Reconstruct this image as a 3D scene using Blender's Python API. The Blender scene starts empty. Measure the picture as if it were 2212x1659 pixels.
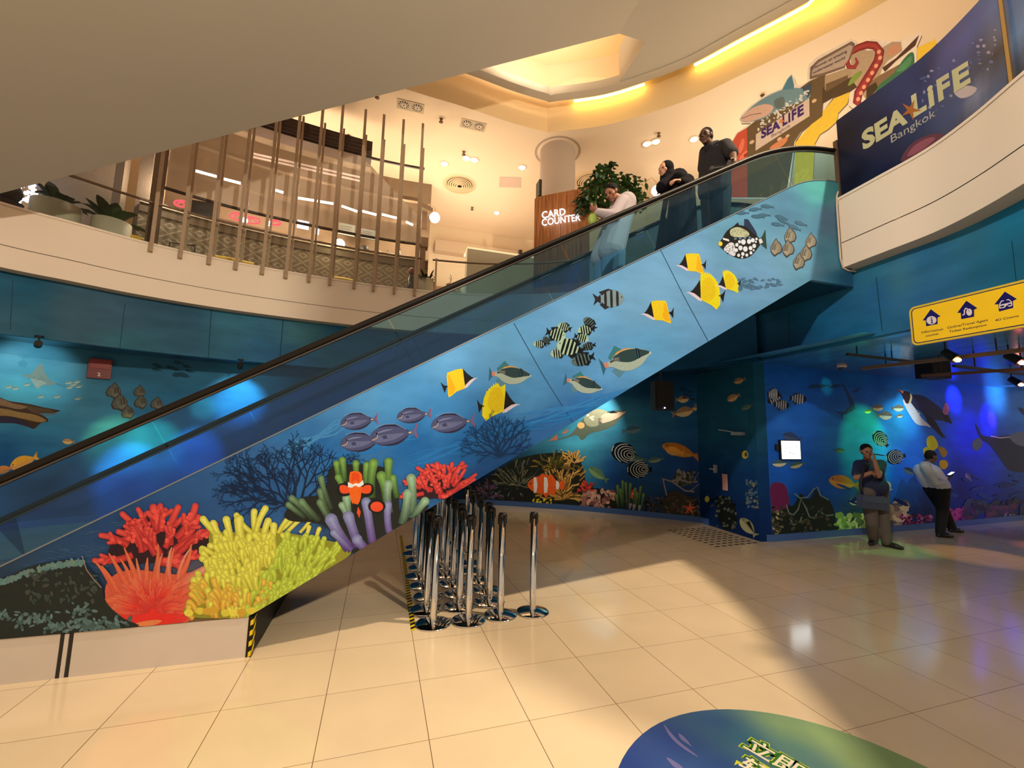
import bpy, bmesh, math, random
from mathutils import Vector, Matrix
random.seed(7)
SC = bpy.context.scene; COL = SC.collection
PI = math.pi
# ------------------------------------------------------------------ camera
F_PX, W_PX, H_PX = 905.0, 2212, 1659
CAM_H = 1.72
_p, _r, _y = math.radians(6.75), math.radians(1.26), math.radians(73.6)
FW = Vector((math.cos(_y)*math.cos(_p), math.sin(_y)*math.cos(_p), math.sin(_p)))
_r0 = Vector((math.sin(_y), -math.cos(_y), 0)); _u0 = _r0.cross(FW)
RT = _r0*math.cos(_r)+_u0*math.sin(_r); UP = -_r0*math.sin(_r)+_u0*math.cos(_r)
CC = Vector((0, 0, CAM_H))
cam = bpy.data.cameras.new('camera'); camo = bpy.data.objects.new('camera', cam); COL.objects.link(camo)
cam.sensor_width = 36; cam.lens = F_PX/W_PX*36; cam.clip_start = 0.02; cam.clip_end = 200
camo.matrix_world = Matrix((( RT.x, UP.x, -FW.x, CC.x), (RT.y, UP.y, -FW.y, CC.y), (RT.z, UP.z, -FW.z, CC.z), (0, 0, 0, 1)))
SC.camera = camo
SC.view_settings.view_transform = 'Standard'; SC.view_settings.look = 'None'
SC.view_settings.gamma = 1; SC.view_settings.use_curve_mapping = False
SC.view_settings.exposure = 0.22
try:
    SC.cycles.max_bounces = 7; SC.cycles.transparent_max_bounces = 24
    SC.cycles.caustics_reflective = False; SC.cycles.caustics_refractive = False
    SC.cycles.sample_clamp_indirect = 4.0
except Exception: pass
# ------------------------------------------------------------------ world: the warm light of the rest of the mall
wd = bpy.data.worlds.new('mall'); SC.world = wd; wd.use_nodes = True
wd.node_tree.nodes['Background'].inputs[0].default_value = (1.0, 0.80, 0.59, 1)
wd.node_tree.nodes['Background'].inputs[1].default_value = 0.50
def lamp(name, kind, loc, power, color, size=0.1, target=None, angle=60, blend=0.5, size_y=None):
    l = bpy.data.lights.new(name, kind); l.energy = power; l.color = color
    if kind == 'AREA':
        l.size = size
        if size_y: l.shape = 'RECTANGLE'; l.size_y = size_y
    elif kind != 'SUN': l.shadow_soft_size = size
    if kind == 'SPOT': l.spot_size = math.radians(angle); l.spot_blend = blend
    o = bpy.data.objects.new(name, l); COL.objects.link(o); o.location = loc
    if target is not None:
        o.rotation_euler = (Vector(target)-Vector(loc)).to_track_quat('-Z', 'Y').to_euler()
    return o
WARM = (1, 0.80, 0.55)
# high downlights of the atrium, above the camera and the right-hand slab
lamp('atrium_downlight_lamp', 'SPOT', (6.5, 1.45, 9.75), 3300, WARM, 0.08, (1.5, 1.0, 0), 82, 0.25)
# added soft fill lights that raise the glow under the upper ceilings
lamp('upper_floor_fill', 'AREA', (2.2, 12.0, 6.6), 130, (1, 0.82, 0.60), 4.0, (2.2, 12.0, 10))
lamp('upper_floor_fill', 'AREA', (8.8, 7.5, 6.4), 115, (1, 0.84, 0.62), 3.0, (8.0, 6.0, 10))
lamp('upper_floor_fill', 'AREA', (-3.2, 11.8, 6.9), 75, (1, 0.80, 0.56), 3.0, (-3, 11, 10))
lamp('inner_ceiling_lamp', 'AREA', (2.6, 7.6, 9.96), 60, (1, 0.80, 0.58), 1.2, (2.6, 8.0, 12))
# ------------------------------------------------------------------ pixel rays on to real surfaces
def ray(x, y): return FW + RT*((x-W_PX/2)/F_PX) - UP*((y-H_PX/2)/F_PX)
def atz(x, y, z=0.0):
    d = ray(x, y); return CC + d*((z-CAM_H)/d.z)
def aty(x, y, Y):
    d = ray(x, y); return CC + d*(Y/d.y)
def atx(x, y, X):
    d = ray(x, y); return CC + d*(X/d.x)
def atplane(x, y, p0, n):
    d = ray(x, y); return CC + d*((Vector(p0)-CC).dot(n)/d.dot(n))
_q = aty(1167, 598, 7.67+2.5)   # added warm fill lamp behind the camera; its mirror image glints in the glass
lamp('atrium_fill_lamp', 'SPOT', (_q.x, -2.5, _q.z), 1900, (1, 0.84, 0.62), 0.10, (1.8, 4.2, 2.0), 140, 0.6)
lamp('atrium_fill_lamp', 'SPOT', (-3.5, -2.0, 6.2), 1700, (1, 0.86, 0.68), 0.15, (5.4, 2.6, 4.2), 70, 0.7)  # added unseen fill lamp that brightens the right fascia
def catmull(pts, n=8):
    out = []; P = [Vector(p) for p in pts]; P = [2*P[0]-P[1]]+P+[2*P[-1]-P[-2]]
    for i in range(1, len(P)-2):
        for k in range(n):
            t = k/n; a, b, c, d = P[i-1], P[i], P[i+1], P[i+2]
            out.append(0.5*((2*b)+(-a+c)*t+(2*a-5*b+4*c-d)*t*t+(-a+3*b-3*c+d)*t**3))
    out.append(P[-2].copy()); return out
def offset2(path, d):   # offset a plan polyline to its left (positive) or right
    out = []
    for i, p in enumerate(path):
        a = path[max(0, i-1)]; b = path[min(len(path)-1, i+1)]
        t = (b-a).normalized(); out.append(Vector((p.x-t.y*d, p.y+t.x*d)))
    return out
def hitpath(x, y, path):   # first vertical wall of a plan polyline met by the ray
    d = ray(x, y); best = None
    for i in range(len(path)-1):
        a, b = path[i], path[i+1]; e = b-a
        den = d.x*e.y-d.y*e.x
        if abs(den) < 1e-9: continue
        t = (a.x*e.y-a.y*e.x)/den
        u = (a.x*d.y-a.y*d.x)/den
        if t > 0 and -0.001 <= u <= 1.001 and (best is None or t < best[0]):
            n = Vector((e.y, -e.x, 0)).normalized()
            if n.dot(d) > 0: n = -n
            best = (t, n)
    if best is None: return None
    return CC+d*best[0], best[1]
# ------------------------------------------------------------------ colour and materials
def lin(c):
    return tuple(((v/255.0)/12.92 if v/255.0 <= 0.04045 else ((v/255.0+0.055)/1.055)**2.4) for v in c[:3])
def mat(name, col, rough=0.5, metal=0.0, noise=0.0, nscale=8.0, bump=0.0, coat=0.0, emit=None, estr=0.0, spec=None):
    m = bpy.data.materials.new(name); m.use_nodes = True; nt = m.node_tree; b = nt.nodes['Principled BSDF']
    c = lin(col)+(1,)
    b.inputs['Base Color'].default_value = c; b.inputs['Roughness'].default_value = rough
    b.inputs['Metallic'].default_value = metal
    if spec is not None: b.inputs['Specular IOR Level'].default_value = spec
    if coat: b.inputs['Coat Weight'].default_value = coat
    if noise or bump:
        tc = nt.nodes.new('ShaderNodeTexCoord'); nz = nt.nodes.new('ShaderNodeTexNoise')
        nz.inputs['Scale'].default_value = nscale; nz.inputs['Detail'].default_value = 5
        nt.links.new(tc.outputs['Object'], nz.inputs['Vector'])
        if noise:
            mx = nt.nodes.new('ShaderNodeMix'); mx.data_type = 'RGBA'
            mx.inputs[6].default_value = tuple(v*(1-noise) for v in c[:3])+(1,)
            mx.inputs[7].default_value = tuple(min(1, v*(1+noise)) for v in c[:3])+(1,)
            nt.links.new(nz.outputs['Fac'], mx.inputs[0]); nt.links.new(mx.outputs[2], b.inputs['Base Color'])
        if bump:
            bp = nt.nodes.new('ShaderNodeBump'); bp.inputs['Strength'].default_value = bump; bp.inputs['Distance'].default_value = 0.01
            nt.links.new(nz.outputs['Fac'], bp.inputs['Height']); nt.links.new(bp.outputs['Normal'], b.inputs['Normal'])
    if emit is not None:
        b.inputs['Emission Color'].default_value = lin(emit)+(1,); b.inputs['Emission Strength'].default_value = estr
    return m
def vmat(name, rough=0.35, noise=0.12, nscale=3.0, stretch=(1, 1, 2.5), coat=0.0, gain=(1, 1, 1)):   # printed vinyl: colours come from the print's own colour attribute
    m = bpy.data.materials.new(name); m.use_nodes = True; nt = m.node_tree; b = nt.nodes['Principled BSDF']
    at = nt.nodes.new('ShaderNodeVertexColor'); at.layer_name = 'Col'
    tc = nt.nodes.new('ShaderNodeTexCoord'); mp = nt.nodes.new('ShaderNodeMapping'); mp.inputs['Scale'].default_value = stretch
    nz = nt.nodes.new('ShaderNodeTexNoise'); nz.inputs['Scale'].default_value = nscale; nz.inputs['Detail'].default_value = 6
    nt.links.new(tc.outputs['Object'], mp.inputs['Vector']); nt.links.new(mp.outputs[0], nz.inputs['Vector'])
    mr = nt.nodes.new('ShaderNodeMapRange'); mr.inputs['From Min'].default_value = 0.3; mr.inputs['From Max'].default_value = 0.7
    mr.inputs['To Min'].default_value = 1-noise; mr.inputs['To Max'].default_value = 1+noise
    nt.links.new(nz.outputs['Fac'], mr.inputs['Value'])
    vm = nt.nodes.new('ShaderNodeVectorMath'); vm.operation = 'SCALE'
    nt.links.new(at.outputs['Color'], vm.inputs[0]); nt.links.new(mr.outputs[0], vm.inputs['Scale'])
    v2 = nt.nodes.new('ShaderNodeVectorMath'); v2.operation = 'MULTIPLY'; v2.inputs[1].default_value = gain
    nt.links.new(vm.outputs[0], v2.inputs[0]); nt.links.new(v2.outputs[0], b.inputs['Base Color'])
    b.inputs['Roughness'].default_value = rough; b.inputs['Specular IOR Level'].default_value = 0.05 if 'mural' in name else 0.22
    if coat > .3: b.inputs['Coat Weight'].default_value = coat; b.inputs['Coat Roughness'].default_value = 0.15
    return m
def glassmat(name, tint, refl=0.08, rough=0.02, body=0.0, bodycol=(0, 0, 0)):   # thin tinted sheet: tinted see-through plus a mirror film
    m = bpy.data.materials.new(name); m.use_nodes = True; nt = m.node_tree; nt.nodes.clear()
    o = nt.nodes.new('ShaderNodeOutputMaterial'); tr = nt.nodes.new('ShaderNodeBsdfTransparent'); tr.inputs[0].default_value = tuple(tint)+(1,)
    gl = nt.nodes.new('ShaderNodeBsdfGlossy'); gl.inputs['Roughness'].default_value = rough
    fr = nt.nodes.new('ShaderNodeFresnel'); fr.inputs[0].default_value = 1.5
    mt = nt.nodes.new('ShaderNodeMath'); mt.operation = 'MULTIPLY_ADD'; mt.inputs[1].default_value = 1.0; mt.inputs[2].default_value = refl-0.04
    nt.links.new(fr.outputs[0], mt.inputs[0])
    mx = nt.nodes.new('ShaderNodeMixShader'); nt.links.new(mt.outputs[0], mx.inputs[0]); nt.links.new(tr.outputs[0], mx.inputs[1]); nt.links.new(gl.outputs[0], mx.inputs[2])
    last = mx
    if body:
        d1 = nt.nodes.new('ShaderNodeBsdfDiffuse'); d1.inputs[0].default_value = lin(bodycol)+(1,); d2 = nt.nodes.new('ShaderNodeBsdfTranslucent'); d2.inputs[0].default_value = (.55, .72, .78, 1)
        df = nt.nodes.new('ShaderNodeMixShader'); df.inputs[0].default_value = 0.45; nt.links.new(d1.outputs[0], df.inputs[1]); nt.links.new(d2.outputs[0], df.inputs[2])
        m2 = nt.nodes.new('ShaderNodeMixShader'); m2.inputs[0].default_value = body
        nt.links.new(mx.outputs[0], m2.inputs[1]); nt.links.new(df.outputs[0], m2.inputs[2]); last = m2
    nt.links.new(last.outputs[0], o.inputs[0]); return m
def emat(name, col, s):
    m = bpy.data.materials.new(name); m.use_nodes = True; nt = m.node_tree; nt.nodes.clear()
    o = nt.nodes.new('ShaderNodeOutputMaterial'); e = nt.nodes.new('ShaderNodeEmission'); e.inputs[0].default_value = lin(col)+(1,); e.inputs[1].default_value = s
    nt.links.new(e.outputs[0], o.inputs[0]); return m
# ------------------------------------------------------------------ mesh builder
class MB:
    def __init__(s): s.v = []; s.f = []; s.m = []; s.c = []; s.hascol = False; s.smooth = []
    def face(s, pts, mi=0, cols=None, sm=False):
        k = len(s.v); s.v += [tuple(p) for p in pts]; s.f.append(tuple(range(k, k+len(pts)))); s.m.append(mi); s.smooth.append(sm)
        if cols is None: cols = [(1, 1, 1)]*len(pts)
        elif len(cols) == 3 and not hasattr(cols[0], '__len__'): cols = [tuple(cols)]*len(pts)
        s.c += [tuple(c)[:3]+(1,) for c in cols]
    def grid(s, rows, mi=0, cols=None, sm=True, closed=False):
        k = len(s.v); n = len(rows[0])
        for r in rows: s.v += [tuple(p) for p in r]
        for i in range(len(rows)-1):
            for j in range(n if closed else n-1):
                j2 = (j+1) % n
                s.f.append((k+i*n+j, k+i*n+j2, k+(i+1)*n+j2, k+(i+1)*n+j)); s.m.append(mi); s.smooth.append(sm)
                if cols is None: s.c += [(1, 1, 1, 1)]*4
                else: s.c += [tuple(c)[:3]+(1,) for c in (cols[i][j], cols[i][j2], cols[i+1][j2], cols[i+1][j])]
    def box(s, lo, hi, mi=0, M=None, col=None):
        x0, y0, z0 = lo; x1, y1, z1 = hi
        V = [Vector(p) for p in ((x0,y0,z0),(x1,y0,z0),(x1,y1,z0),(x0,y1,z0),(x0,y0,z1),(x1,y0,z1),(x1,y1,z1),(x0,y1,z1))]
        if M: V = [M@v for v in V]
        for q in ((0,3,2,1),(4,5,6,7),(0,1,5,4),(1,2,6,5),(2,3,7,6),(3,0,4,7)): s.face([V[i] for i in q], mi, col)
    def bar(s, a, b, w, h=None, mi=0, up=(0,0,1), col=None):
        a = Vector(a); b = Vector(b); h = h or w; d = (b-a); L = d.length; z = d/L
        u = Vector(up)
        if abs(z.dot(u)) > 0.98: u = Vector((0, 1, 0))
        x = z.cross(u).normalized(); y = x.cross(z)
        M = Matrix(((x.x,y.x,z.x,a.x),(x.y,y.y,z.y,a.y),(x.z,y.z,z.z,a.z),(0,0,0,1)))
        s.box((-w/2,-h/2,0),(w/2,h/2,L), mi, M, col)
    def tube(s, pts, r, n=10, mi=0, cap=True, col=None, flat=None):
        P = [Vector(p) for p in pts]; R = r if hasattr(r, '__len__') else [r]*len(P); rows = []; px = None
        for i, p in enumerate(P):
            t = (P[min(i+1, len(P)-1)]-P[max(0, i-1)]).normalized()
            if px is None:
                u = Vector((0,0,1)) if abs(t.z) < 0.95 else Vector((1,0,0)); px = t.cross(u).normalized()
            else: px = (px-t*px.dot(t)).normalized()
            py = t.cross(px)
            fx, fy = flat or (1, 1)
            rows.append([p+px*math.cos(2*PI*k/n)*R[i]*fx+py*math.sin(2*PI*k/n)*R[i]*fy for k in range(n)])
        cc = None if col is None else [[col]*n]*len(rows)
        s.grid(rows, mi, cc, True, True)
        if cap:
            s.face(rows[0][::-1], mi, col); s.face(rows[-1], mi, col)
    def lathe(s, prof, n=24, mi=0, M=None, col=None):
        rows = [[Vector((r*math.cos(2*PI*k/n), r*math.sin(2*PI*k/n), z)) for k in range(n)] for r, z in prof]
        if M: rows = [[M@p for p in r] for r in rows]
        s.grid(rows, mi, None if col is None else [[col]*n]*len(rows), True, True)
    def ball(s, c, r, n=16, m=10, mi=0, col=None):
        r = r if hasattr(r, '__len__') else (r, r, r)
        rows = [[Vector((c[0]+r[0]*math.sin(PI*i/m)*math.cos(2*PI*k/n), c[1]+r[1]*math.sin(PI*i/m)*math.sin(2*PI*k/n), c[2]-r[2]*math.cos(PI*i/m))) for k in range(n)] for i in range(m+1)]
        s.grid(rows, mi, None if col is None else [[col]*n]*len(rows), True, True)
    def prism(s, poly, z0, z1, mi=0, M=None, col=None):
        A = [Vector((p[0], p[1], z0)) for p in poly]; B = [Vector((p[0], p[1], z1)) for p in poly]
        if M: A = [M@p for p in A]; B = [M@p for p in B]
        s.face(A[::-1], mi, col); s.face(B, mi, col)
        for i in range(len(A)):
            j = (i+1) % len(A); s.face([A[i], A[j], B[j], B[i]], mi, col)
    def build(s, name, mats, parent=None, loc=None, label=None, cat=None, group=None, kind=None):
        me = bpy.data.meshes.new(name); off = Vector(loc) if loc is not None else Vector((0,0,0))
        me.from_pydata([tuple(Vector(v)-off) for v in s.v], [], s.f)
        mats = mats if isinstance(mats, (list, tuple)) else [mats]
        for m in mats: me.materials.append(m)
        me.polygons.foreach_set('material_index', s.m); me.polygons.foreach_set('use_smooth', s.smooth)
        ca = me.color_attributes.new('Col', 'FLOAT_COLOR', 'CORNER')
        flat = [x for c in s.c for x in c]; ca.data.foreach_set('color', flat)
        me.validate(); me.update()
        o = bpy.data.objects.new(name, me); COL.objects.link(o)
        if parent is not None:
            o.parent = parent; w = Vector((0, 0, 0)); q = parent
            while q is not None: w += q.location; q = q.parent
            o.location = off-w
        else: o.location = off
        tag(o, label, cat, group, kind); return o
def tag(o, label=None, cat=None, group=None, kind=None):
    if label: o['label'] = label
    if cat: o['category'] = cat
    if group: o['group'] = group
    if kind: o['kind'] = kind
    return o
def thing(name, loc, label, cat, group=None):
    o = bpy.data.objects.new(name, None); COL.objects.link(o); o.location = loc; o.empty_display_size = 0.1
    return tag(o, label, cat, group)
def dup(root, loc, label=None, group=None, rotz=None):
    def rec(o, par):
        c = o.copy(); COL.objects.link(c); c.parent = par
        for ch in o.children: rec(ch, c)
        return c
    r = rec(root, None); r.location = loc
    if rotz is not None: r.rotation_euler = (0, 0, rotz)
    if label: r['label'] = label
    if group: r['group'] = group
    return r
def text_mesh(body, size, bold=0.0, extrude=0.0, align='LEFT', shear=0.0, xs=1.0, space=1.0):
    cu = bpy.data.curves.new('t', 'FONT'); cu.body = body; cu.size = size; cu.offset = bold; cu.extrude = extrude; cu.align_x = align; cu.shear = shear
    cu.space_character = space; cu.resolution_u = 3; cu.space_line = 0.95
    o = bpy.data.objects.new('t', cu); COL.objects.link(o)
    bpy.context.view_layer.update()
    me = bpy.data.meshes.new_from_object(o.evaluated_get(bpy.context.evaluated_depsgraph_get()))
    vs = [(v.co.x*xs, v.co.y, v.co.z) for v in me.vertices]; fs = [tuple(p.vertices) for p in me.polygons]
    bpy.data.objects.remove(o); bpy.data.curves.remove(cu); bpy.data.meshes.remove(me)
    return vs, fs
def fit_text(mb, body, o0, o1, cap, hit, col=(1,1,1), mi=0, depth=0.0, nrm=None, bold=0.0, y1=None, shear=0.0):   # lettering stretched between two baseline points
    vs, fs = text_mesh(body, 1.0, bold=bold, shear=shear); xs = [v[0] for v in vs]; x0, x1 = min(xs), max(xs); h = 0.72+2*bold
    def m(v):
        a = (v[0]-x0)/(x1-x0); b = (v[1]+bold)/h; p = hit(o0[0]+(o1[0]-o0[0])*a+cap[0]*b, o0[1]+(o1[1]-o0[1])*a+cap[1]*b)
        if isinstance(p, tuple): return p[0]+p[1]*depth
        return p+nrm*depth if nrm is not None else p
    P = [m(v) for v in vs]
    for f in fs: mb.face([P[i] for i in f], mi, col)
def add_text(mb, body, size, fn, mi=0, col=(1, 1, 1), **kw):   # fn maps (x, y, z) of the lettering to the world
    vs, fs = text_mesh(body, size, **kw)
    P = [fn(*v) for v in vs]
    for f in fs: mb.face([P[i] for i in f], mi, col)
# ------------------------------------------------------------------ levels and plan curves
Z2, ZF_T, ZF_J, ZF_B, ZBAND, ZC1, ZC2 = 4.80, 4.90, 4.28, 3.95, 3.02, 3.05, 9.30
EY = 3.80; EY2 = 5.30           # near and far side of the escalator
def V2(l): return [Vector(p) for p in l]
FAS = catmull(V2([(-9.0,3.2),(-7.6,5.4),(-6.5,6.75),(-5.5,7.68),(-4.93,8.05),(-4.18,8.52),(-3.0,8.98),(-1.45,9.28),(0.2,9.4),(1.9,9.2),(3.4,8.6),(4.6,7.6),(5.3,6.3),(5.55,5.3)]), 6)
FAS2 = catmull(V2([(5.55,3.79),(5.52,3.28),(5.48,2.8),(5.32,2.35),(5.08,1.9),(4.6,1.0),(3.9,0.1),(2.9,-0.8)]), 6)
BANDP = offset2(FAS, 0.22)+offset2(FAS2, 0.22)
WALLA = catmull(V2([(-10.5,3.6),(-8.2,6.6),(-7.1,7.8),(-6.06,8.7),(-4.9,9.55),(-2.6,10.1),(0.0,10.42),(1.87,10.3),(2.9,9.9),(3.4,9.6),(4.32,9.03),(5.13,8.38),(5.84,7.75),(6.24,7.35)]), 5)
WALLB = V2([(6.24,7.35),(6.15,5.82)])
WALLC = V2([(6.36,5.79),(7.5,5.83),(9,5.9),(11,5.98),(13,6.1),(16,6.3),(21,6.8)])
BULK1 = catmull(V2([(-7.5,6.4),(-5.5,7.4),(-3.5,8.05),(-1.5,8.6),(-0.07,8.87),(1.3,8.98),(2.47,9.12),(3.48,9.16)]), 5)
BULK2 = catmull(V2([(3.48,9.16),(4.67,8.53),(5.51,7.83),(6.21,7.1),(6.72,6.32),(7.37,5.32),(7.85,4.44),(8.2,3.4),(8.3,2.0),(8.0,0.4),(7.2,-1.0)]), 5)
def ribbon(mb, path, z0, z1, mi=0, cols=None, sm=True):
    mb.grid([[ (p.x,p.y,z0) for p in path], [(p.x,p.y,z1) for p in path]], mi, cols, sm)
def flat_ribbon(mb, pa, pb, z, mi=0, up=True):
    A = [(p.x,p.y,z) for p in pa]; B = [(p.x,p.y,z) for p in pb]
    mb.grid([A, B] if not up else [B, A], mi)
# ------------------------------------------------------------------ colours of the place
M_white = mat('cream_plaster', (226, 205, 176), 0.75, noise=0.03, nscale=2)
M_fascia = mat('fascia_paint', (246, 232, 218), 0.55, noise=0.02, nscale=1.5)
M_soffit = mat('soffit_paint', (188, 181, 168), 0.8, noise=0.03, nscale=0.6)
M_dark = mat('black_metal', (22, 20, 20), 0.45)
M_groove = mat('groove_shadow_gap', (120, 92, 66), 0.9)
M_steel = mat('brushed_steel', (206, 198, 194), 0.38, 0.45, noise=0.10, nscale=2.0)
M_chrome = mat('chrome', (225, 222, 218), 0.07, 1.0)
M_rubber = mat('black_rubber', (20, 17, 16), 0.5, spec=0.25)
M_wood = mat('pale_timber', (170, 146, 122), 0.6, noise=0.15, nscale=12)
# ------------------------------------------------------------------ floor: 60 cm polished porcelain tiles
mf = bpy.data.materials.new('polished_tile'); mf.use_nodes = True; nt = mf.node_tree; b = nt.nodes['Principled BSDF']
def nd(t, **k):
    n = nt.nodes.new(t)
    for a, v in k.items(): setattr(n, a, v)
    return n
tc = nd('ShaderNodeTexCoord'); mp = nd('ShaderNodeMapping'); mp.inputs['Location'].default_value = (-0.385+0.022, -2.585, 0); mp.inputs['Rotation'].default_value = (0, 0, math.radians(-0.9))
nt.links.new(tc.outputs['Object'], mp.inputs['Vector']); sx = nd('ShaderNodeSeparateXYZ'); nt.links.new(mp.outputs[0], sx.inputs[0])
def mth(op, a, b_=None, c=None):
    n = nd('ShaderNodeMath'); n.operation = op
    for i, v in enumerate((a, b_, c)):
        if v is None: continue
        if isinstance(v, (int, float)): n.inputs[i].default_value = v
        else: nt.links.new(v, n.inputs[i])
    return n.outputs[0]
cells = []; masks = []
for ax, sp in ((0, 0.598), (1, 0.588)):
    d = mth('DIVIDE', sx.outputs[ax], sp); cells.append(mth('FLOOR', d)); fr = mth('FRACT', d)
    masks.append(mth('LESS_THAN', mth('ABSOLUTE', mth('SUBTRACT', mth('ABSOLUTE', mth('SUBTRACT', fr, 0.5)), 0.5)), 0.0035 if ax == 0 else 0.0025))
gm = mth('MAXIMUM', masks[0], masks[1])
cx = nd('ShaderNodeCombineXYZ'); nt.links.new(cells[0], cx.inputs[0]); nt.links.new(cells[1], cx.inputs[1])
wn = nd('ShaderNodeTexWhiteNoise'); nt.links.new(cx.outputs[0], wn.inputs['Vector'])
nz = nd('ShaderNodeTexNoise'); nz.inputs['Scale'].default_value = 1.6; nz.inputs['Detail'].default_value = 6; nt.links.new(tc.outputs['Object'], nz.inputs['Vector'])
mr = nd('ShaderNodeMapRange'); mr.inputs['To Min'].default_value = 0.965; mr.inputs['To Max'].default_value = 1.03; nt.links.new(wn.outputs['Value'], mr.inputs['Value'])
m2 = nd('ShaderNodeMapRange'); m2.inputs['From Min'].default_value = 0.35; m2.inputs['From Max'].default_value = 0.65; m2.inputs['To Min'].default_value = 0.95; m2.inputs['To Max'].default_value = 1.03; nt.links.new(nz.outputs['Fac'], m2.inputs['Value'])
k = mth('MULTIPLY', mr.outputs[0], m2.outputs[0])
vm = nd('ShaderNodeVectorMath'); vm.operation = 'SCALE'; vm.inputs[0].default_value = lin((224, 202, 170)); nt.links.new(k, vm.inputs['Scale'])
mx = nd('ShaderNodeMix'); mx.data_type = 'RGBA'; nt.links.new(gm, mx.inputs[0]); nt.links.new(vm.outputs[0], mx.inputs[6]); mx.inputs[7].default_value = lin((110, 84, 52))+(1,)
nt.links.new(mx.outputs[2], b.inputs['Base Color'])
r2 = nd('ShaderNodeMapRange'); r2.inputs['To Min'].default_value = 0.07; r2.inputs['To Max'].default_value = 0.16; nt.links.new(nz.outputs['Fac'], r2.inputs['Value'])
nt.links.new(r2.outputs[0], b.inputs['Roughness']); b.inputs['IOR'].default_value = 1.52
mb = MB(); mb.box((-14, -9, -0.12), (22, 16, 0)); floor = mb.build('floor', mf, kind='structure')
# ------------------------------------------------------------------ white curved fascia of level two, its joint line and shadow-side soffit
for path, nm in ((FAS, 'wall_fascia_left'), (FAS2, 'wall_fascia_right')):
    mb = MB(); back = offset2(path, 0.24)
    ribbon(mb, path, ZF_B, ZF_J-0.006); ribbon(mb, offset2(path, 0.012), ZF_J-0.006, ZF_J+0.006, 1); ribbon(mb, path, ZF_J+0.006, ZF_T)
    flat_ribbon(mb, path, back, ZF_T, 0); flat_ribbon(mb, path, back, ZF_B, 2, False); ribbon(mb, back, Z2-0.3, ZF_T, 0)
    lip = offset2(path, -0.012); ribbon(mb, lip, ZF_T-0.03, ZF_T+0.004, 0); flat_ribbon(mb, lip, back, ZF_T+0.004, 0)
    e = 0 if path is FAS2 else -1
    mb.face([(path[e].x, path[e].y, ZF_B), (back[e].x, back[e].y, ZF_B), (back[e].x, back[e].y, ZF_T), (path[e].x, path[e].y, ZF_T)], 0)
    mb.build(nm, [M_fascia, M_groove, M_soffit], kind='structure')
# white sealant bead on the cut end of the right fascia
mb = MB(); x = FAS2[0].x-0.015; y = FAS2[0].y+0.0
mb.tube([(x+0.03,y,ZF_T+0.10),(x-0.0,y,ZF_T+0.03),(x-0.02,y-0.005,ZF_T-0.1),(x-0.025,y-0.005,ZF_B+0.12),(x+0.01,y-0.005,ZF_B-0.005),(x+0.10,y-0.005,ZF_B-0.03),(x+0.24,y,ZF_B-0.02)], 0.011, 8)
mb.build('trim_1', mat('sealant', (214, 198, 180), 0.6), kind='structure')
# floors and ceilings of the two levels
mb = MB(); flat_ribbon(mb, offset2(FAS, 0.2), offset2(FAS, 9), Z2); flat_ribbon(mb, offset2(FAS2, 0.2), offset2(FAS2, 7), Z2)
a, b_ = FAS[-1], FAS2[0]
mb.face([(5.75, 5.3, Z2), (5.75, 3.8, Z2), (13, 3.8, Z2), (14.5, 5.3, Z2)])
mb.build('floor_upper', mat('upper_floor_tile', (190, 170, 140), 0.3), kind='structure')
# ceiling over level two with the cream bulkhead, cove ring and inner raised ceiling
BJ = BULK1+BULK2[1:]
mb = MB(); flat_ribbon(mb, BJ, offset2(BJ, 10), ZC2, 0, False); mb.build('ceiling_upper', mat('upper_ceiling_paint', (236, 212, 182), 0.8), kind='structure')
mb = MB(); ribbon(mb, BULK1, ZC2, 10.35); ribbon(mb, BULK2, ZC2, 10.35); mb.build('wall_bulkhead', mat('bulkhead_paint', (226, 200, 156), 0.7), kind='structure')
RING_O = offset2(BJ, -0.34); RING_I = offset2(BJ, -0.56)
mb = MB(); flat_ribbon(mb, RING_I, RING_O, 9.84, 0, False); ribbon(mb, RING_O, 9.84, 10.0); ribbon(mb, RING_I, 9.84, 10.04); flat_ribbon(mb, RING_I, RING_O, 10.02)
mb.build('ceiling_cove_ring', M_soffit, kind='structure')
mb = MB(); mb.face([(-9,-3,11.2),(14,-3,11.2),(14,12,11.2),(-9,12,11.2)][::-1]); ribbon(mb, offset2(BJ, 0.02), 10.3, 11.2)
mb.build('ceiling_inner', mat('inner_ceiling_paint', (240, 216, 186), 0.85), kind='structure')
# big plain underside of the next escalator flight, rising over the camera, and its level landing
K = Vector((4.1, 6.75, 9.86)); sl = math.tan(PI/6)
mb = MB()
xs, zs = -5.9, K.z+(-5.9-K.x)*sl
poly = [(xs, zs), (K.x, K.z), (8.6, K.z), (8.6, K.z+0.9), (K.x-0.3, K.z+0.9), (xs-0.3, zs+0.95)]
def ext(poly, y0, y1):
    A = [Vector((p[0], y0, p[1])) for p in poly]; B = [Vector((p[0], y1, p[1])) for p in poly]
    mb.face(A); mb.face(B[::-1])
    for i in range(len(A)):
        j = (i+1) % len(A); mb.face([A[i], B[i], B[j], A[j]])
ext([poly[0], poly[1], (K.x+0.62, K.z), (K.x+0.62, K.z+0.9), poly[4], poly[5]], 2.6, K.y)
rim = [q for q in RING_I if q.x > K.x+0.62 and q.y > 0]
i0 = RING_I.index(rim[0]); q0 = RING_I[i0-1]; t_ = (K.x+0.62-q0.x)/(rim[0].x-q0.x); rim = [q0+(rim[0]-q0)*t_]+rim
low = [(q.x, q.y, K.z) for q in rim]+[(K.x+0.62, rim[-1].y, K.z)]; mb.face(low[::-1]); mb.face([(a[0], a[1], K.z+0.9) for a in low])
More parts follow.
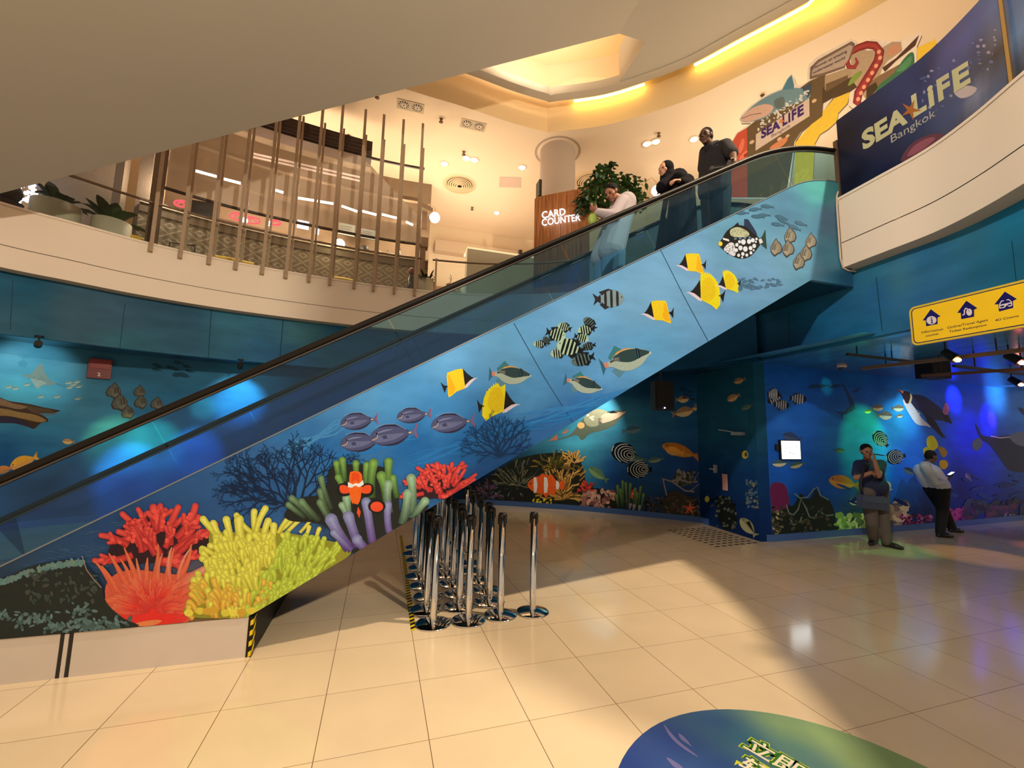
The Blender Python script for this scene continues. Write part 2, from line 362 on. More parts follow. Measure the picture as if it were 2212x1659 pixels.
mb.face([(K.x+0.62, rim[0].y, K.z), (K.x+0.62, K.y, K.z), (K.x+0.62, K.y, K.z+0.9), (K.x+0.62, rim[0].y, K.z+0.9)])
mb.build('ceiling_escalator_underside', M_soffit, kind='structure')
# ------------------------------------------------------------------ stairs and ceiling over the ground-floor recess are added with the murals
# ------------------------------------------------------------------ printed murals: every picture element is part of the wall's own mesh
def proj(q):
    d = Vector(q)-CC; z = d.dot(FW); return (W_PX/2+F_PX*d.dot(RT)/z, H_PX/2-F_PX*d.dot(UP)/z)
class Paint:
    def __init__(s, mb, hit, mi=1, base=0.0008, step=0.000004, gain=(1,1,1), path=None):
        s.mb, s.hit, s.mi, s.d, s.step, s.g = mb, hit, mi, base, step, gain; s.edges = []; s.lift = 0.00035 if path else 0.0
        if path:   # upright fold lines of a faceted wall, as picture lines, so that a shape is cut where the wall folds
            for q in path[1:-1]:
                if (Vector((q.x, q.y, 1))-CC).dot(FW) > 0.3:
                    a, b = (proj((q.x, q.y, 0.0)), proj((q.x, q.y, 3.0))); s.edges.append((a, b))
    def c(s, col):
        l = lin([max(0, min(255, v)) for v in col]); return tuple(min(1.0, l[i]*s.g[i]) for i in range(3))
    def P(s, x, y):
        h = s.hit(x, y)
        return h[0]+h[1]*s.d
    def poly(s, pts, col, adv=True):
        if adv: s.d += s.step
        pieces = [[tuple(q[:2]) for q in pts]]
        for a, b in s.edges:
            def side(q): return (b[0]-a[0])*(q[1]-a[1])-(b[1]-a[1])*(q[0]-a[0])
            out = []
            for pc in pieces:
                sd = [side(q) for q in pc]
                if min(sd) >= 0 or max(sd) <= 0: out.append(pc); continue
                for sg in (1, -1):
                    r = []
                    for i in range(len(pc)):
                        j = (i+1) % len(pc)
                        if sd[i]*sg >= 0: r.append(pc[i])
                        if sd[i]*sd[j] < 0: t = sd[i]/(sd[i]-sd[j]); r.append((pc[i][0]+(pc[j][0]-pc[i][0])*t, pc[i][1]+(pc[j][1]-pc[i][1])*t))
                    if len(r) > 2: out.append(r)
            pieces = out
        for pc in pieces:
            try: P = [s.P(*q) for q in pc]
            except TypeError: continue
            s.mb.face(P, s.mi, s.c(col))
    def smooth(s, pts, col, n=4): s.poly([tuple(v) for v in closed_cm(pts, n)], col)
    def ell(s, cx, cy, rx, ry, col, a=0, n=14):
        ca, sa = math.cos(a), math.sin(a)
        s.poly([(cx+rx*math.cos(t)*ca-ry*math.sin(t)*sa, cy+rx*math.cos(t)*sa+ry*math.sin(t)*ca) for t in (2*PI*k/n for k in range(n))], col)
    def strip(s, pts, w, cen, edge, tipc=None, tipe=None, cap=True, hl=0.0):   # tapering rod drawn with a lighter middle
        s.d += s.step; keep = s.d; s.d += s.lift
        P = [Vector(p) for p in pts]; n = len(P); W = w if hasattr(w, '__len__') else [w]*n
        tipc = tipc or cen; tipe = tipe or edge; L = []; C = []; R = []
        for i, p in enumerate(P):
            t = (P[min(i+1, n-1)]-P[max(0, i-1)]); t = t/max(1e-6, t.length); q = Vector((-t.y, t.x))*W[i]/2
            L.append(p+q); C.append(p+q*hl); R.append(p-q)
        def mixc(a, b, k): return tuple(a[j]+(b[j]-a[j])*k for j in range(3))
        try:
            L = [s.P(*p) for p in L]; C3 = [s.P(*p) for p in C]; R = [s.P(*p) for p in R]
        except TypeError: s.d = keep; return
        k = [i/(n-1) for i in range(n)]; ce = [s.c(mixc(cen, tipc, q)) for q in k]; ed = [s.c(mixc(edge, tipe, q)) for q in k]
        s.mb.grid([L, C3, R], s.mi, [ed, ce, ed], False)
        if cap:
            p = P[-1]; t = (P[-1]-P[-2]).normalized(); r = W[-1]/2; a0 = math.atan2(t.y, t.x); M_ = 8
            arc = [s.P(p.x+r*math.cos(a0-PI/2+PI*j/M_), p.y+r*math.sin(a0-PI/2+PI*j/M_)) for j in range(M_+1)]
            for j in range(M_): s.mb.face([C3[-1], arc[j], arc[j+1]], s.mi, [ce[-1], ed[-1], ed[-1]])
        s.d = keep
    def line(s, pts, w, col): s.strip(pts, w, col, col, cap=False)
    def rod(s, x0, y0, x1, y1, w0, w1, cen, edge, tipc=None, tipe=None, bend=0.0, n=7, bulb=1.0):
        a = Vector((x0, y0)); b = Vector((x1, y1)); d = b-a; q = Vector((-d.y, d.x))*bend; pts = []; w = []
        for i in range(n):
            t = i/(n-1); pts.append(a+d*t+q*4*t*(1-t)); ww = w0+(w1-w0)*t
            if bulb != 1.0 and t > 0.75: ww *= 1+(bulb-1)*(t-0.75)/0.25
            w.append(ww)
        s.strip(pts, w, cen, edge, tipc, tipe)
def closed_cm(pts, n=4):
    P = [Vector(p) for p in pts]; N = len(P); out = []
    for i in range(N):
        a, b, c, d = P[i-1], P[i], P[(i+1) % N], P[(i+2) % N]
        for k in range(n):
            t = k/n; out.append(0.5*((2*b)+(-a+c)*t+(2*a-5*b+4*c-d)*t*t+(-a+3*b-3*c+d)*t**3))
    return out
class Fish:   # draws in fish units: u from nose (0) to tail tip (1), v up the back
    def __init__(s, p, x0, y0, x1, y1, hs=1.0):
        s.p = p; s.o = Vector((x0, y0)); s.a = Vector((x1-x0, y1-y0)); sg = 1 if x1 > x0 else -1
        s.b = Vector((s.a.y, -s.a.x))*sg*hs; s.L = s.a.length; s.hs = hs
    def xy(s, u, v): q = s.o+s.a*u+s.b*v; return (q.x, q.y)
    def poly(s, pts, col, sm=False, n=3):
        if sm: pts = [tuple(v) for v in closed_cm(pts, n)]
        s.p.poly([s.xy(*q) for q in pts], col)
    def ell(s, u, v, ru, rv, col, n=12):
        s.poly([(u+ru*math.cos(2*PI*k/n), v+rv*math.sin(2*PI*k/n)) for k in range(n)], col)
    def line(s, pts, w, col): s.p.line([s.xy(*q) for q in pts], w*s.L, col)
BLK = (22, 20, 22); WHT = (225, 215, 215)
def f_longnose(p, x0, y0, x1, y1, hs=1.0, dorsal=False):
    f = Fish(p, x0, y0, x1, y1, hs); Y = (238, 196, 32); O = (242, 168, 24)
    f.poly([(.86,.02),(.93,.05),(1.0,.17),(.98,.0),(.97,-.16),(.90,-.05)], BLK)
    if dorsal:
        top = []
        for k in range(9):
            u = .33+.055*k; h = .52+.10*math.sin(k/8*PI)-.025*k; top += [(u, h+.05), (u+.028, h-.03)]
        f.poly([(.40,-.14),(.34,.34)]+top+[(.84,.2),(.88,.0),(.90,-.22),(.82,-.36),(.68,-.26)], (232, 206, 26))
        f.poly([(.42,-.1),(.40,.3),(.55,.45),(.70,.3),(.76,.02),(.62,-.15)], (226, 186, 22), True)
    else:
        f.poly([(.36,-.18),(.33,.30),(.35,.37),(.50,.39),(.76,.37),(.80,.28),(.85,.02),(.90,-.24),(.89,-.31),(.78,-.27),(.66,-.21)], Y)
        f.poly([(.72,.30),(.76,.30),(.83,.02),(.88,-.26),(.74,-.22),(.66,-.1)], O)
    f.poly([(.10,.02),(.17,.08),(.25,.20),(.33,.36),(.37,.1),(.40,-.14),(.26,-.05)], BLK)
    f.poly([(0,.0),(.12,.025),(.22,.0),(.38,-.10),(.44,-.19),(.34,-.17),(.2,-.08),(.1,-.02)], (220, 196, 204))
    f.ell(.86, .0, .018, .02, BLK)
def f_surgeon(p, x0, y0, x1, y1, hs=1.0):
    f = Fish(p, x0, y0, x1, y1, hs); B = (72, 74, 108)
    f.poly([(.80,.03),(.90,.05),(1.0,.17),(.955,.0),(.98,-.15),(.88,-.05),(.80,-.04)], (92, 92, 130))
    f.poly([(.98,.16),(1.0,.17),(.955,.0),(.98,-.15),(.965,-.14),(.94,.0)], (190, 60, 50))
    f.poly([(.10,.13),(.30,.235),(.55,.22),(.78,.07),(.80,.04),(.5,.14),(.2,.12)], (38, 36, 60), True)
    f.poly([(.12,-.14),(.35,-.225),(.6,-.20),(.80,-.05),(.5,-.1)], (44, 36, 58), True)
    f.poly([(0,-.02),(.05,.10),(.18,.18),(.38,.20),(.6,.16),(.80,.04),(.83,0),(.80,-.04),(.6,-.15),(.38,-.19),(.18,-.17),(.06,-.10)], B, True)
    f.poly([(.06,-.03),(.25,.03),(.5,.02),(.72,-.0),(.5,-.1),(.25,-.13),(.1,-.1)], (98, 98, 132), True)
    f.poly([(.10,.06),(.3,.13),(.5,.12),(.3,.09)], (120, 116, 148), True)
    f.line([(.03,-.06),(.14,-.03),(.17,.04)], .02, (180, 150, 110))
    f.line([(.13,.21),(.35,.245),(.56,.225),(.76,.08)], .008, (140, 150, 180))
    f.ell(.15, .07, .02, .022, (15, 12, 16)); f.poly([(.24,.0),(.34,.02),(.36,-.06),(.28,-.07)], (60, 60, 92)); f.ell(.83, 0, .03, .014, (210, 190, 90))
def f_picasso(p, x0, y0, x1, y1, hs=1.0):   # nose right in the picture
    f = Fish(p, x0, y0, x1, y1, hs)
    f.poly([(.86,.03),(.93,.04),(1.0,.14),(.98,0),(.97,-.17),(.9,-.06),(.86,-.03)], (54, 98, 118))
    f.poly([(.50,.18),(.66,.30),(.82,.12),(.78,.06)], (60, 120, 124)); f.poly([(.52,-.14),(.68,-.26),(.80,-.12),(.7,-.06)], (92, 132, 150))
    f.poly([(0,.06),(.14,.14),(.30,.19),(.48,.20),(.62,.16),(.76,.07),(.88,.03),(.88,-.04),(.76,-.06),(.6,-.15),(.42,-.17),(.22,-.11),(.08,.0)], (170, 176, 158), True)
    f.poly([(.02,.07),(.14,.135),(.30,.18),(.48,.185),(.62,.15),(.74,.07),(.58,.0),(.40,-.03),(.2,.02)], (48, 66, 66), True)
    f.poly([(.33,.2),(.50,.22),(.64,.18),(.78,.08),(.70,.13),(.52,.19)], (224, 150, 60))
    f.poly([(.22,.17),(.28,.19),(.27,.0),(.22,.01)], (14, 26, 34)); f.line([(.25,.17),(.25,.02)], .006, (100, 150, 170))
    for k in range(3): f.line([(.60,.02+.025*k),(.72,.04+.015*k),(.80,.02+.012*k)], .012, (18, 18, 18)); f.line([(.61,.03+.025*k),(.72,.05+.015*k),(.80,.03+.012*k)], .006, (210, 200, 190))
    f.poly([(.84,.03),(.93,.05),(.91,-.05),(.84,-.04)], (210, 130, 110)); f.ell(.02, .06, .02, .02, (200, 190, 180))
def f_sergeant(p, x0, y0, x1, y1, hs=1.0, body=(150, 170, 160), n=5, stripe=(20, 22, 22), dark=(40, 40, 40)):
    f = Fish(p, x0, y0, x1, y1, hs)
    f.poly([(.74,.05),(.86,.10),(1.0,.20),(.92,.0),(.98,-.20),(.86,-.09),(.74,-.05)], dark)
    f.poly([(.30,.26),(.5,.34),(.80,.24),(.70,.12)], dark); f.poly([(.42,-.24),(.62,-.34),(.78,-.18),(.7,-.1)], dark)
    O = [(0,-.02),(.05,.12),(.20,.25),(.38,.30),(.56,.24),(.72,.10),(.80,.05),(.80,-.06),(.72,-.10),(.56,-.22),(.38,-.28),(.18,-.22),(.05,-.12)]
    f.poly(O, body, True)
    def hh(u): return .30*math.sin(PI*min(1, max(0, (u+.03)/.90)))**.7
    for k in range(n):
        u = .19+.56*k/(n-1) if n > 1 else .3; w = .068; a, b = hh(u), hh(u+w)
        f.poly([(u,-a*.95),(u-.01,0),(u,a),(u+w,b),(u+w+.01,0),(u+w,-b*.95)], stripe)
    f.ell(.09, .05, .02, .025, BLK)
def f_bat(p, x0, y0, x1, y1, hs=1.0, col=(132, 118, 100)):
    f = Fish(p, x0, y0, x1, y1, hs)
    f.poly([(0,.02),(.06,.28),(.20,.60),(.34,.85),(.52,.62),(.74,.50),(.90,.30),(1.0,.05),(.94,-.25),(.70,-.36),(.46,-.62),(.26,-.48),(.08,-.28)], (58, 50, 44))
    f.poly([(.04,.02),(.10,.28),(.24,.56),(.36,.76),(.5,.55),(.70,.44),(.85,.25),(.9,.05),(.85,-.2),(.64,-.30),(.44,-.5),(.26,-.4),(.1,-.22)], col)
    for u, w in ((.16,.05),(.32,.04)): f.poly([(u,-.3),(u+.02,.35),(u+w+.02,.40),(u+w,-.36)], (46, 40, 36))
    f.poly([(.5,-.3),(.52,.3),(.62,.34),(.62,-.2)], tuple(v*1.15 for v in col)); f.poly([(.1,-.2),(.3,-.1),(.55,-.2),(.4,-.42)], tuple(v*1.18 for v in col), True)
def f_plain(p, x0, y0, x1, y1, hs=1.0, back=(60, 70, 60), belly=(170, 160, 130), fork=.14, h=.2):
    f = Fish(p, x0, y0, x1, y1, hs)
    f.poly([(.80,.03),(1.0,fork),(.93,0),(1.0,-fork),(.80,-.03)], back)
    f.poly([(0,0),(.12,h*.65),(.36,h),(.6,h*.8),(.82,.03),(.82,-.03),(.6,-h*.75),(.34,-h*.9),(.12,-h*.6)], back, True)
    f.poly([(.01,-.01),(.2,.0),(.5,.0),(.8,-.01),(.6,-h*.72),(.34,-h*.86),(.12,-h*.55)], belly, True)
    f.ell(.12, h*.25, .02, .022, BLK)
def f_emperor(p, x0, y0, x1, y1, hs=1.0, rw=.026, rc=(186,190,180)):
    f = Fish(p, x0, y0, x1, y1, hs)
    f.poly([(.84,.06),(1.0,.12),(1.0,-.12),(.84,-.06)], (20, 24, 30))
    O = [(0,0),(.04,.18),(.2,.32),(.45,.38),(.7,.32),(.87,.10),(.87,-.10),(.7,-.32),(.45,-.38),(.2,-.32),(.04,-.18)]
    f.poly(O, (20, 24, 34), True)
    for k in range(1, 8):
        r = .075*k; pts = []
        for j in range(25):
            t = 2*PI*j/24; u = .70+r*1.25*math.cos(t)-.02*k; v = r*math.sin(t)*.98
            e = ((u-.45)/.44)**2+(v/.37)**2
            if e < 1: pts.append((u, v))
            else:
                if len(pts) > 1: f.line(pts, rw, rc)
                pts = []
        if len(pts) > 1: f.line(pts, rw, rc)
def fan(p, x0, y0, ang, L, w, col, depth, rnd):
    if depth == 0 or L < 5: return
    x1 = x0+L*math.cos(ang); y1 = y0-L*math.sin(ang); xm = (x0+x1)/2+rnd.uniform(-.08,.08)*L; ym = (y0+y1)/2+rnd.uniform(-.08,.08)*L
    p.line([(x0,y0),(xm,ym),(x1,y1)], w, col)
    for k in range(2 if depth > 1 else 2):
        fan(p, x1, y1, ang+rnd.uniform(.12,.6)*(1 if k == 0 else -1), L*rnd.uniform(.68,.88), max(0.8, w*.72), col, depth-1, rnd)
    if rnd.random() < .5: fan(p, xm, ym, ang+rnd.choice((-1,1))*rnd.uniform(.5,.9), L*.6, max(.8, w*.6), col, depth-2, rnd)
def cfield(ctrl, hit, gain=(1,1,1), pw=3.0):
    C = []
    for x, y, c in ctrl:
        h = hit(x, y)
        if h: C.append((h[0], lin(c)))
    def f(p):
        p = Vector(p); W = 0; a = [0, 0, 0]
        for q, c in C:
            w = 1/((p-q).length+0.05)**pw; W += w
            for i in range(3): a[i] += c[i]*w
        return tuple(min(1, a[i]/W*gain[i]) for i in range(3))
    return f
# ------------------------------------------------------------------ escalator
def z_pt(X): return 0.5774*X+2.165          # top edge of the side panel on the slope
def z_hr(X): return 0.5774*X+2.79           # handrail
def z_st(X): return 0.5774*X+1.84           # step noses
def z_tb(X): return 0.5774*X+0.83           # underside of the truss
def prof(f, x0, x1, za, zb, r=0.35, n=8):   # slope line with rounded changes to level at both ends
    pts = []; xa = (za-f(0))/0.5774; xb = (zb-f(0))/0.5774
    pts.append((x0, za))
    for k in range(n+1):
        t = k/n; p0 = Vector((xa-r, za)); p1 = Vector((xa, za)); p2 = Vector((xa+r*.87, za+r*.5)); q = (1-t)**2*p0+2*t*(1-t)*p1+t*t*p2; pts.append((q.x, q.y))
    for k in range(n+1):
        t = k/n; p0 = Vector((xb-r*.87, zb-r*.5)); p1 = Vector((xb, zb)); p2 = Vector((xb+r, zb)); q = (1-t)**2*p0+2*t*(1-t)*p1+t*t*p2; pts.append((q.x, q.y))
    pts.append((x1, zb)); return pts
PT = prof(z_pt, -4.8, 5.72, 0.42, 5.14, 0.45)
HR = prof(z_hr, -4.6, 5.9, 0.95, 5.63, 0.95, 12); HR = [(x, z) if x > -1 else (x, max(0.66, z_hr(x))) for x, z in HR]
def interp(pr, X):
    for (a, za), (b, zb) in zip(pr, pr[1:]):
        if a <= X <= b: return za+(zb-za)*(X-a)/max(1e-9, b-a)
    return pr[0][1] if X < pr[0][0] else pr[-1][1]
def zbot(X): return 0.29 if X < -0.93 else (min(3.72, max(0.293, z_tb(X))))
def hit_panel(x, y):
    p = aty(x, y, EY); p.x = min(5.715, p.x); lo, hi = zbot(p.x)+0.004, interp(PT, p.x)-0.004
    p.z = max(lo, min(hi, p.z)); return p, Vector((0, -1, 0))
esc = thing('escalator', (0.0, 4.5, 0.0), 'long up escalator clad in a printed coral reef with fish, black handrail and blue glass', 'escalator')
GP = (0.80, 1.0, 1.24)
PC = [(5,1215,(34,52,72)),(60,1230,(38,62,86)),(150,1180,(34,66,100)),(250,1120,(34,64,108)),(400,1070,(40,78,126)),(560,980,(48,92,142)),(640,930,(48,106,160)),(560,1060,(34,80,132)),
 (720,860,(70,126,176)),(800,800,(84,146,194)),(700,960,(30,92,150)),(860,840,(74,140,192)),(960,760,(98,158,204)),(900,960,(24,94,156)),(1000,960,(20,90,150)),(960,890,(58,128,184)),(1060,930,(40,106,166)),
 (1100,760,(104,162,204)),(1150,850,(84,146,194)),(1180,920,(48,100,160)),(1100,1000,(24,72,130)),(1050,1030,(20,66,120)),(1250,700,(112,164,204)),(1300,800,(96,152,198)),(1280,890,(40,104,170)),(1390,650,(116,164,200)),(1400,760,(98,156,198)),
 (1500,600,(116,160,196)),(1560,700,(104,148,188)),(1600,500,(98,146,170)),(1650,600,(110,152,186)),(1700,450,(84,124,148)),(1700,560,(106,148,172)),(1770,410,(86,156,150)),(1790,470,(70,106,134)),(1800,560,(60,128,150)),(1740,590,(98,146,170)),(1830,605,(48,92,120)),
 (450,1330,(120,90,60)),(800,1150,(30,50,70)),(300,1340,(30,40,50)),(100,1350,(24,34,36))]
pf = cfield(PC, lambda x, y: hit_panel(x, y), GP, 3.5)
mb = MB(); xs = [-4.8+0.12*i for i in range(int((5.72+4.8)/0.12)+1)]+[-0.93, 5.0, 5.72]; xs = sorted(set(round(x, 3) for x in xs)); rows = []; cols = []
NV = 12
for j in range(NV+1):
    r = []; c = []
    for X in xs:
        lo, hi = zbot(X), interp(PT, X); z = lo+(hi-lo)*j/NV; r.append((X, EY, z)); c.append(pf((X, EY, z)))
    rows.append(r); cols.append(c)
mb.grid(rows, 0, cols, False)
for r in (0, NV):   # returns of the panel so that it has thickness
    a = [Vector(q) for q in rows[r]]; mb.grid([a, [q+Vector((0, 0.05, 0)) for q in a]], 0, [cols[r], cols[r]], False)
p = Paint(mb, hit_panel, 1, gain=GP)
rnd = random.Random(3)
# soft drifting light in the water
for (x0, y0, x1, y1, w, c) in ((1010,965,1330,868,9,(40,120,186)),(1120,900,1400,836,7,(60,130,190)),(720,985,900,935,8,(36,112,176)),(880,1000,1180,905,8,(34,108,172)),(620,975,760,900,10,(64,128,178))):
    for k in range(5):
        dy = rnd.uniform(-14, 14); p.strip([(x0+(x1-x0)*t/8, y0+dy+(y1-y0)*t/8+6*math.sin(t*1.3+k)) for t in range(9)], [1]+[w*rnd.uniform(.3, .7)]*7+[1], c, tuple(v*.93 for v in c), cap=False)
for k in range(60):
    x = rnd.uniform(20, 300); y = rnd.uniform(1120, 1215)+(300-x)*.12
    if y > 1221-.476*x+12: p.strip([(x+i*rnd.uniform(6,10), y+rnd.uniform(-4,4)) for i in range(5)], [1,3,4,3,1], (52,84,118), (34,58,88), cap=False)
# black sea fans
fc = (14, 34, 62)
for a in (0.4, .8, 1.2, 1.6, 2.0, 2.4, 2.75): fan(p, 640, 1100, a, 46, 5.0, fc, 5, rnd)
for a in (2.0, 2.5, 2.9): fan(p, 600, 1090, a, 40, 4.0, fc, 5, rnd)
for a in (0.2, .7, 1.1, 1.5, 1.9, 2.3, 2.8): fan(p, 1078, 985, a, 26, 3.4, (16,50,92), 5, rnd)
# red corals
def redcoral(S, ox, oy):
    q = lambda x, y: (ox+x*S, oy+y*S)
    p.smooth([q(*t) for t in ((40,60),(90,30),(150,40),(200,55),(255,75),(230,110),(130,125),(20,125))], (44, 22, 30))
    br = [((120,110),(48,22),15),((110,80),(82,12),13),((100,70),(75,35),11),((130,60),(115,8),20),((132,60),(140,14),15),((150,90),(168,8),17),((165,75),(205,5),17),((170,85),(212,28),14),
          ((100,100),(40,60),15),((60,90),(2,68),14),((70,110),(-12,122),14),((150,110),(245,62),15),((170,105),(250,45),13),((160,120),(240,112),14),((120,120),(180,125),20),((90,105),(60,42),13),((60,42),(92,34),12),((92,34),(108,62),12),((140,95),(150,50),13),((185,90),(232,62),12),((130,110),(100,60),14)]
    for (a, b, w) in br:
        a = q(*a); b = q(*b); p.rod(a[0], a[1], b[0], b[1], w*S*1.1, w*S*.85, (204,54,50), (140,28,34), (224,80,68), (180,46,46), bend=rnd.uniform(-.12,.12))
        for k in range(2):
            t = rnd.uniform(.3, .8); x = a[0]+(b[0]-a[0])*t; y = a[1]+(b[1]-a[1])*t; an = math.atan2(b[1]-a[1], b[0]-a[0])+rnd.choice((-1,1))*rnd.uniform(.5,.9); p.rod(x, y, x+w*S*1.3*math.cos(an), y+w*S*1.3*math.sin(an), w*S*.8, w*S*.6, (206,56,50), (150,32,34), (226,80,68), (180,48,46), n=4)
        for k in range(3):
            t = rnd.uniform(.25, .85); x = a[0]+(b[0]-a[0])*t; y = a[1]+(b[1]-a[1])*t; an = rnd.uniform(0, 2*PI); p.ell(x, y, w*S*.36, w*S*.28, (228,78,66), an, 8)
redcoral(1.0, 218, 1088)
# salmon anemone
p.smooth([(228,1275),(250,1240),(300,1230),(380,1240),(450,1230),(470,1260),(440,1300),(405,1345),(300,1352),(245,1325)], (206, 84, 60))
for tip, base, w, c in [((205,1211),(250,1275),16,0),((222,1222),(262,1290),16,0),((237,1195),(275,1262),15,0),((262,1207),(290,1270),14,0),((270,1183),(300,1260),15,0),((296,1206),(308,1265),13,1),((320,1205),(318,1270),17,0),((343,1176),(332,1262),15,0),
     ((352,1196),(345,1268),14,1),((377,1184),(360,1262),15,0),((372,1182),(372,1260),12,2),((414,1176),(378,1258),17,0),((412,1184),(385,1262),10,2),((455,1218),(385,1275),34,2),((468,1232),(392,1285),30,2),((462,1255),(400,1300),28,1),((212,1298),(262,1290),26,0),((222,1330),(270,1300),22,0),((440,1283),(392,1310),20,1)]:
    cc = ((228,112,70),(224,128,92),(230,160,136))[c]; p.rod(base[0], base[1], tip[0], tip[1], w*1.2, w*.18, (222,92,62), (196,70,48), cc, tuple(v*.8 for v in cc), bend=rnd.uniform(-.1,.1), n=9)
for k in range(60):
    a = rnd.uniform(-.2, PI+.2); r = rnd.uniform(50, 100); p.rod(330+20*math.cos(a), 1305-10*math.sin(a), 330+r*1.05*math.cos(a), 1305-r*.62*math.sin(a), 9, 3, (226,84,56), (206,60,44), (226,120,84), (206,92,64))
p.smooth([(262,1330),(285,1290),(320,1268),(350,1268),(385,1290),(400,1325),(395,1344),(300,1352)], (216, 52, 44)); p.smooth([(290,1325),(310,1290),(350,1285),(380,1315),(370,1345),(310,1350)], (224, 44, 38))
for k in range(170):
    a = rnd.uniform(-.15, PI+.15); r0 = rnd.uniform(4, 42); r1 = r0+rnd.uniform(18, 40); ca, sa = math.cos(a), math.sin(a); m_ = rnd.uniform(.85, 1.1)
    p.rod(330+r0*ca*1.1, 1318-r0*sa*.9, 330+r1*ca*1.2, 1318-r1*sa*.95, 10, 3.5, (216*m_,48,42), (198,44,38), (224,104*m_,70), (208,80,56), bend=rnd.uniform(-.1,.1), n=5)
p.smooth([(295,1345),(330,1338),(352,1340),(330,1350),(300,1351)], (226, 120, 70))
# yellow anemone: base shade, many fingers, front row last
p.smooth([(455,1150),(500,1150),(560,1140),(620,1150),(700,1165),(745,1178),(757,1197),(700,1245),(640,1280),(590,1306),(545,1332),(405,1330),(415,1290),(450,1250),(455,1200)], (140, 132, 40))
yl, ye = (222, 206, 76), (158, 140, 34); yg, yge = (190, 196, 66), (128, 138, 30); yo, yoe = (226, 176, 64), (196, 112, 40)
top = [((440,1121),(475,1160),14),((462,1130),(480,1165),14),((490,1122),(500,1170),15),((512,1113),(545,1150),12),((517,1122),(530,1180),19),((550,1105),(553,1155),13),((574,1098),(552,1160),13),((580,1125),(570,1185),14),((592,1135),(575,1195),14),
       ((650,1120),(615,1155),9),((640,1113),(600,1150),9),((625,1116),(604,1146),10),((672,1122),(648,1150),7),((668,1138),(660,1160),9),((690,1142),(684,1165),9),((455,1178),(490,1190),12),((475,1160),(495,1215),15),((500,1180),(520,1230),15),((525,1170),(545,1225),17),((555,1175),(560,1235),17),((462,1215),(478,1180),12)]
for t, b, w in top: p.rod(b[0], b[1], t[0], t[1], w*.95, w, yl, ye, (236,222,104), (190,172,56), bend=rnd.uniform(-.08,.08), bulb=1.12)
L = []
for k in range(330):
    u, v = rnd.random()**.85, rnd.random(); y = 1165+v*158; xl = 452-42*v; xr = 756-(v**1.15)*150
    L.append((y, xl+(xr-xl)*u, u, v))
L.sort()
for y, x, u, v in L:
    c = (yl, ye) if u < .55 else (yg, yge)
    if v > .62 and u < .75 and rnd.random() < .6: c = (yo, yoe)
    ln = rnd.uniform(28, 52)*(1-.35*u)*(1 if v < .7 else .75); an = PI/2+(.5-u)*1.1+rnd.uniform(-.35, .35)
    w = rnd.uniform(10, 15)*(1-.3*u); tip = tuple(min(245, q*1.07) for q in c[0])
    p.rod(x-ln*.6*math.cos(an), y+ln*.6*math.sin(an), x+ln*.4*math.cos(an), y-ln*.4*math.sin(an), w*.8, w, tuple(q*.93 for q in c[0]), c[1], tip, tuple(q*.82 for q in c[0]), bend=rnd.uniform(-.15,.15), n=6, bulb=1.15)
for x in range(412, 580, 19): p.ell(x+rnd.uniform(-5,5), 1322+rnd.uniform(-6,5), 10, 8, rnd.choice([(224,196,70),(206,150,50),(214,184,60)]))
# green and purple tube anemone with clownfish
p.smooth([(616,1108),(650,1075),(700,1065),(715,1010),(760,1003),(830,1010),(858,1050),(868,1110),(925,1090),(905,1120),(850,1150),(790,1180),(765,1193),(735,1160),(690,1130),(630,1125)], (30, 32, 30))
redcoral(0.62, 872, 997)
G = [(792,1004,795,1066,13,0),(740,994,744,1040,14,0),(727,1001,733,1035,13,0),(769,1001,772,1035,14,0),(807,1000,803,1075,19,0),(839,997,833,1070,17,0),(849,1032,858,1075,14,0),(694,1033,716,1100,13,1),(731,1031,745,1075,14,0),(824,1028,836,1100,20,0),(839,1046,842,1108,18,2),
     (692,1061,715,1115,13,1),(888,1033,888,1118,19,2),(692,1085,722,1135,15,1),(631,1076,675,1120,14,1),(652,1084,690,1125,16,1),(624,1090,660,1118,13,1),(749,1076,752,1130,17,2),(739,1091,756,1140,14,2),(881,1066,868,1132,19,2),(918,1082,890,1118,17,2),(838,1090,845,1165,16,3),(791,1084,806,1178,19,3),(716,1122,755,1185,25,3),(753,1115,775,1180,22,3),(722,1150,760,1188,16,3),(772,1165,790,1185,21,3)]
for tx, ty, bx, by, w, k in G:
    cen, ed, tc_, te = [((62,92,44),(34,52,26),(134,170,82),(84,112,50)),((50,62,44),(26,34,24),(122,148,104),(74,92,64)),((74,96,76),(40,52,42),(160,186,146),(110,132,104)),((104,72,136),(66,42,92),(150,150,186),(108,104,144))][k]
    p.rod(bx, by, tx, ty, w*.95, w*.9, cen, ed, tc_, te, bend=rnd.uniform(-.06,.06), bulb=1.22, n=10)
